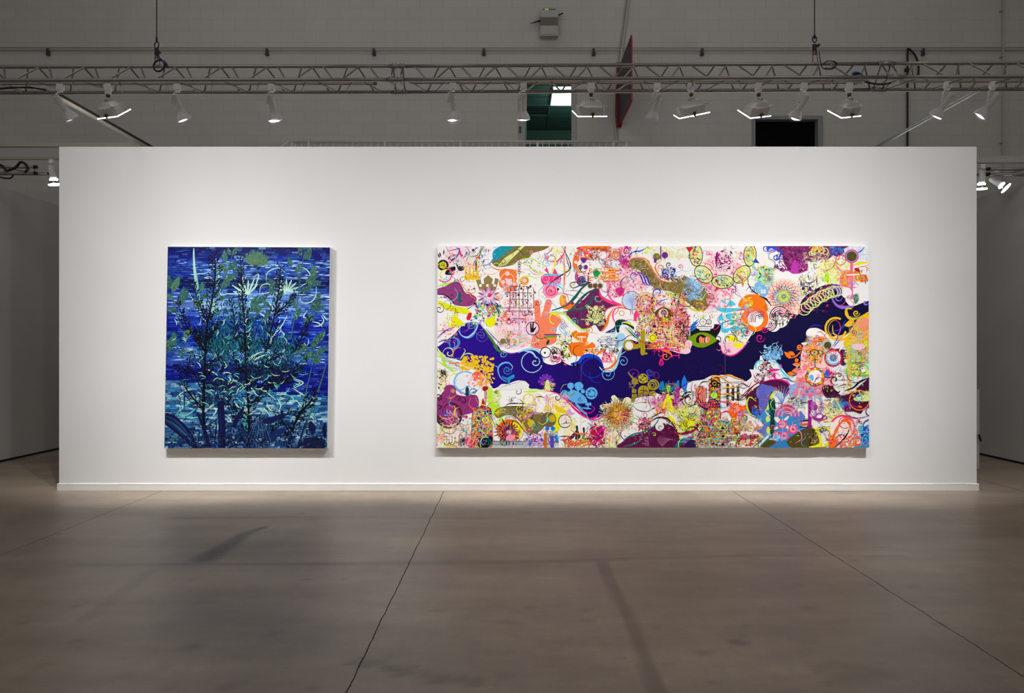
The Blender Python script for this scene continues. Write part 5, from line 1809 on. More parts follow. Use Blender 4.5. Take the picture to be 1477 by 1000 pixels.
# ================= tile B1
def b1():
    A.stroke((110, 150, 220), 20, [(140, 30), (200, 40), (240, 10)]); A.curl(LYL, 150, 80, 60, 1.1, 3, 8); A.stroke(LYL, 9, [(250, 140), (300, 90), (360, 90), (395, 130)]); A.stroke(LYL, 7, [(285, 40), (300, 60), (270, 110), (250, 140)])
    A.stroke(LIM, 30, [(40, 60), (90, 120), (120, 200), (200, 250)]); A.stroke((200, 230, 90), 22, [(40, 110), (120, 130), (200, 190), (300, 210)]); A.stroke((190, 225, 60), 16, [(40, 150), (130, 210), (240, 230)]); A.stroke(LYL, 20, [(40, 30), (70, 80), (120, 110)])
    A.scatter(70, 130, 250, 250, 40, (LBL, CYN, (230, 240, 220), PAL), 'tvh', (6, 14)); A.bar(ORG, 150, 178, 250, 172, 9); A.ring((170, 60, 120), 226, 184, 18, 5)
    A.scatter(40, 240, 130, 420, 60, (YEL, LOR, PNK, LIM, BLK), 'tdl', (8, 18)); A.rays(BLK, 95, 265, 4, 44, 22, 4, jit=.8); A.disc((90, 70, 90), 105, 265, 16)
    A.stroke(YEL, 10, [(130, 300), (220, 270), (290, 280), (400, 250)]); A.stroke(YEL, 12, [(160, 240), (240, 290), (330, 310)]); A.stroke(GOLDY, 13, [(300, 200), (400, 240), (480, 300), (520, 380)])
    A.disc((238, 242, 244), 300, 350, 100); A.ring(LBL, 300, 355, 102, 14, 30, 2, 5.6); A.stroke(LBL, 16, [(210, 380), (260, 440), (340, 470), (420, 420)]); A.stroke(PAL, 10, [(430, 330), (440, 390), (400, 440)])
    A.scatter(270, 110, 560, 260, 70, (GOLDY, (240, 190, 20)), 'ld', (12, 26)); A.scatter(440, 180, 560, 380, 30, (GOLDY,), 'ld', (10, 24)); A.stroke(GOLDY, 9, [(260, 150), (350, 190), (450, 230), (520, 290), (560, 360)])
    for x, y in ((300, 130), (370, 120), (400, 165), (350, 185), (280, 160)):
        A.disc(GOLDY, x, y, 20)
    A.disc((250, 90, 90), 410, 300, 48); A.scatter(330, 270, 480, 390, 46, (HOT, CORAL, PNK, LOR, WHT), 'dcl', (9, 20)); A.scatter(420, 340, 530, 410, 24, (LOR, CORAL, GOLDY), 'dt', (9, 18))
    # plum cloud
    A.poly((150, 50, 125), [(80, 460), (110, 420), (120, 385), (170, 375), (215, 400), (220, 460), (300, 480), (400, 470), (430, 540), (400, 620), (300, 655), (240, 660), (230, 720), (150, 755), (70, 730), (35, 640), (40, 520)])
    A.scatter(60, 480, 400, 720, 40, ((160, 62, 135), (138, 40, 112)), 'dp', (8, 18)); A.ring(BRN, 150, 660, 115, 20, 40, -1.4, 3.4); A.stroke(BRN, 12, [(90, 620), (130, 560), (200, 550), (250, 600)]); A.curl(BRN, 55, 500, 40, 1.1, 3, 14); A.stroke(BRN, 16, [(40, 560), (80, 580), (50, 610)]); A.stroke(BRN, 16, [(40, 650), (70, 700), (120, 730)])
    A.ring(LOR, 130, 615, 80, 8, 26, -.5, 2.5); A.curl((60, 25, 50), 280, 530, 48, .9, 3, 11); A.curl((60, 25, 50), 240, 510, 36, .9, 3, 9); A.stroke(ORG, 12, [(130, 495), (170, 500), (220, 470)]); A.scatter(100, 610, 170, 670, 8, (BLU, LBL), 'b', (12, 20)); A.scatter(120, 620, 240, 740, 20, (PNK, LPK), 't', (8, 16)); A.stroke(ORG, 6, [(390, 490), (430, 560)])
    A.bar(TEA, 318, 455, 318, 470, 40); A.rbar((20, 60, 90), 320, 415, 320, 465, 34); A.bar(TEA, 320, 385, 320, 405, 16); A.bar(TEA, 305, 392, 336, 388, 8); A.curl(BLK, 380, 440, 48, 1.2, 1, 7); A.stroke((40, 160, 190), 12, [(350, 450), (410, 430), (395, 420)])
    # bottle
    A.poly((215, 150, 90), [(370, 955), (365, 680), (375, 630), (420, 590), (480, 575), (540, 610), (550, 680), (550, 955)]); A.scatter(372, 590, 545, 955, 330, (RED, HOT, BLU, YEL, (90, 20, 80), LIM, CYN, PUR, ORG, BLK), 'bdp', (7, 15)); A.stroke(BLK, 7, [(365, 955), (365, 670), (400, 600), (470, 572), (535, 600), (552, 690), (580, 770), (548, 760)])
    A.ring(YEL, 490, 705, 26, 10); A.ring(ORG, 490, 705, 14, 7); A.poly((175, 18, 40), [(460, 400), (490, 388), (515, 400), (510, 430), (470, 432)]); A.bar((175, 18, 40), 485, 425, 488, 600, 9); A.bar((175, 18, 40), 500, 425, 500, 530, 8); A.poly((175, 18, 40), [(450, 560), (465, 500), (480, 540), (470, 590), (440, 590)])
    A.poly(LIM, [(515, 400), (560, 440), (560, 540), (630, 570), (600, 620), (560, 660), (545, 590), (520, 560)]); A.scatter(510, 420, 620, 560, 40, (LIM, YEL, (210, 240, 120)), 'tcl', (10, 20)); A.scatter(540, 660, 720, 760, 24, (LIM, (210, 240, 120)), 'tl', (10, 22)); A.ring((220, 240, 120), 590, 480, 44, 7)
    A.scatter(40, 740, 360, 950, 80, (LYL, LIM, (235, 230, 170), LOR, CORAL), 'tcv', (10, 20)); A.scatter(40, 830, 110, 900, 20, (ORG, CORAL), 'hb', (8, 16)); A.curl(CYN, 280, 850, 58, .7, 4, 14, dot=False); A.stroke(BLK, 5, [(80, 760), (100, 810), (180, 830), (240, 770)]); A.stroke(BLK, 5, [(240, 750), (290, 790), (270, 830)])
    for x in (130, 180):
        A.bar(DTE, x, 850, x, 920, 5); A.ring(DTE, x, 910, 24, 8, 14, 0, PI); A.bar(LIM, x - 26, 942, x + 26, 942, 16)
    A.scatter(240, 870, 330, 950, 24, (BLK, DTE), 'hcd', (9, 18)); A.scatter(320, 840, 400, 955, 34, (HOT, RED, PNK), 'tl', (10, 22))
    # fan rosette at the bottom
    A.disc((252, 130, 20), 715, 800, 105, 30, 1.15); A.poly(YEL, [(740, 730), (810, 740), (835, 810), (800, 860)]); A.rays(BLK, 700, 815, 20, 110, 22, 13, jit=.5); A.rays(HOT, 700, 815, 10, 70, 11, 6); A.scatter(600, 740, 800, 890, 60, (BLK, ORG, RED, (60, 60, 150)), 'btl', (8, 16)); A.poly(PNK, [(690, 840), (760, 850), (750, 900), (690, 905)]); A.leaf(WHT, 690, 800, 50, 22, .7)
    A.stroke(BLK, 6, [(620, 770), (690, 720), (770, 720), (840, 790), (830, 860), (770, 930)])
    A.poly(BLK, [(430, 955), (440, 880), (500, 850), (560, 870), (520, 955)]); A.ring((60, 120, 220), 490, 900, 40, 14, 20, 2, 5.5); A.ring(LIM, 500, 920, 60, 7, 20, 2.5, 5)
    for k in range(34):
        A.bar((0, 100, 110) if k % 3 else BLK, 510 + 13 * k, 875 + (k * 29) % 26, 510 + 13 * k, 955, 6)
    A.bar((0, 100, 110), 500, 905, 950, 905, 6); A.bar((0, 100, 110), 480, 930, 950, 928, 5)
    # gold fish shape and white shoulder
    A.stroke(BLK, 12, [(670, 580), (710, 552), (800, 550), (900, 555)]); A.stroke(BLK, 7, [(725, 545), (730, 500)]); A.scatter(700, 490, 760, 530, 14, (BLK, (80, 80, 80)), 't', (5, 10)); A.curl((70, 70, 80), 790, 440, 46, 1, 4, 7); A.curl((40, 60, 80), 850, 370, 44, .7, 3, 7); A.stroke(BLK, 5, [(600, 410), (700, 380), (800, 350), (880, 360)])
    A.poly((128, 112, 62), [(570, 640), (600, 600), (660, 582), (800, 582), (900, 600), (960, 640), (1030, 640), (1040, 760), (960, 830), (900, 830), (840, 760), (780, 690), (700, 655), (650, 670), (600, 685)]); A.stroke(BLK, 8, [(590, 605), (680, 580), (850, 580), (930, 590)])
    A.poly(MUS, [(580, 640), (620, 600), (640, 600), (600, 660)]); A.scatter(590, 600, 660, 640, 8, (YEL,), 't', (10, 16)); A.stroke((205, 140, 165), 20, [(800, 620), (780, 660), (840, 690), (920, 650), (1010, 640)]); A.scatter(790, 570, 920, 700, 40, ((110, 20, 60), YEL, (200, 170, 40)), 'tdl', (9, 18)); A.ring(YEL, 890, 510, 50, 14); A.scatter(840, 470, 990, 620, 24, (YEL, (230, 170, 220)), 'tl', (10, 22))
    A.poly((215, 190, 20), [(880, 720), (930, 700), (950, 750), (900, 770)]); A.poly((215, 190, 20), [(830, 720), (870, 790), (890, 830), (840, 790)]); A.curl((0, 170, 170), 950, 760, 40, 1, 0, 11); A.stroke((150, 40, 40), 7, [(690, 660), (760, 690), (830, 780), (880, 830), (950, 830)]); A.curl((150, 40, 60), 690, 690, 22, 1, 0, 5)
    A.stroke(LIM, 18, [(840, 440), (930, 440), (1040, 420)]); A.stroke((225, 240, 170), 22, [(860, 420), (960, 425), (1040, 440)]); A.stroke(BLK, 9, [(950, 490), (1000, 485), (1040, 500)])
    A.scatter(860, 830, 1035, 955, 80, (HOT, PNK, (220, 60, 160), LPK, LBL, BLU), 'tcdl', (10, 20))
    # scrolls on the navy
    A.stroke(PAL, 26, [(790, 75), (870, 45), (950, 45), (1010, 90), (1035, 150)], taper=(.4, 1, .6)); A.stroke(PAL, 18, [(850, 60), (920, 75), (965, 130)]); A.ring(PAL, 920, 165, 96, 7, 34, .3, 4.6); A.curl(PAL, 950, 165, 52, 1.1, 4.5, 9); A.curl(LBL, 650, 90, 34, 1, 0, 7)
    A.stroke((110, 60, 180), 12, [(640, 55), (720, 85), (800, 70)]); A.stroke((70, 130, 40), 22, [(560, 5), (600, 50), (660, 85)])
    A.stroke(LBL, 14, [(690, 350), (630, 310), (605, 230), (640, 180), (700, 170), (740, 210), (720, 240)]); A.curl((40, 130, 210), 690, 240, 44, 1.4, 0, 9); A.stroke((40, 130, 210), 20, [(640, 300), (690, 320), (750, 290)]); A.poly((30, 150, 200), [(650, 290), (690, 310), (750, 280), (755, 310), (720, 330), (710, 380), (690, 330)]); A.stroke(LBL, 7, [(565, 195), (600, 210), (610, 250)])
    A.poly(OFF, [(605, 405), (640, 370), (720, 370), (790, 338), (860, 345), (885, 380), (860, 410), (780, 420), (700, 425), (620, 420)])
    A.stroke((90, 90, 100), 4, [(605, 410), (720, 370), (830, 345)])


many(B1, b1)


# ================= tile B2
def b2():
    A.disc(WHT, 20, 75, 46); A.ring(BLK, 15, 75, 48, 9); A.disc(BLK, 8, 78, 10)
    for x, y, rr, d in ((110, 90, 62, 1), (100, 130, 40, -1), (90, 60, 40, 1)):
        A.curl(BLK, x, y, rr, 1.3, 4, 11, d)
    A.scatter(60, 60, 190, 190, 24, (BLK, HOT, PNK), 'tl', (10, 22)); A.leaf(BLK, 165, 50, 90, 30, 1.4); A.scatter(170, 20, 260, 130, 30, (YEL, (230, 230, 80), BLK, OLV), 'dlt', (9, 20))
    A.poly(ORG, [(240, -10), (370, -10), (365, 100), (270, 100), (235, 50)]); A.scatter(370, 0, 470, 110, 16, (ORG, LOR), 'lb', (14, 26)); A.leaf(BLK, 380, 45, 40, 16, .6); A.ring(BLK, 492, 55, 13, 5); A.scatter(530, 0, 690, 90, 44, (BLK, DTE, (90, 90, 90)), 'tcrd', (9, 18)); A.scatter(540, 80, 640, 170, 40, (PNK, HOT, RED), 'crd', (8, 18))
    A.stroke(ORG, 22, [(480, 110), (520, 70), (580, 40)]); A.stroke(ORG, 24, [(660, 110), (660, 170), (610, 220), (550, 225)]); A.stroke(PAL, 22, [(735, 10), (700, 110), (680, 180), (640, 240), (560, 250), (515, 210)])
    A.stroke((20, 70, 210), 40, [(250, 185), (320, 165), (370, 115), (440, 105), (510, 130), (550, 200)], taper=(.5, 1, .2)); A.ring((25, 50, 190), 450, 220, 90, 8, 34, 0, 2 * PI, 1.1); A.stroke((25, 50, 190), 8, [(425, 255), (430, 320), (480, 355), (530, 350)])
    A.curl(LBL, 590, 275, 72, 1.6, 5, 7); A.curl(LBL, 735, 160, 52, 1.3, 4, 7); A.stroke(PAL, 9, [(760, 65), (700, 110), (690, 170)]); A.leaf(BLK, 270, 170, 50, 20, 1.3); A.leaf(BLK, 310, 160, 60, 20, 1.5)
    A.disc(OFF, 792, 15, 36); A.rbar(MUS, 918, -20, 918, 80, 44); A.bar(MUS, 900, 85, 960, 85, 16); A.ring(MUS, 792, 10, 42, 10); A.scatter(955, -10, 1030, 40, 10, (ORG, RED, GOLDY), 'h', (10, 20))
    # purple sprig
    for i in range(14):
        a = PI + i * PI / 13
        A.bar(PUR, 20, 400, 20 + 62 * math.cos(a), 370 + 70 * math.sin(a), 3); A.disc((130, 50, 190), 20 + 66 * math.cos(a) * (.6 + .4 * (i % 2)), 365 + 78 * math.sin(a) * (.7 + .3 * (i % 2)), 13)
    A.poly(LYL, [(10, 430), (20, 340), (45, 340), (60, 430)]); A.scatter(0, 350, 100, 430, 20, (LOR, LYL), 'ct', (9, 18))
    # sky blue silhouette cluster
    SB = (95, 180, 240)
    A.poly(SB, [(230, 440), (280, 425), (350, 460), (390, 500), (400, 540), (340, 550), (280, 540), (230, 510), (210, 470)]); A.disc(SB, 248, 385, 30); A.poly(SB, [(285, 370), (330, 350), (365, 380), (350, 420), (300, 420)]); A.disc(SB, 192, 460, 34); A.ring(NAVY, 192, 460, 22, 5); A.disc(SB, 442, 455, 56); A.ring((30, 40, 130), 442, 455, 34, 6); A.disc((30, 40, 130), 425, 440, 8); A.bar((30, 40, 130), 390, 480, 490, 485, 5); A.disc((30, 40, 130), 460, 430, 7)
    A.bar(SB, 250, 400, 255, 440, 18); A.bar(SB, 318, 400, 318, 450, 16); A.disc(SB, 363, 437, 19); A.stroke(SB, 26, [(290, 540), (330, 590), (400, 660)]); A.stroke(SB, 16, [(350, 590), (440, 600)]); A.bar(SB, 385, 555, 440, 555, 26); A.bar(SB, 410, 560, 410, 600, 10); A.stroke(OLV, 7, [(150, 440), (180, 380), (230, 370)]); A.stroke(OLV, 10, [(190, 500), (260, 470), (300, 430)]); A.curl((60, 90, 190), 335, 510, 26, 1.2, 0, 6)
    A.bar((60, 40, 150), 345, 200, 345, 350, 2.5)
    # magenta edge
    A.stroke((235, 10, 140), 22, [(20, 430), (130, 460), (230, 545), (320, 630), (420, 690), (500, 700), (560, 660)], taper=(.2, 1, .3)); A.stroke((235, 10, 140), 8, [(250, 530), (330, 600), (420, 640), (470, 600), (440, 565)]); A.stroke((235, 10, 140), 16, [(420, 690), (480, 680), (505, 645)])
    A.ring(PNK, 110, 545, 90, 7, 26, 2, 5.4); A.scatter(0, 470, 240, 640, 44, (YEL, (245, 205, 20), (235, 150, 220), PNK), 'tcl', (10, 22)); A.poly((248, 205, 20), [(100, 560), (160, 590), (230, 630), (190, 640), (120, 620)]); A.curl((248, 205, 20), 30, 590, 34, 1.1, 0, 10); A.poly((225, 165, 215), [(240, 600), (260, 630), (290, 640), (250, 660), (200, 650)])
    A.poly(YEL, [(60, 650), (150, 640), (170, 700), (140, 800), (60, 810), (100, 740)]); A.disc((110, 95, 80), 45, 700, 70); A.disc((205, 175, 20), 80, 690, 34); A.curl((0, 170, 170), 40, 700, 26, 1, 0, 9); A.ring((100, 90, 80), 45, 700, 68, 6)
    A.disc((240, 238, 225), 196, 715, 56); A.ring((40, 40, 40), 196, 715, 60, 8); A.stroke(BLK, 9, [(165, 745), (205, 730), (240, 735)]); A.stroke(BLK, 7, [(200, 735), (215, 700)]); A.scatter(170, 660, 230, 710, 8, (YEL, PNK, LPK), 'tl', (9, 16))
    A.scatter(240, 690, 300, 790, 18, (YEL, LYL), 'r', (12, 20))
    for k in range(5):
        A.bar((250, 240, 60), 190 + 11 * k, 790, 190 + 11 * k, 850, 6)
    # blue lumps lower left
    for x, y in ((32, 785), (84, 783)):
        A.disc((20, 120, 220), x, y, 21)
    A.scatter(0, 810, 135, 955, 70, ((20, 120, 220), HOT, PUR, ORG, LIM, CYN), 'bdrv', (9, 20)); A.rbar((205, 110, 40), 15, 840, 15, 950, 30); A.rbar((60, 80, 200), 75, 850, 78, 950, 34); A.ring((150, 40, 160), 80, 885, 36, 9); A.bar((20, 120, 220), 105, 850, 130, 915, 24)
    # canoe figures
    A.stroke(DTE, 34, [(150, 890), (230, 885), (290, 830), (310, 790)], taper=(.1, 1, .3)); A.stroke(DTE, 10, [(140, 855), (250, 855)]); A.poly(DTE, [(290, 880), (300, 800), (295, 770), (315, 760), (320, 800), (340, 860), (310, 885)]); A.poly(DTE, [(350, 890), (365, 830), (360, 780), (378, 775), (382, 830), (370, 890)]); A.disc(DTE, 307, 765, 11); A.disc(DTE, 371, 782, 10); A.stroke(DTE, 30, [(340, 885), (400, 885), (450, 875)], taper=(.4, 1, .2)); A.stroke(DTE, 9, [(330, 850), (390, 830), (410, 790)])
    A.scatter(190, 880, 420, 950, 44, (LIM, (170, 220, 60), HOT, ORG), 'lt', (12, 24)); A.stroke((252, 120, 40), 14, [(250, 795), (310, 830), (400, 830), (460, 860)]); A.stroke((252, 120, 40), 18, [(260, 950), (330, 915), (430, 905)]); A.bar((252, 120, 40), 360, 945, 460, 915, 14)
    # magenta plume
    A.poly((215, 10, 120), [(430, 810), (480, 770), (550, 780), (560, 830), (540, 880), (500, 900), (480, 945), (450, 930), (480, 860), (440, 840)]); A.scatter(430, 760, 570, 945, 60, ((235, 20, 140), (180, 0, 90), (130, 0, 100), RED), 'lt', (12, 24)); A.curl((60, 50, 90), 480, 830, 100, .9, 3.5, 5, dot=False); A.ring((60, 40, 110), 590, 860, 110, 7, 28, 3.6, 6.4); A.ring((70, 60, 100), 490, 870, 70, 5, 26, 0, 4)
    A.ring(PNK, 540, 760, 46, 6, 18, 3, 6); A.scatter(570, 860, 700, 955, 30, (YEL, LIM, LYL, CORAL), 'tv', (14, 26)); A.stroke((60, 40, 110), 9, [(720, 800), (715, 850), (750, 890)])
    # sunburst flower
    A.poly((238, 236, 195), [(520, 580), (540, 560), (600, 560), (640, 540), (625, 490), (655, 472), (680, 500), (700, 530), (740, 530), (760, 495), (790, 495), (800, 530), (800, 570), (830, 600), (840, 680), (780, 780), (650, 800), (560, 740), (560, 640)])
    for c, rr, w, n in ((LYL, 165, 6, 40), ((205, 30, 90), 150, 5, 30), (BLK, 145, 5, 36), ((170, 170, 40), 140, 6, 34), (ORG, 118, 6, 36), ((60, 20, 50), 105, 5, 30), (GOLDY, 80, 6, 26), ((252, 170, 90), 50, 7, 20)):
        A.rays(c, 690, 655, 14, rr, n, w, A.rnd.random(), 6.283 + .1, .25 * A.rnd.choice((-1, 1)), .35)
    A.disc((235, 165, 110), 690, 655, 24); A.scatter(560, 740, 820, 800, 20, (LYL, CORAL, PNK), 't', (9, 18)); A.ring(CORAL, 545, 620, 50, 6, 16, 4.6, 7)
    # yellow dials
    A.curl(PUR, 840, 280, 60, 1.2, 3, 9); A.curl((30, 80, 210), 985, 255, 44, 1, 0, 10); A.stroke((30, 80, 210), 12, [(950, 250), (980, 320), (1030, 380)]); A.curl(PUR, 1010, 290, 60, .8, 2, 7)
    for x, y, rr in ((922, 318, 46), (1005, 380, 44), (925, 435, 52), (1000, 460, 24), (845, 345, 30)):
        A.ring(MUS, x, y, rr - 6, 12); A.ring(MUS, x, y, rr * .4, 8)
    A.disc(MUS, 925, 430, 40); A.bar(BLK, 890, 430, 960, 430, 6); A.bar(BLK, 925, 395, 925, 470, 6); A.scatter(890, 290, 955, 350, 10, (MUS, YEL), 'b', (10, 16)); A.stroke(MUS, 12, [(780, 255), (820, 310), (880, 370)]); A.scatter(790, 340, 870, 420, 20, (PUR, MUS), 'dc', (6, 12))
    for x, y, w in ((838, 435, 40), (840, 480, 46), (828, 520, 40), (892, 475, 36)):
        A.bar(MUS, x - w / 2, y, x + w / 2, y, 34); A.ring(BLK, x, y, 9, 3)
    A.poly(OFF, [(830, 560), (860, 510), (930, 490), (1040, 490), (1040, 620), (960, 690), (850, 690), (830, 640)])
    A.stroke(BRN, 9, [(830, 570), (870, 610), (950, 625), (1040, 590)]); A.stroke(BLK, 5, [(830, 560), (870, 545), (960, 540), (990, 580), (970, 640)]); A.stroke(BLK, 6, [(850, 660), (900, 690), (960, 690)]); A.scatter(910, 490, 1035, 560, 20, ((200, 30, 150), PUR), 'tv', (9, 20)); A.bar((200, 30, 150), 920, 545, 1030, 540, 6)
    A.scatter(880, 690, 1000, 800, 60, ((252, 110, 30), CORAL, (160, 40, 60), (120, 20, 80)), 'bdlr', (9, 20)); A.curl((120, 30, 110), 940, 690, 30, 1, 0, 6)
    A.poly((100, 20, 72), [(690, 960), (740, 900), (800, 860), (900, 830), (1000, 780), (1045, 760), (1045, 960)]); A.stroke((0, 130, 130), 17, [(740, 890), (820, 840), (930, 810), (1040, 750)]); A.stroke((0, 130, 130), 12, [(740, 950), (830, 930), (900, 890)])
    for k in range(7):
        a = PI + .25 + k * .42
        A.leaf((150, 80, 120), 1000, 940, 110 - 8 * abs(k - 3), 26, a)
    A.curl((160, 90, 130), 890, 850, 50, 1, 2, 8); A.curl((160, 90, 130), 1010, 830, 40, 1, 2, 8); A.stroke(BLK, 8, [(1035, 760), (1000, 800), (1010, 850)])


many(B2, b2)


# ================= tile B3
def b3():
    A.scatter(0, -10, 340, 60, 60, (HOT, RED, YEL, ORG, (225, 30, 110)), 'hlbt', (10, 22)); A.stroke((252, 110, 40), 22, [(0, 30), (80, 45), (170, 80), (190, 120)]); A.poly(LPK, [(260, 60), (340, 30), (360, 70), (310, 90)]); A.stroke(MAG, 12, [(40, 50), (150, 40), (270, 70)])
    A.curl(MAG, 75, 90, 54, 1.0, 3, 8); A.curl(ORG, 130, 110, 40, 1.1, 0, 9); A.stroke(MAG, 9, [(155, 130), (200, 105), (255, 100), (255, 60)]); A.bar(MAG, 255, 90, 255, 130, 8); A.drop(MAG, 90, 172, 28); A.disc(NAVY, 90, 178, 14); A.disc(MAG, 90, 180, 8)
    A.poly(OLV, [(375, -10), (530, -10), (500, 20), (440, 28), (400, 15)]); A.poly(LPK, [(640, 20), (640, -20), (870, -20), (840, 30), (780, 85), (720, 105), (660, 75)]); A.stroke(MAG, 14, [(638, 10), (660, 75), (720, 105), (780, 92), (850, 35), (890, -10)]); A.poly(YEL, [(760, -10), (850, -10), (820, 35), (770, 25)]); A.scatter(640, -10, 740, 60, 10, (PNK, BLK), 't', (9, 18)); A.leaf(MAG, 705, 50, 40, 16, .9)
    A.bar((50, 50, 120), 684, 110, 684, 285, 2.5)
    # right lobe top
    A.poly(OFF, [(915, 235), (945, 240), (960, 190), (1000, 150), (1040, 160), (1040, 360), (960, 330), (880, 350), (930, 300)]); A.ring(CYN, 1015, 200, 48, 14, 20, 2.5, 5); A.curl(BLK, 1010, 215, 30, 1, 0, 6); A.scatter(960, 270, 1035, 370, 20, (BLK, DPL, MAG), 'tl', (8, 16))
    # blue townlet
    UB = (30, 120, 225)
    A.poly(UB, [(70, 420), (80, 360), (110, 345), (115, 400), (150, 380), (160, 330), (175, 400), (215, 390), (240, 340), (255, 340), (255, 400), (230, 430), (150, 420)]); A.leaf(UB, 305, 450, 165, 60, -1.57); A.poly(UB, [(295, 400), (315, 400), (330, 440), (320, 475), (300, 440)]); A.scatter(90, 370, 250, 430, 30, (UB, TEA, GRN), 'vbd', (9, 18)); A.scatter(130, 390, 200, 450, 24, (GRN, TEA, LIM), 'tl', (9, 18))
    A.ring(MUS, 20, 375, 44, 12); A.ring(MUS, 15, 460, 22, 9); A.curl(PUR, 40, 300, 56, .9, 3, 6)
    # off-white body with curls
    A.stroke(BLK, 7, [(230, 480), (280, 400), (380, 340), (530, 322)]); A.stroke(BRN, 20, [(0, 600), (100, 560), (200, 510), (290, 510)]); A.stroke(BRN, 22, [(0, 680), (120, 610), (220, 550), (310, 490), (350, 460)]); A.ring(BLK, 350, 510, 68, 10, 30, 0, 5); A.curl(BLK, 350, 510, 58, .8, 1, 9); A.stroke(BLK, 12, [(220, 590), (260, 650), (340, 680), (420, 640), (440, 570)]); A.stroke(BLK, 5, [(230, 470), (320, 480), (420, 440)])
    A.scatter(60, 470, 260, 620, 60, (YEL, MAG, (170, 30, 140), PNK, LIM), 'ltv', (12, 24)); A.poly((165, 40, 150), [(220, 560), (210, 440), (240, 400), (260, 450), (240, 600)]); A.poly((165, 40, 150), [(90, 590), (130, 470), (150, 470), (120, 600)]); A.poly(YEL, [(100, 590), (150, 460), (190, 550), (200, 640), (150, 600)]); A.scatter(45, 560, 130, 640, 24, (ORG, LOR, CORAL), 'lt', (10, 20)); A.scatter(0, 490, 90, 580, 24, ((200, 30, 150), PNK), 'tl', (9, 18))
    A.scatter(220, 560, 450, 860, 110, (YEL, (230, 240, 20), LYL), 'lctr', (12, 26)); A.poly(YEL, [(270, 740), (340, 690), (400, 720), (380, 800), (280, 790)]); A.scatter(250, 660, 420, 830, 30, (BLK, (120, 110, 60)), 'ct', (9, 20)); A.poly(YEL, [(150, 660), (210, 700), (260, 850), (240, 880), (200, 760)])
    # plum dome at the left bottom
    A.poly((92, 16, 68), [(0, 790), (60, 740), (150, 740), (220, 800), (260, 880), (340, 960), (0, 960)]); A.scatter(10, 760, 240, 950, 26, ((104, 26, 80), (80, 10, 58)), 'dp', (9, 20)); A.stroke(BRN, 18, [(0, 710), (60, 680), (140, 690), (210, 760), (250, 850)]); A.stroke(BLK, 15, [(110, 740), (180, 760), (240, 830), (260, 900)]); A.stroke((0, 130, 140), 12, [(0, 780), (40, 740), (70, 690)]); A.disc(OFF, 75, 765, 40); A.curl(BLK, 85, 770, 32, 1, 0, 6)
    for k in range(6):
        A.stroke((155, 85, 120), 9, [(100, 950), (60 + 20 * k, 890), (90 + 26 * k, 850 + 8 * k)])
    A.stroke((0, 100, 110), 46, [(220, 960), (290, 900), (390, 860)], taper=(.8, 1, .4)); A.scatter(260, 840, 370, 910, 12, (CYN, LBL), 'th', (9, 18)); A.poly((50, 20, 80), [(300, 955), (340, 900), (400, 890), (430, 955)]); A.stroke((130, 10, 50), 24, [(180, 815), (280, 830), (370, 810), (440, 760)]); A.disc((130, 10, 60), 425, 750, 15)
    A.stroke(BLK, 12, [(310, 830), (340, 780), (400, 770), (440, 810), (440, 870)])
    # mechanical "lever" column
    A.poly((205, 130, 70), [(530, 610), (535, 350), (560, 318), (600, 312), (635, 350), (635, 610), (560, 605)]); A.scatter(535, 320, 632, 610, 130, (YEL, ORG, BLK, RED, DPL, LIM, PUR, (252, 200, 60)), 'bdrp', (8, 16)); A.disc(BLK, 585, 365, 36); A.rays(BLK, 585, 365, 30, 50, 8, 14); A.ring((220, 150, 60), 585, 365, 16, 8); A.disc(LIM, 582, 475, 32); A.ring(BLK, 582, 475, 34, 5)
    A.poly((225, 130, 90), [(405, 440), (430, 395), (470, 390), (500, 420), (500, 520), (540, 560), (530, 600), (460, 560), (415, 510)]); A.scatter(415, 400, 500, 590, 60, (CORAL, DPL, HOT, PUR, ORG), 'bdt', (8, 16)); A.scatter(480, 520, 630, 610, 46, (DPL, BLK, (60, 10, 80), RED, HOT), 'bdh', (9, 18)); A.stroke(BLK, 8, [(530, 330), (580, 308), (635, 340), (636, 600)]); A.stroke(BLK, 7, [(410, 440), (440, 390), (490, 400)]); A.stroke(BLK, 8, [(440, 390), (470, 350), (530, 345)])
    A.bar(BLK, 510, 400, 510, 500, 6); A.stroke(BLK, 10, [(420, 500), (440, 560), (500, 600), (560, 610)])
    A.bar(DTE, 475, 620, 475, 680, 18); A.bar(BLK, 460, 620, 492, 620, 9)
    A.poly((200, 90, 60), [(500, 615), (635, 615), (635, 760), (600, 820), (540, 860), (440, 860), (480, 740)]); A.scatter(450, 620, 635, 860, 220, (RED, LIM, YEL, PUR, CYN, ORG, DPL, HOT, GRN), 'bptd', (8, 17)); A.stroke(BLK, 9, [(500, 620), (490, 700), (460, 800), (430, 860), (540, 860), (620, 800), (640, 700), (638, 610)]); A.stroke(BLK, 6, [(380, 870), (540, 880), (650, 790), (655, 720)])
    # amber mesh field bottom centre
    A.scatter(410, 860, 820, 955, 300, (ORG, MUS, YEL, (150, 90, 20), LIM, RED, BRN, (200, 60, 120), CYN), 'bhvd', (7, 16)); A.scatter(600, 700, 800, 870, 190, ((150, 70, 20), ORG, MUS, YEL, CYN, (120, 50, 20)), 'bhd', (8, 18)); A.stroke(BLK, 12, [(640, 720), (700, 720), (770, 780), (805, 880), (810, 955)])
    for x, y in ((660, 780), (665, 855), (660, 930)):
        A.disc(BLK, x, y, 13)
    A.stroke(CYN, 14, [(690, 700), (720, 720), (700, 760)])
    # bars
    for x, y0, y1 in ((708, 375, 570), (757, 395, 515), (804, 395, 515)):
        A.rbar((72, 60, 25), x, y0, x, y1, 26)
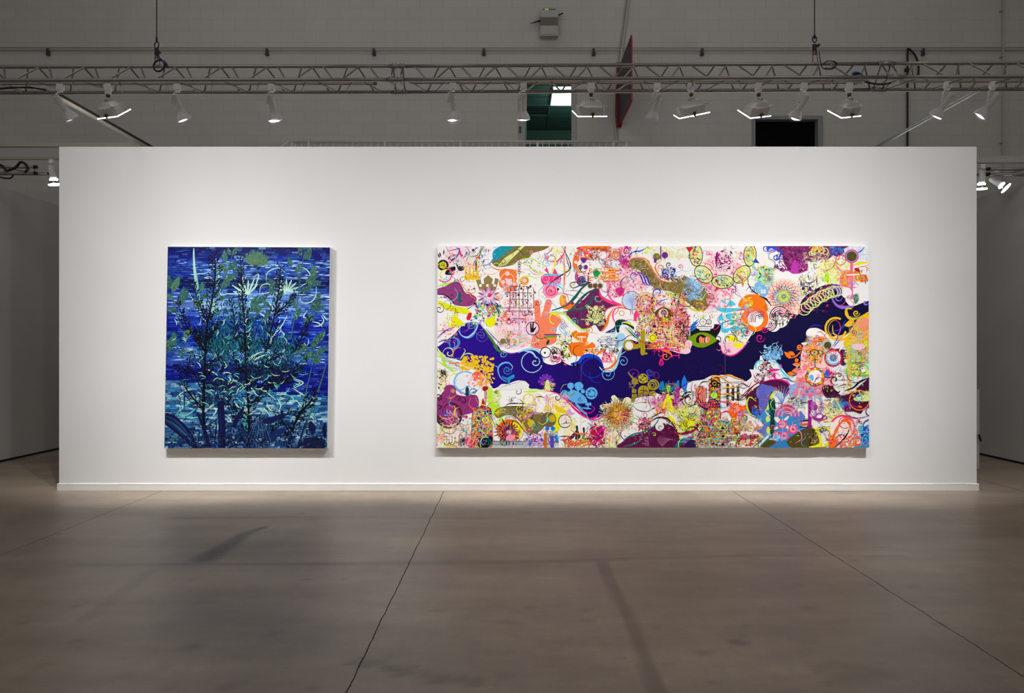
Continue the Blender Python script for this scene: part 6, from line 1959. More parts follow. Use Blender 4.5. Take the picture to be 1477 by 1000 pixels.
    A.stroke(LOR, 16, [(640, 360), (600, 330), (560, 300), (640, 300), (700, 340), (760, 370)]); A.stroke(LOR, 12, [(640, 420), (690, 400), (760, 400), (860, 370)]); A.stroke(LOR, 14, [(640, 460), (700, 460), (760, 480)]); A.stroke(LOR, 14, [(640, 300), (720, 285), (780, 310), (850, 330)]); A.bar((90, 90, 80), 640, 355, 870, 345, 3); A.disc(BLK, 695, 310, 6)
    A.stroke(HOT, 22, [(640, 530), (720, 545), (790, 610), (815, 700), (815, 800)]); A.stroke(HOT, 13, [(640, 640), (700, 620), (760, 660)]); A.bar(CYN, 645, 560, 645, 600, 12)
    A.poly((252, 98, 20), [(740, 560), (790, 540), (830, 570), (880, 565), (890, 610), (850, 620), (800, 650), (780, 720), (720, 640), (720, 600)]); A.poly((252, 150, 130), [(770, 580), (800, 570), (820, 610), (770, 640)]); A.scatter(800, 620, 900, 800, 80, (LBL, HOT, PNK, BLU, CORAL, LIM), 'cdlt', (8, 18)); A.scatter(740, 690, 830, 840, 40, (ORG, HOT, LIM, (150, 70, 20)), 'lbd', (9, 18))
    A.scatter(820, 850, 1000, 955, 90, (LIM, YEL, PNK, (130, 30, 30), RED), 'hclb', (8, 18))
    for k in range(3):
        A.ring((130, 20, 40), 960, 900, 60 - 13 * k, 6, 20, 3.6, 6.6); A.bar((130, 20, 40), 810, 850 - 0 + 14 * k, 960, 845 + 14 * k, 5)
    A.stroke(ORG, 9, [(930, 850), (950, 800), (1000, 770), (1035, 765)]); A.scatter(900, 720, 1000, 790, 24, ((130, 40, 50), CORAL), 'ct', (7, 14)); A.stroke((0, 120, 130), 14, [(940, 955), (1000, 910), (1040, 870)])
    # plum leaf right
    A.poly((82, 14, 62), [(880, 480), (940, 420), (1000, 380), (1040, 370), (1040, 680), (960, 670), (900, 620), (890, 540)]); A.stroke((150, 20, 50), 12, [(810, 520), (880, 460), (950, 380), (1010, 350)]); A.stroke((150, 20, 50), 9, [(780, 400), (840, 360), (900, 390), (930, 350)]); A.stroke((150, 20, 50), 10, [(820, 500), (900, 420), (990, 350)]); A.stroke(LIM, 14, [(970, 530), (910, 490), (885, 560), (910, 640), (980, 675), (1040, 660)], taper=(.3, 1, .4)); A.poly((110, 110, 200), [(990, 400), (1040, 385), (1040, 480), (990, 500), (970, 450)]); A.scatter(925, 590, 1010, 670, 20, (UB, (40, 90, 200)), 'bd', (12, 22)); A.poly((50, 110, 215), [(1000, 690), (1040, 670), (1040, 720)])
    A.curl((235, 90, 150), 410, 380, 18, 1, 0, 5)


many(B3, b3)


# ================= tile B4
def b4():
    # pale blue bouquet on the navy and twig of leaves
    A.scatter(30, 0, 200, 140, 60, (PAL, LBL), 'crdt', (9, 18)); A.scatter(30, 90, 180, 150, 24, (LBL, PAL), 'lc', (10, 18)); A.leaf(PAL, 30, 20, 40, 14, .4)
    A.stroke(ORG, 12, [(380, 60), (330, 110), (260, 130)]); A.stroke(ORG, 10, [(390, 130), (340, 210), (310, 240)])
    for x, y, a, l in ((285, 130, 3.9, 90), (320, 100, 3.6, 70), (370, 190, 3.2, 75), (370, 230, 2.9, 85), (320, 280, 3.3, 75), (345, 165, 4.2, 40)):
        A.leaf(ORG, x, y, l, 40, a)
    A.curl(ORG, 365, 25, 32, 1.3, 0, 10)
    # left lobe
    A.scatter(0, 170, 120, 320, 50, (BRN, BLK, DPL, (120, 70, 40)), 'clt', (9, 18)); A.stroke(MAG, 26, [(60, 245), (120, 240), (180, 235)]); A.leaf(MAG, 190, 230, 50, 26, -1.6); A.stroke(MAG, 13, [(60, 310), (120, 300), (150, 330), (180, 370)]); A.leaf(MAG, 125, 320, 60, 30, -1.5); A.disc(RED, 40, 184, 10); A.stroke(CYN, 18, [(90, 150), (160, 180), (200, 250), (250, 300), (310, 310)]); A.stroke(PAL, 22, [(200, 280), (260, 340), (300, 340)])
    # plum crescent with blue fans
    A.poly((84, 14, 64), [(-10, 370), (60, 340), (160, 325), (250, 345), (275, 400), (250, 470), (200, 500), (150, 440), (100, 460), (70, 540), (60, 620), (-10, 680)]); A.stroke(MAG, 14, [(0, 360), (90, 330), (190, 330), (265, 370), (270, 430), (220, 500)]); A.poly((95, 100, 190), [(-10, 390), (60, 380), (130, 400), (180, 440), (100, 440), (80, 480), (60, 600), (-10, 640)]); A.disc((100, 110, 200), 70, 450, 26)
    A.disc(OFF, 160, 490, 54); A.stroke(LIM, 18, [(60, 620), (80, 520), (120, 450), (160, 435), (200, 470)]); A.poly((200, 235, 60), [(0, 660), (50, 600), (90, 500), (110, 520), (60, 640), (0, 690)])
    for k in range(8):
        A.stroke((110, 150, 220), 7, [(200, 560), (195 + 14 * (k - 4), 470), (195 + 28 * (k - 4), 380 + 8 * abs(k - 4))])
    A.ring(LBL, 355, 440, 70, 34, 30, 2.4, 7); A.poly((120, 180, 235), [(260, 390), (330, 370), (410, 410), (400, 490), (350, 500), (300, 460)]); A.stroke((130, 180, 235), 22, [(430, 420), (520, 450), (570, 540), (560, 620)])
    A.scatter(270, 390, 520, 520, 80, (HOT, PNK, (240, 120, 150), LBL), 'hbcr', (9, 18)); A.scatter(260, 470, 420, 600, 50, (BLK, LYL, LBL, DTE), 'ct', (9, 18))
    # pink printed field and round frames
    A.scatter(330, 220, 680, 470, 170, (PNK, HOT, CORAL, (250, 110, 140)), 'hbrvc', (10, 22)); A.scatter(390, 0, 540, 220, 90, (PNK, HOT, ORG, CORAL, LPK), 'bdlc', (10, 22)); A.scatter(420, 0, 600, 160, 60, (ORG, (150, 110, 40), LOR, GOLDY), 'ltb', (12, 24))
    A.bar((60, 55, 50), 506, 60, 506, 230, 7); A.ring((70, 60, 60), 500, 75, 26, 8, sx=1.5); A.disc(WHT, 505, 300, 84); A.ring(ORG, 505, 300, 74, 24); A.ring(BLK, 505, 300, 86, 4); A.scatter(430, 225, 580, 240, 8, (LIM, HOT, YEL), 'd', (8, 14))
    for k in range(16):
        a = k * PI / 8
        A.disc((LIM, HOT, YEL, GRN, BLU)[k % 5], 505 + 74 * math.cos(a), 300 + 74 * math.sin(a), 9)
    A.disc(LBL, 470, 305, 24); A.stroke(PNK, 12, [(510, 280), (545, 290), (510, 320), (545, 330)])
    A.disc(DGD, 622, 10, 34); A.bar(BLK, 715, 40, 715, 60, 34)
    A.poly((90, 14, 70), [(740, 55), (800, 60), (815, 110), (790, 190), (740, 180)]); A.disc((200, 20, 80), 675, 125, 84); A.disc((220, 235, 245), 675, 125, 68); A.ring((60, 200, 230), 675, 125, 60, 12, 24, .5, 3.6); A.ring(ORG, 675, 125, 60, 10, 20, 3.8, 5); rosette(675, 125, 50, (HOT, (50, 120, 200), PUR, (40, 160, 170)), 14, .4, 7); A.disc(WHT, 795, 150, 18); A.poly((40, 90, 220), [(590, 290), (620, 230), (680, 280), (640, 310)]); A.poly((200, 20, 120), [(620, 240), (660, 260), (680, 310), (640, 290)])
    # bright green printed field top right
    A.scatter(800, -10, 1010, 300, 260, (LIM, YEL, (40, 220, 60), (130, 240, 40), ORG, CYN, LOR), 'hbv', (10, 24)); A.poly((230, 245, 90), [(850, 190), (1005, 180), (1005, 290), (850, 290)], smooth=False); A.ring(CYN, 960, 235, 40, 14, 20, PI, 2 * PI); A.disc(WHT, 950, 240, 24); A.bar((60, 220, 80), 850, 285, 1005, 285, 12); A.poly(LPK, [(850, 0), (960, 0), (950, 50), (870, 45)]); A.scatter(860, 170, 930, 260, 20, (DPL, (150, 10, 60)), 't', (10, 20)); A.ring(CORAL, 955, 70, 26, 8)
    for k in range(9):
        A.ring(GOLDY, 822, 20 + 54 * k, 17, 10, 16, sx=.8); A.bar(GOLDY, 822, 40 + 54 * k, 822, 60 + 54 * k, 8)
    A.bar(LOR, 775, 300, 775, 460, 6); A.ring(LBL, 730, 250, 40, 4, 4); A.bar(LBL, 690, 240, 690, 330, 4); A.bar(LBL, 690, 330, 850, 330, 4)
    # wine wing on the right
    A.poly((78, 12, 58), [(570, 430), (580, 390), (630, 378), (680, 410), (740, 470), (820, 460), (900, 400), (960, 350), (1030, 320), (1030, 560), (960, 600), (930, 640), (860, 620), (790, 620), (740, 560), (700, 495), (610, 490)]); A.curl(BLK, 628, 440, 32, 1.1, 0, 13); A.stroke(BLK, 16, [(660, 380), (690, 430), (720, 450), (735, 430)]); A.stroke(BLK, 16, [(780, 430), (860, 400), (930, 340), (1010, 310)]); A.curl(BLK, 690, 330, 50, 1.0, 1, 9); A.stroke(BLK, 6, [(700, 400), (780, 370), (860, 380)]); A.curl(BLK, 730, 290, 36, .8, 3, 8); A.stroke(BLK, 7, [(830, 350), (920, 350), (1010, 300)])
    A.ring(ORG, 915, 520, 92, 10, 32, .2, 5.6); A.poly(LYL, [(860, 500), (940, 480), (1010, 440), (1010, 520), (930, 530), (880, 525)]); A.scatter(860, 430, 1005, 510, 24, (LYL, (200, 210, 120)), 'dlc', (9, 18)); A.ring(CYN, 912, 498, 26, 9); A.poly((130, 30, 120), [(840, 550), (890, 580), (940, 590), (880, 590)]); A.leaf(ORG, 900, 575, 46, 20, .2); A.stroke(PUR, 9, [(770, 600), (810, 660), (900, 685), (1010, 660)]); A.ring(PUR, 1020, 620, 44, 8, 18, 1.6, 4.7); A.bar(PUR, 915, 685, 915, 720, 7); A.bar(PUR, 895, 720, 940, 720, 9)
    A.disc((60, 110, 200), 790, 570, 40); A.disc((80, 20, 90), 800, 590, 30)
    A.scatter(610, 500, 760, 640, 60, (CYN, LBL, TEA, (252, 220, 120)), 'ctl', (9, 20)); A.stroke((60, 190, 190), 12, [(680, 510), (720, 580), (750, 650)]); A.scatter(580, 580, 760, 720, 40, (LYL, (252, 225, 150), (250, 240, 170)), 'tl', (12, 26))
    # blue diamond lattice
    for x, y in ((30, 680), (110, 740), (200, 650), (280, 720), (200, 800), (120, 620), (300, 640), (370, 680), (40, 800), (280, 850), (200, 920), (350, 780)):
        A.poly((60, 140, 205) if (x + y) % 3 else (100, 120, 195), [(x, y - 62), (x + 34, y - 20), (x + 78, y), (x + 34, y + 20), (x, y + 62), (x - 34, y + 20), (x - 78, y), (x - 34, y - 20)], n=3)
    for k in range(6):
        A.ring((250, 50, 110) if k % 2 == 0 else PNK, 240, 670, 30 + 17 * k, 9, 30, PI, 2 * PI)
    for x, y in ((200, 745), (300, 790), (150, 850), (220, 850)):
        A.disc(PNK, x, y, 42); A.ring(HOT, x, y, 36, 11); A.disc(RED, x, y, 13); A.scatter(x - 30, y - 30, x + 30, y + 30, 8, (ORG, WHT, BLK), 'td', (7, 12))
    A.disc(LBL, 145, 865, 38); A.scatter(110, 830, 250, 930, 30, (WHT, LBL, (60, 140, 205), HOT), 'rcd', (9, 18)); A.disc((215, 235, 80), 65, 695, 30, 18, .6); A.disc((215, 235, 80), 70, 800, 30, 18, .6); A.stroke(LBL, 9, [(198, 560), (200, 700), (205, 900)])
    A.poly((0, 70, 62), [(70, 520), (85, 500), (100, 515), (115, 500), (132, 520), (136, 600), (125, 690), (135, 740), (118, 830), (105, 870), (90, 820), (85, 740), (95, 680), (80, 600)]); A.scatter(80, 520, 125, 800, 22, ((0, 100, 85), DTE), 'd', (9, 15))
    A.poly((45, 130, 195), [(60, 960), (160, 900), (240, 880), (330, 820), (420, 790), (380, 860), (260, 960)])
    # gold stone, clock shapes, purple post
    A.poly((84, 72, 26), [(240, 900), (300, 850), (370, 800), (450, 775), (510, 800), (545, 860), (530, 920), (470, 945), (450, 960), (290, 960)]); A.disc((95, 84, 40), 500, 865, 46); A.stroke(BLK, 13, [(455, 960), (460, 890), (490, 840), (480, 790)]); A.poly((84, 72, 26), [(0, 940), (60, 890), (140, 900), (110, 940), (40, 960)]); A.stroke((0, 120, 125), 16, [(-10, 950), (60, 890), (120, 830)]); A.scatter(490, 820, 540, 920, 10, ((190, 170, 110), (150, 130, 70)), 'dl', (9, 16))
    A.bar((165, 20, 130), 458, 525, 455, 770, 32); A.bar((165, 20, 130), 435, 530, 480, 525, 20); A.bar((165, 20, 130), 430, 765, 480, 765, 20); A.bar(WHT, 425, 560, 425, 690, 26); A.stroke(BLK, 9, [(365, 555), (400, 540), (440, 545)]); A.bar(BLK, 360, 770, 440, 770, 10); A.bar((252, 100, 40), 360, 742, 440, 738, 20); A.bar(BLK, 370, 712, 445, 705, 10)
    A.scatter(470, 540, 580, 700, 50, ((190, 50, 170), (150, 20, 130), LAV, WHT), 'crb', (9, 20)); A.disc((190, 40, 150), 512, 578, 18); A.ring((180, 60, 180), 545, 675, 34, 10); A.disc(WHT, 545, 675, 20); A.stroke((165, 20, 130), 16, [(475, 660), (510, 690), (560, 690), (605, 650)]); A.ring((165, 20, 130), 590, 680, 20, 8)
    # yellow scroll, orange disc
    A.ring(YEL, 580, 850, 76, 14, 26, 3.6, 7.6); A.stroke(YEL, 26, [(480, 770), (520, 800), (560, 920), (500, 950), (450, 955)]); A.stroke(YEL, 18, [(640, 760), (650, 880), (610, 940), (520, 955)]); A.curl((70, 70, 80), 560, 800, 44, 1.2, 2, 8); A.curl((70, 70, 80), 590, 790, 34, 1.2, 2, 7); A.stroke((80, 80, 80), 4, [(530, 720), (600, 770), (700, 740)])
    A.disc((250, 235, 225), 760, 790, 118); A.ring((250, 40, 90), 760, 775, 110, 17, 34, -2.6, 1.6)
    for k in range(7):
        A.stroke((252, 105, 30), 14, [(670 + 6 * k, 880 - 10 * k), (690 + 10 * k, 800 - 14 * k), (760 + 10 * k, 720 - 4 * k), (820 + 4 * k, 720 + 20 * k)])
    A.ring(HOT, 780, 730, 52, 10, 22, 1, 5); A.poly((252, 95, 25), [(630, 900), (650, 850), (690, 850), (710, 920), (690, 958), (640, 958)]); A.disc((252, 95, 25), 665, 880, 34); A.ring((252, 95, 25), 905, 898, 36, 18); A.scatter(630, 840, 900, 955, 80, ((252, 95, 25), HOT, CORAL, LOR), 'dlt', (9, 20)); A.stroke(BLK, 15, [(690, 955), (760, 890), (810, 820), (820, 770)]); A.stroke((50, 50, 140), 10, [(690, 880), (740, 840), (790, 850)])
    A.poly((0, 165, 190), [(860, 960), (920, 940), (960, 860), (1030, 840), (1030, 960)]); A.scatter(930, 760, 1010, 950, 60, ((30, 90, 200), (60, 150, 220), CYN, BLU), 'tl', (10, 22)); A.curl(CYN, 930, 770, 30, 1.2, 0, 11); A.ring((30, 80, 190), 1010, 760, 60, 10, 16, 2, 4.6); A.stroke(CYN, 12, [(890, 780), (880, 850), (850, 870)]); A.scatter(830, 700, 930, 850, 24, (CORAL, (252, 180, 150), PNK), 'tl', (10, 22))


many(B4, b4)
# free scrollwork over everything that is not the navy band
def inside(x, y):
    c = False
    for i in range(len(band)):
        (x1, y1), (x2, y2) = band[i - 1], band[i]
        if (y1 > y) != (y2 > y) and x < (x2 - x1) * (y - y1) / (y2 - y1) + x1:
            c = not c
    return c


A.tile(0, 0, 1)
R_ = random.Random(5)
for c in (BLK, HOT, YEL, PUR, ORG, LIM, DPL, CYN, MAG, RED, BRN, LBL, DBL, LYL, TEA, PNK):
    n = 0
    while n < 22:
        x, y = R_.uniform(636, 1248), R_.uniform(360, 641)
        if inside(x, y):
            continue
        n += 1
        if R_.random() < .45:
            A.curl(c, x, y, R_.uniform(2.5, 7), R_.uniform(.8, 1.5), R_.random() * 6.3, R_.uniform(.6, 1.2), R_.choice((-1, 1)))
        else:
            a_ = R_.random() * 6.3
            b_ = R_.choice((-1, 1)) * R_.uniform(.5, 1.1)
            l_ = R_.uniform(5, 11)
            P_ = [(x, y)]
            for i in range(4):
                P_.append((P_[-1][0] + l_ * math.cos(a_), P_[-1][1] + l_ * math.sin(a_)))
                a_ += b_
                b_ *= 1.25 if i else -1
            A.stroke(c, R_.uniform(.5, 1.3), P_)
for x0, y0, x1, y1 in ((636, 360, 700, 400), (760, 360, 830, 440), (880, 360, 960, 430), (1000, 430, 1060, 470), (1150, 380, 1200, 430), (640, 600, 700, 640), (700, 590, 770, 640),
                       (840, 600, 940, 640), (960, 560, 1010, 620), (1050, 560, 1100, 640), (1150, 500, 1250, 560), (1120, 550, 1250, 640)):
    A.scatter(x0, y0, x1, y1, 90, (HOT, YEL, BLK, ORG, CYN, PUR, LIM), 'cdrtlb', (.7, 1.7))
# thin seams where the three canvases meet
A.tile(0, 0, 1)
for k in (1, 2):
    x = 631 + 622 / 3 * k
    A.bar((120, 110, 130), x, 355, x, 646, 0.25)
A.build('painted_surface', paint_mat('large_painting_paint'), paint)

# ------------------------------------------------------------------ blue painting
QL = [(242, 356), (476, 357), (472, 647), (237, 647)]
zl = ((356 - CX) / SP, H + (HZ - 647) / SP)
mapL = quadmap(QL, 239, 356, 474, 647, SP, zl)
paint2 = thing('painting', 'tall blue painting of dark branches and leaves over brick-like brush strokes', 'painting', (zl[0], YF, zl[1]))
bm = B()
canvas_slab(bm, [mapL(239, 356), mapL(474, 356), mapL(474, 647), mapL(239, 647)])
bm.faces.ensure_lookup_table()
obj('canvas_panel', bm, M['canvasedge'], paint2)
A = Art(mapL, (239, 356, 474, 647))
R = A.rnd
A.add([(239, 356), (474, 356), (474, 647), (239, 647)], [(0, 1, 2, 3)], (8, 14, 70))


def mixc(a, b, t):
    return tuple(a[i] + (b[i] - a[i]) * t for i in range(3))


# brick-like rows of brush strokes
stops = [(356, (10, 10, 70)), (366, (14, 20, 120)), (374, (20, 52, 190)), (386, (40, 96, 210)), (396, (24, 60, 180)), (404, (8, 22, 70)), (413, (8, 28, 74)), (420, (50, 110, 215)),
         (430, (96, 152, 235)), (442, (140, 184, 240)), (452, (70, 120, 235)), (462, (14, 48, 205)), (480, (8, 26, 200)), (500, (40, 104, 220)), (515, (80, 140, 235)), (530, (10, 30, 190)), (545, (8, 8, 150)),
         (560, (8, 14, 160)), (575, (24, 50, 165)), (590, (36, 84, 150)), (610, (60, 120, 170)), (625, (50, 98, 150)), (647, (16, 40, 90))]


def base(y):
    for (a, c), (b, d) in zip(stops, stops[1:]):
        if a <= y <= b:
            return mixc(c, d, (y - a) / (b - a))
    return stops[-1][1]


y = 356.0
while y < 647:
    h_ = R.uniform(2.6, 4.2)
    x = 239 - R.random() * 10
    while x < 474:
        w_ = R.uniform(5, 17)
        c = base(min(646, y + h_ / 2))
        lowl = y > 546 + (x - 239) * 0.115
        if lowl:
            c = mixc((44, 116, 172), (20, 52, 120), min(1, max(0, (y - 600) / 50 + R.uniform(-.3, .3))))
            v = R.random()
            if v < .36:
                c = mixc(c, (186, 226, 240), R.uniform(.3, .9))
            elif v < .6:
                c = mixc(c, (12, 30, 84), R.uniform(.3, .8))
        else:
            v = R.random()
            edge = abs(x - 356) / 117
            if v < (.46 if 374 < y < 402 or 418 < y < 464 or 500 < y < 526 else .2):
                c = mixc(c, (150, 205, 250), R.uniform(.15, .85) * (1 - .45 * edge))
            elif v < .66:
                c = mixc(c, (4, 16, 110), R.uniform(.3, .9))
            elif v < .76:
                c = mixc(c, (20, 110, 170), R.uniform(.3, .7))
            c = mixc(c, (10, 14, 130), .5 * edge * edge)
        c2 = mixc(c, (120, 210, 255), R.uniform(.0, .3)) if R.random() < .5 else mixc(c, (0, 0, 50), R.uniform(0, .55))
        A.add([(x, y), (x + w_ - .35, y), (x + w_ - .35, y + h_ - .3), (x, y + h_ - .3)], [(0, 1, 2, 3)], c, [c, c2, mixc(c, c2, R.random()), mixc(c, c2, R.random())])
        # streaks inside a brick
        for _ in range(2):
            yy = y + R.uniform(.3, h_ - .9)
            cc = mixc(c, (130, 210, 245), R.uniform(.1, .55)) if R.random() < (.6 if lowl or 380 < y < 460 else .3) else mixc(c, (4, 6, 60), R.uniform(.2, .7))
            A.stroke(cc, R.uniform(.3, .9), [(x + R.uniform(0, 2), yy), (x + w_ * .5, yy + R.uniform(-.3, .3)), (x + w_ - R.uniform(.5, 2), yy)], 2)
        x += w_
    y += h_
A.tile(0, 0, 1)
for y0, y1, n, cs in ((374, 402, 150, ((170, 215, 245), (60, 130, 220), (200, 230, 250))), (403, 415, 60, ((4, 12, 44), (6, 22, 60))), (417, 464, 230, ((150, 205, 250), (215, 232, 250), (40, 90, 225), (120, 180, 245))),
                      (464, 500, 110, ((8, 20, 190), (30, 60, 225), (90, 150, 240))), (500, 528, 110, ((150, 190, 245), (30, 40, 215), (200, 225, 250))), (530, 572, 90, ((4, 6, 110), (16, 24, 190))), (576, 645, 200, ((190, 224, 240), (20, 60, 120), (90, 160, 205), (8, 20, 60)))):
    for _ in range(n):
        x, y, l = R.uniform(240, 470), R.uniform(y0, y1), R.uniform(4, 15)
        A.stroke(R.choice(cs), R.uniform(.5, 1.7), [(x, y), (x + l * .5, y + R.uniform(-.7, .7)), (x + l, y + R.uniform(-.8, .8))], 3)
TL, BL_ = (225, 345, 5.47), (225, 500, 5.47)
MINT = (196, 240, 222)
TEALS = ((14, 74, 84), (40, 128, 122), (8, 34, 50), (16, 84, 96))
GRNS = ((58, 104, 96), (70, 120, 100), (48, 92, 92), (84, 128, 96))
DK = (10, 9, 22)

# pale line flowers
A.tile(*TL)
A.stroke((120, 190, 190), 24, [(283, 70), (290, 200), (305, 300), (320, 400), (330, 470)], taper=(.3, 1, .8)); A.stroke(MINT, 9, [(283, 72), (292, 220), (315, 380)], taper=(.5, 1, .5)); A.stroke(MINT, 5, [(278, 90), (284, 230), (305, 400)])
A.stroke((110, 175, 185), 22, [(470, 180), (476, 280), (470, 390)], taper=(.3, 1, .6)); A.stroke(MINT, 6, [(482, 190), (486, 300), (476, 390)])
for k in range(7):
    a = -2.9 + .34 * k
    for o in (-.05, .05):
        A.stroke(MINT, 7, [(715, 440), (715 + 80 * math.cos(a + o), 440 + 75 * math.sin(a + o)), (715 + (120 + 30 * (k % 2)) * math.cos(a), 440 + (118 + 30 * (k % 2)) * math.sin(a))], taper=(.7, 1, .4))
A.stroke(MINT, 7, [(500, 390), (505, 440), (560, 430), (690, 438), (740, 500)]); A.stroke(MINT, 8, [(770, 290), (800, 280), (770, 380), (715, 440)]); A.stroke(MINT, 6, [(540, 440), (520, 500), (490, 560), (440, 570)])
for k in range(9):
    a = -3.3 + .42 * k
    for o in (-.07, .07):
        A.stroke(MINT, 6, [(1025, 410), (1025 + 60 * math.cos(a + o), 410 + 58 * math.sin(a + o)), (1025 + 105 * math.cos(a), 410 + 100 * math.sin(a))], taper=(.7, 1, .4))
A.stroke(MINT, 7, [(860, 330), (865, 270), (900, 240), (960, 225), (1010, 260)]); A.stroke(MINT, 7, [(810, 430), (820, 370), (870, 350), (910, 375), (890, 400)]); A.stroke(MINT, 8, [(1110, 215), (1170, 230), (1210, 280), (1210, 330)]); A.stroke(MINT, 8, [(1258, 370), (1255, 440), (1220, 490), (1150, 500), (1130, 460)]); A.stroke(MINT, 6, [(1120, 380), (1170, 350), (1220, 340)])
for pts in ([(850, 560), (880, 640), (880, 680)], [(780, 560), (840, 600), (870, 630)], [(850, 490), (905, 520), (915, 560)], [(1030, 600), (990, 680), (930, 750), (920, 800)], [(980, 720), (1010, 750), (990, 755)], [(1300, 600), (1320, 640), (1290, 680), (1240, 685)], [(1230, 650), (1280, 660), (1310, 690)], [(1190, 560), (1160, 610), (1190, 620)], [(250, 420), (290, 490), (310, 520)], [(330, 590), (380, 640), (395, 670)], [(420, 560), (470, 580), (440, 600)], [(1310, 590), (1350, 640)]):
    A.stroke(MINT, 9, pts)
A.poly((140, 205, 195), [(420, 470), (460, 500), (480, 560), (450, 590), (425, 560)]); A.poly((140, 205, 195), [(330, 470), (380, 500), (380, 520), (320, 500)])

# teal feathery foliage
def fern(tile, cx, cy, r, n, sq=1.0, pal=TEALS):
    A.tile(*tile)
    for c in pal:
        for _ in range(int(n * 2.2) // len(pal)):
            a, q = R.random() * 6.3, math.sqrt(R.random())
            x, y = cx + r * q * math.cos(a), cy + r * q * sq * math.sin(a)
            d = math.atan2(y - (cy + r * .9), x - cx) + R.uniform(-.5, .5)
            A.leaf(c, x, y, R.uniform(16, 38), R.uniform(5, 11), d)


for t, cx, cy, r, n, sq in ((TL, 600, 660, 170, 190, .9), (TL, 480, 800, 160, 130, .7), (TL, 800, 760, 130, 140, 1.1), (TL, 640, 830, 180, 150, .5), (TL, 1010, 850, 110, 90, .8), (TL, 130, 820, 70, 50, 1.0),
                            (BL_, 430, 60, 140, 120, .8), (BL_, 620, 60, 160, 140, .8), (BL_, 950, 80, 150, 130, .9), (BL_, 1060, 130, 110, 70, 1), (BL_, 800, 170, 120, 90, .8)):
    fern(t, cx, cy, r, n, sq)
for t, cx, cy, r, n, sq in ((BL_, 480, 380, 130, 170, .8), (BL_, 560, 260, 150, 150, .8), (BL_, 800, 250, 160, 140, .7), (BL_, 820, 680, 150, 180, .8), (BL_, 300, 180, 130, 80, .7), (BL_, 1000, 200, 130, 90, .8), (BL_, 640, 600, 120, 90, 1), (BL_, 1240, 780, 100, 80, .5)):
    fern(t, cx, cy, r, n, sq, ((10, 10, 40), (20, 24, 70), (8, 8, 28), (28, 60, 100)))


A.tile(*BL_)
for pts in ([(165, 400), (230, 350), (290, 340)], [(165, 400), (220, 430), (280, 440)], [(170, 530), (220, 480), (290, 430), (370, 410)], [(170, 530), (250, 540), (330, 480)], [(190, 545), (260, 560), (340, 560)], [(310, 60), (370, 80), (340, 110)], [(400, 180), (450, 200), (490, 230)], [(570, 240), (590, 260), (570, 300)], [(1085, 250), (1165, 285), (1085, 330)], [(1090, 262), (1140, 286), (1090, 312)], [(1085, 330), (1150, 370), (1200, 400)], [(1020, 370), (1090, 410), (1050, 440)], [(1210, 500), (1270, 570)], [(1215, 530), (1255, 575)], [(640, 370), (660, 330), (720, 290)], [(660, 360), (690, 330), (750, 290)], [(740, 340), (760, 330), (800, 390)],
            [(790, 330), (850, 340), (890, 370), (950, 420)], [(870, 280), (950, 290), (960, 340)], [(610, 410), (650, 470), (700, 490)], [(640, 400), (680, 440), (720, 450)], [(700, 500), (720, 470), (730, 560), (720, 640)], [(880, 440), (900, 490), (950, 520)], [(960, 410), (990, 460), (980, 500)], [(820, 500), (870, 500), (900, 540)], [(560, 540), (600, 590), (560, 580)], [(490, 600), (500, 640), (490, 660)], [(450, 560), (480, 510), (470, 480)], [(740, 110), (790, 60), (850, 40)], [(760, 120), (820, 80), (880, 60)], [(530, 110), (560, 150), (540, 170)], [(880, 130), (900, 80), (850, 110)], [(1120, 430), (1160, 470), (1190, 400)]):
    A.stroke((120, 222, 190) if R.random() < .5 else (196, 234, 190), 9, pts)
A.poly((60, 160, 160), [(690, 560), (720, 530), (735, 620), (715, 670)]); A.poly((70, 180, 165), [(920, 600), (950, 585), (940, 620)]); A.poly((60, 150, 150), [(130, 720), (180, 690), (170, 740)])


# broad speckled leaves on stems
def leafy(tile, pts, leaves, wstem=9):
    A.tile(*tile)
    A.stroke(GRNS[0], wstem, pts, taper=(1, 1, .5))
    for x, y, ang, ln in leaves:
        a = math.radians(ang)
        w = ln * .42
        A.leaf(GRNS[int(x + y) % 4], x, y, ln, w, a)
        A.stroke((30, 60, 80), 3, [(x, y), (x + ln * .9 * math.cos(a), y + ln * .9 * math.sin(a))], 3)
        for c in ((130, 160, 90), (24, 60, 80), (40, 130, 130)):
            for _ in range(int(ln / 9)):
                u, v = R.uniform(.12, .88), R.uniform(-.5, .5) * w * .7
                X, Y = x + ln * u * math.cos(a) - v * math.sin(a), y + ln * u * math.sin(a) + v * math.cos(a)
                A.disc(c, X, Y, R.uniform(2, 4.5), 6)


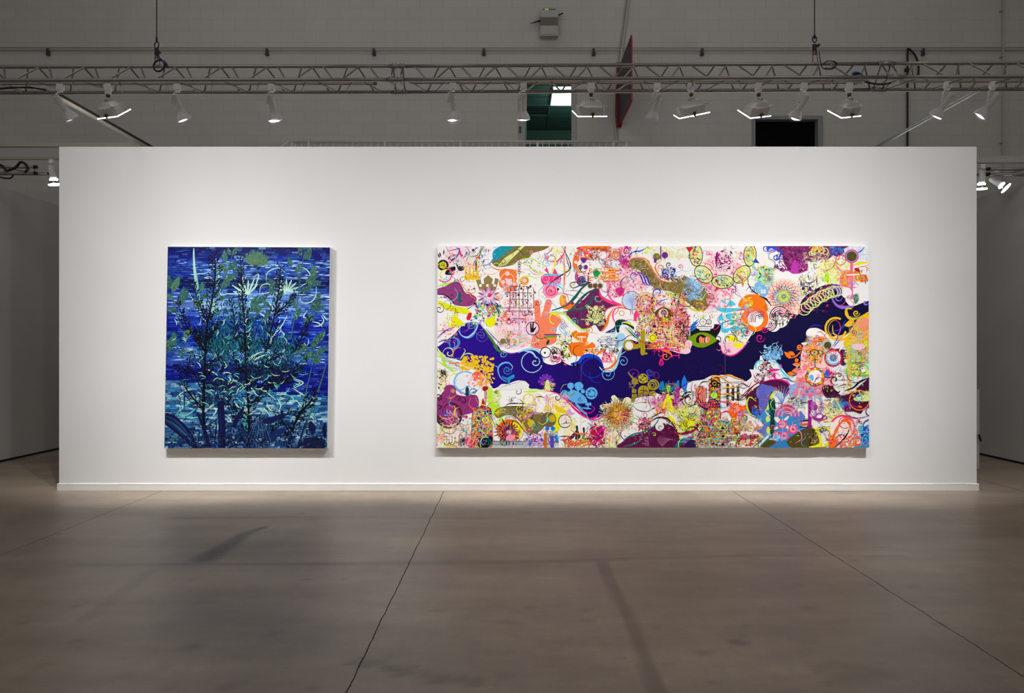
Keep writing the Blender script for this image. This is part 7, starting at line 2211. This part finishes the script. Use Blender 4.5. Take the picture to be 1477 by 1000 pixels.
leafy(TL, [(240, 880), (210, 740), (160, 600), (120, 450), (110, 380)], [(110, 400, -110, 150), (115, 420, -65, 140), (125, 470, -150, 70), (170, 520, -60, 150), (160, 570, -170, 90), (200, 480, -85, 110), (215, 800, -60, 130), (120, 860, -80, 130), (130, 870, -130, 120)])
leafy(TL, [(500, 420), (540, 280), (580, 160), (600, 70)], [(535, 190, -95, 110), (575, 130, -110, 70), (590, 130, -60, 90), (545, 270, -120, 100), (560, 250, -50, 110), (600, 250, -20, 90), (530, 330, -30, 120), (500, 400, -50, 120)])
leafy(TL, [(790, 270), (775, 200)], [(775, 200, -150 + 17 * k, 115 + 10 * (k % 2)) for k in range(9)], 7)
leafy(TL, [(1060, 780), (1110, 500), (1130, 300), (1150, 160), (1170, 70)], [(1140, 130, -110, 90), (1160, 160, -60, 120), (1190, 170, -85, 110), (1060, 220, -110, 90), (1085, 280, -60, 100), (1170, 350, -40, 130), (1200, 360, -15, 110), (1215, 300, -70, 110), (1130, 420, -30, 120), (1100, 540, -120, 110), (1210, 560, -45, 140), (1230, 560, -20, 110), (1080, 640, -60, 120), (1160, 660, -40, 120), (1270, 500, -80, 80)])
leafy(TL, [(700, 570), (780, 520), (860, 440)], [(740, 540, -60, 120), (780, 510, -35, 120), (720, 560, -10, 130), (800, 600, -95, 100), (850, 640, -60, 110)], 7)
leafy(TL, [(900, 560), (930, 420), (960, 330)], [(910, 450, -100, 100), (930, 380, -120, 90), (950, 480, -60, 100), (900, 540, -140, 90)], 7)
leafy(TL, [(1220, 900), (1270, 820), (1330, 720)], [(1270, 820, -60, 130), (1230, 880, -70, 140), (1260, 900, -30, 110), (1180, 900, -95, 90)], 7)
leafy(TL, [(330, 560), (345, 420)], [(345, 420, -80, 90), (340, 470, -30, 90), (330, 540, -130, 80), (300, 560, -60, 100), (450, 470, -60, 90), (470, 480, -20, 90)], 7)
leafy(BL_, [(1150, 560), (1180, 400), (1230, 160)], [(1220, 140, -30, 110), (1150, 110, -40, 120), (1110, 70, -60, 110), (1200, 90, -20, 110)], 11)
leafy(BL_, [(1130, 780), (1200, 600), (1290, 330), (1345, 130)], [(1290, 60, -50, 90)], 14)
leafy(BL_, [(60, 60), (130, 40), (250, 70)], [(90, 40, -60, 80), (170, 60, -20, 80), (200, 90, -80, 90), (260, 90, -60, 80)], 7)


# dark budding branches
def branch(tile, pts, w, seg=13, tw=46, bud=1.0, c=DK, u0=0.0, spread=.75):
    A.tile(*tile)
    A.stroke(c, w * 1.05, pts, 8, taper=(1.15, 1, .45))
    P = crom([(a[0], a[1], 0) for a in pts], 10)
    ln = sum((b - a).length for a, b in zip(P, P[1:]))
    acc, nxt, side = 0.0, ln * u0, 1
    for a, b in zip(P, P[1:]):
        d = b - a
        acc += d.length
        if acc < nxt:
            continue
        nxt = acc + seg * R.uniform(.7, 1.3)
        side = -side
        ang = math.atan2(d.y, d.x) + side * spread * R.uniform(.7, 1.3)
        l = tw * R.uniform(.6, 1.35) * (1.2 - .55 * acc / ln)
        ex, ey = a.x + l * math.cos(ang), a.y + l * math.sin(ang)
        up = ang - side * .35
        A.stroke(c, 6.5, [(a.x, a.y), ((a.x + ex) / 2 + 4 * math.cos(up), (a.y + ey) / 2 + 4 * math.sin(up)), (ex, ey)], 4, taper=(1, .9, .7))
        A.leaf(c, ex - 5 * math.cos(ang), ey - 5 * math.sin(ang), 23 * bud, 12 * bud, up)
        if l > 34:
            for q, sg in ((.45, 1), (.7, -1)):
                mx, my = a.x + l * q * math.cos(ang), a.y + l * q * math.sin(ang)
                A.leaf(c, mx, my, 22 * bud, 10 * bud, ang + sg * .8)


branch(BL_, [(410, 800), (395, 700), (382, 560), (380, 400), (384, 200), (388, 0)], 22, 34, 90, .9)
branch(TL, [(388, 900), (392, 780), (400, 660), (425, 540), (440, 440), (452, 330), (455, 220), (445, 110)], 14, 12, 74)
branch(BL_, [(745, 800), (744, 650), (735, 480), (722, 300), (708, 120), (700, 0)], 17, 30, 90, .9)
branch(TL, [(705, 900), (700, 740), (690, 600), (672, 420), (665, 280), (650, 110)], 11, 13, 52)
branch(TL, [(865, 890), (900, 740), (930, 600), (955, 450), (968, 330), (970, 210)], 11, 14, 52)
branch(TL, [(930, 600), (1000, 540), (1060, 470), (1090, 410)], 8, 14, 36)
branch(TL, [(640, 800), (620, 680), (600, 560), (585, 460)], 8, 14, 36)
branch(TL, [(400, 660), (340, 520), (300, 420), (285, 370)], 8, 13, 40)
branch(TL, [(340, 800), (250, 700), (200, 600), (155, 480)], 9, 13, 40)
branch(TL, [(1090, 890), (1140, 790), (1190, 690), (1215, 610)], 10, 12, 44)
branch(TL, [(400, 800), (450, 700), (490, 650)], 8, 14, 34)
branch(TL, [(380, 880), (320, 760), (270, 700)], 9, 14, 44)
branch(BL_, [(380, 490), (300, 410), (240, 330), (215, 260)], 12, 24, 52)
branch(BL_, [(385, 300), (300, 220), (220, 180), (150, 170)], 9, 18, 44)
branch(BL_, [(390, 650), (450, 600), (490, 590)], 9, 18, 30)
branch(BL_, [(740, 600), (680, 540), (600, 470), (540, 400)], 11, 22, 56)
branch(BL_, [(735, 480), (800, 410), (860, 330), (940, 250), (1010, 180)], 11, 16, 60)
branch(BL_, [(722, 300), (800, 220), (880, 120), (960, 40)], 9, 15, 56)
branch(BL_, [(710, 200), (640, 140), (590, 60)], 8, 16, 50)
branch(BL_, [(384, 220), (440, 130), (500, 60)], 8, 16, 50)
branch(BL_, [(1050, 800), (1100, 620), (1150, 520), (1220, 440), (1260, 360)], 20, 15, 64, 1.3)
branch(BL_, [(1080, 700), (1000, 580), (960, 500)], 9, 16, 44)
branch(BL_, [(1000, 300), (1080, 210), (1160, 150), (1200, 120)], 9, 14, 46)
branch(BL_, [(900, 320), (1000, 280), (1100, 300)], 7, 16, 40)
branch(BL_, [(650, 800), (620, 740), (600, 700)], 8, 16, 60, 1.6)
branch(BL_, [(860, 760), (940, 640), (1000, 560), (1080, 500)], 8, 16, 40)
# tangle of fine twigs in the lower middle
A.tile(*BL_)
for _ in range(420):
    x, y = 640 + R.gauss(0, 270), 250 + R.gauss(0, 160)
    a_ = -1.57 + (x - 640) / 600 + R.uniform(-.7, .7)
    l = R.uniform(25, 80)
    A.stroke(R.choice((DK, (16, 18, 52), (10, 12, 40))), R.uniform(3, 5.5), [(x, y), (x + l * .5 * math.cos(a_ + .2), y + l * .5 * math.sin(a_ + .2)), (x + l * math.cos(a_), y + l * math.sin(a_))], 3)
for _ in range(90):
    x, y = 700 + R.gauss(0, 260), 330 + R.gauss(0, 110)
    a_ = R.uniform(-.9, .9) + (0 if x > 700 else 3.14)
    l = R.uniform(30, 75)
    A.stroke(R.choice(((120, 222, 190), (196, 234, 190), (60, 170, 165))), R.uniform(4, 7), [(x, y), (x + l * .5 * math.cos(a_ + .3), y + l * .5 * math.sin(a_ + .3)), (x + l * math.cos(a_), y + l * math.sin(a_))], 3)
for _ in range(60):
    x, y = 700 + R.gauss(0, 300), -40 + R.gauss(0, 110)
    a_ = R.uniform(-2.6, -.5)
    l = R.uniform(25, 60)
    A.stroke(R.choice((MINT, (120, 200, 190))), R.uniform(4, 6), [(x, y), (x + l * .5 * math.cos(a_ + .3), y + l * .5 * math.sin(a_ + .3)), (x + l * math.cos(a_), y + l * math.sin(a_))], 3)
A.scatter(90, 600, 1330, 800, 130, ((30, 70, 130), (80, 130, 180), (14, 16, 50)), 't', (12, 26))
# thick dark stems and blades at the foot
A.tile(*BL_)
IND = (18, 20, 66)
A.stroke(IND, 62, [(530, 800), (530, 650), (520, 500), (515, 430)], taper=(1, .9, .8)); A.stroke((30, 34, 100), 10, [(520, 800), (522, 640), (510, 500)]); A.stroke(IND, 34, [(620, 640), (650, 560), (700, 480)], taper=(1, 1, .5))
A.poly(IND, [(60, 530), (140, 540), (230, 610), (300, 700), (340, 800), (300, 800), (200, 710), (110, 640), (60, 590)])
for k in range(7):
    A.stroke(((60, 90, 150), (20, 60, 110), (40, 30, 100), (30, 150, 150))[k % 4], 5, [(70, 545 + 9 * k), (150, 575 + 12 * k), (240, 660 + 10 * k), (300 + 5 * k, 770)])
A.stroke(IND, 26, [(440, 800), (400, 680), (350, 560), (330, 530)], taper=(1, 1, .4)); A.stroke(IND, 10, [(340, 800), (350, 690), (340, 640)]); A.stroke(IND, 14, [(470, 800), (480, 680), (490, 600)])
A.poly((20, 26, 80), [(850, 580), (930, 550), (1010, 530), (1080, 520), (1000, 560), (940, 600), (880, 610)])
A.poly((22, 40, 96), [(890, 700), (950, 660), (1010, 640), (1040, 660), (960, 720), (920, 760)])
for k in range(16):
    x = 690 + 16 * k
    A.stroke(((20, 22, 70), (44, 80, 140), (12, 12, 40), (70, 110, 170))[k % 4], 6, [(x, 800), (x + (830 - x) * .35, 690), (830 + (x - 820) * .25, 560 + 3 * k)])
A.stroke((20, 36, 80), 15, [(1130, 800), (1170, 660), (1200, 570)], taper=(1, 1, .5)); A.stroke((20, 30, 70), 12, [(230, 500), (228, 420), (224, 330)])
A.poly((16, 26, 70), [(1215, 600), (1235, 590), (1270, 640), (1250, 700), (1215, 660)]); A.poly((14, 20, 60), [(1320, 640), (1350, 600), (1350, 720), (1325, 700)])
A.scatter(70, 680, 1340, 800, 220, ((14, 14, 44), (20, 24, 74), (30, 70, 120), (10, 10, 30)), 'tl', (8, 18))
A.scatter(1180, 730, 1340, 800, 80, ((12, 14, 40), (20, 30, 70)), 'lp', (8, 18))
A.tile(0, 0, 1)
for a, b in (((239, 356), (474, 356)), ((239, 356), (239, 647))):
    A.bar((24, 26, 70), a[0], a[1], b[0], b[1], 0.9)
A.build('painted_surface', paint_mat('blue_painting_paint', 0.4, 0.2), paint2)


# ------------------------------------------------------------------ light in the hall
w = bpy.data.worlds.new('hall')
scene.world = w
w.use_nodes = True
w.node_tree.nodes['Background'].inputs[0].default_value = L((235, 232, 228))
w.node_tree.nodes['Background'].inputs[1].default_value = 0.17


def area(name, loc, sx, sy, power, rot=(0, 0, 0), c=(1, 0.985, 0.965)):
    l = bpy.data.lights.new(name, 'AREA')
    l.shape = 'RECTANGLE'
    l.size, l.size_y = sx, sy
    l.energy = power
    l.color = c
    o = bpy.data.objects.new(name, l)
    col.objects.link(o)
    o.location = loc
    o.rotation_euler = rot
    return o


area('fill_light', (0, 9.8, 9.5), 16, 1.0, 50)  # unseen fill, added high up to lift the block wall
area('fill_light', (-5, 1.0, 9.2), 5, 2.0, 95, (math.radians(38), 0, 0))  # unseen fill pair, added to brighten truss, lamps and back wall from the front
area('fill_light', (5, 1.0, 9.2), 5, 2.0, 95, (math.radians(38), 0, 0))
l = bpy.data.lights.new('room_glow', 'POINT')
l.energy = 28
l.color = (0.8, 1.0, 0.95)
l.shadow_soft_size = 0.3
o = bpy.data.objects.new('room_glow', l)
o.location = (1.4, 13.4, 6.1)
col.objects.link(o)

# ------------------------------------------------------------------ camera
cam = bpy.data.cameras.new('camera')
cam.sensor_width = 36.0
cam.lens = F / 1477.0 * 36.0
cam.shift_x = 0.0
cam.shift_y = (HZ - 500.0) / 1477.0
cam.clip_end = 100
co = bpy.data.objects.new('camera', cam)
co.location = (0, 0, H)
co.rotation_euler = (PI / 2, 0, 0)
col.objects.link(co)
scene.camera = co
scene.view_settings.view_transform = 'Standard'
scene.view_settings.look = 'None'
scene.view_settings.exposure = 0.0
try:
    scene.cycles.use_denoising = True
except Exception:
    pass
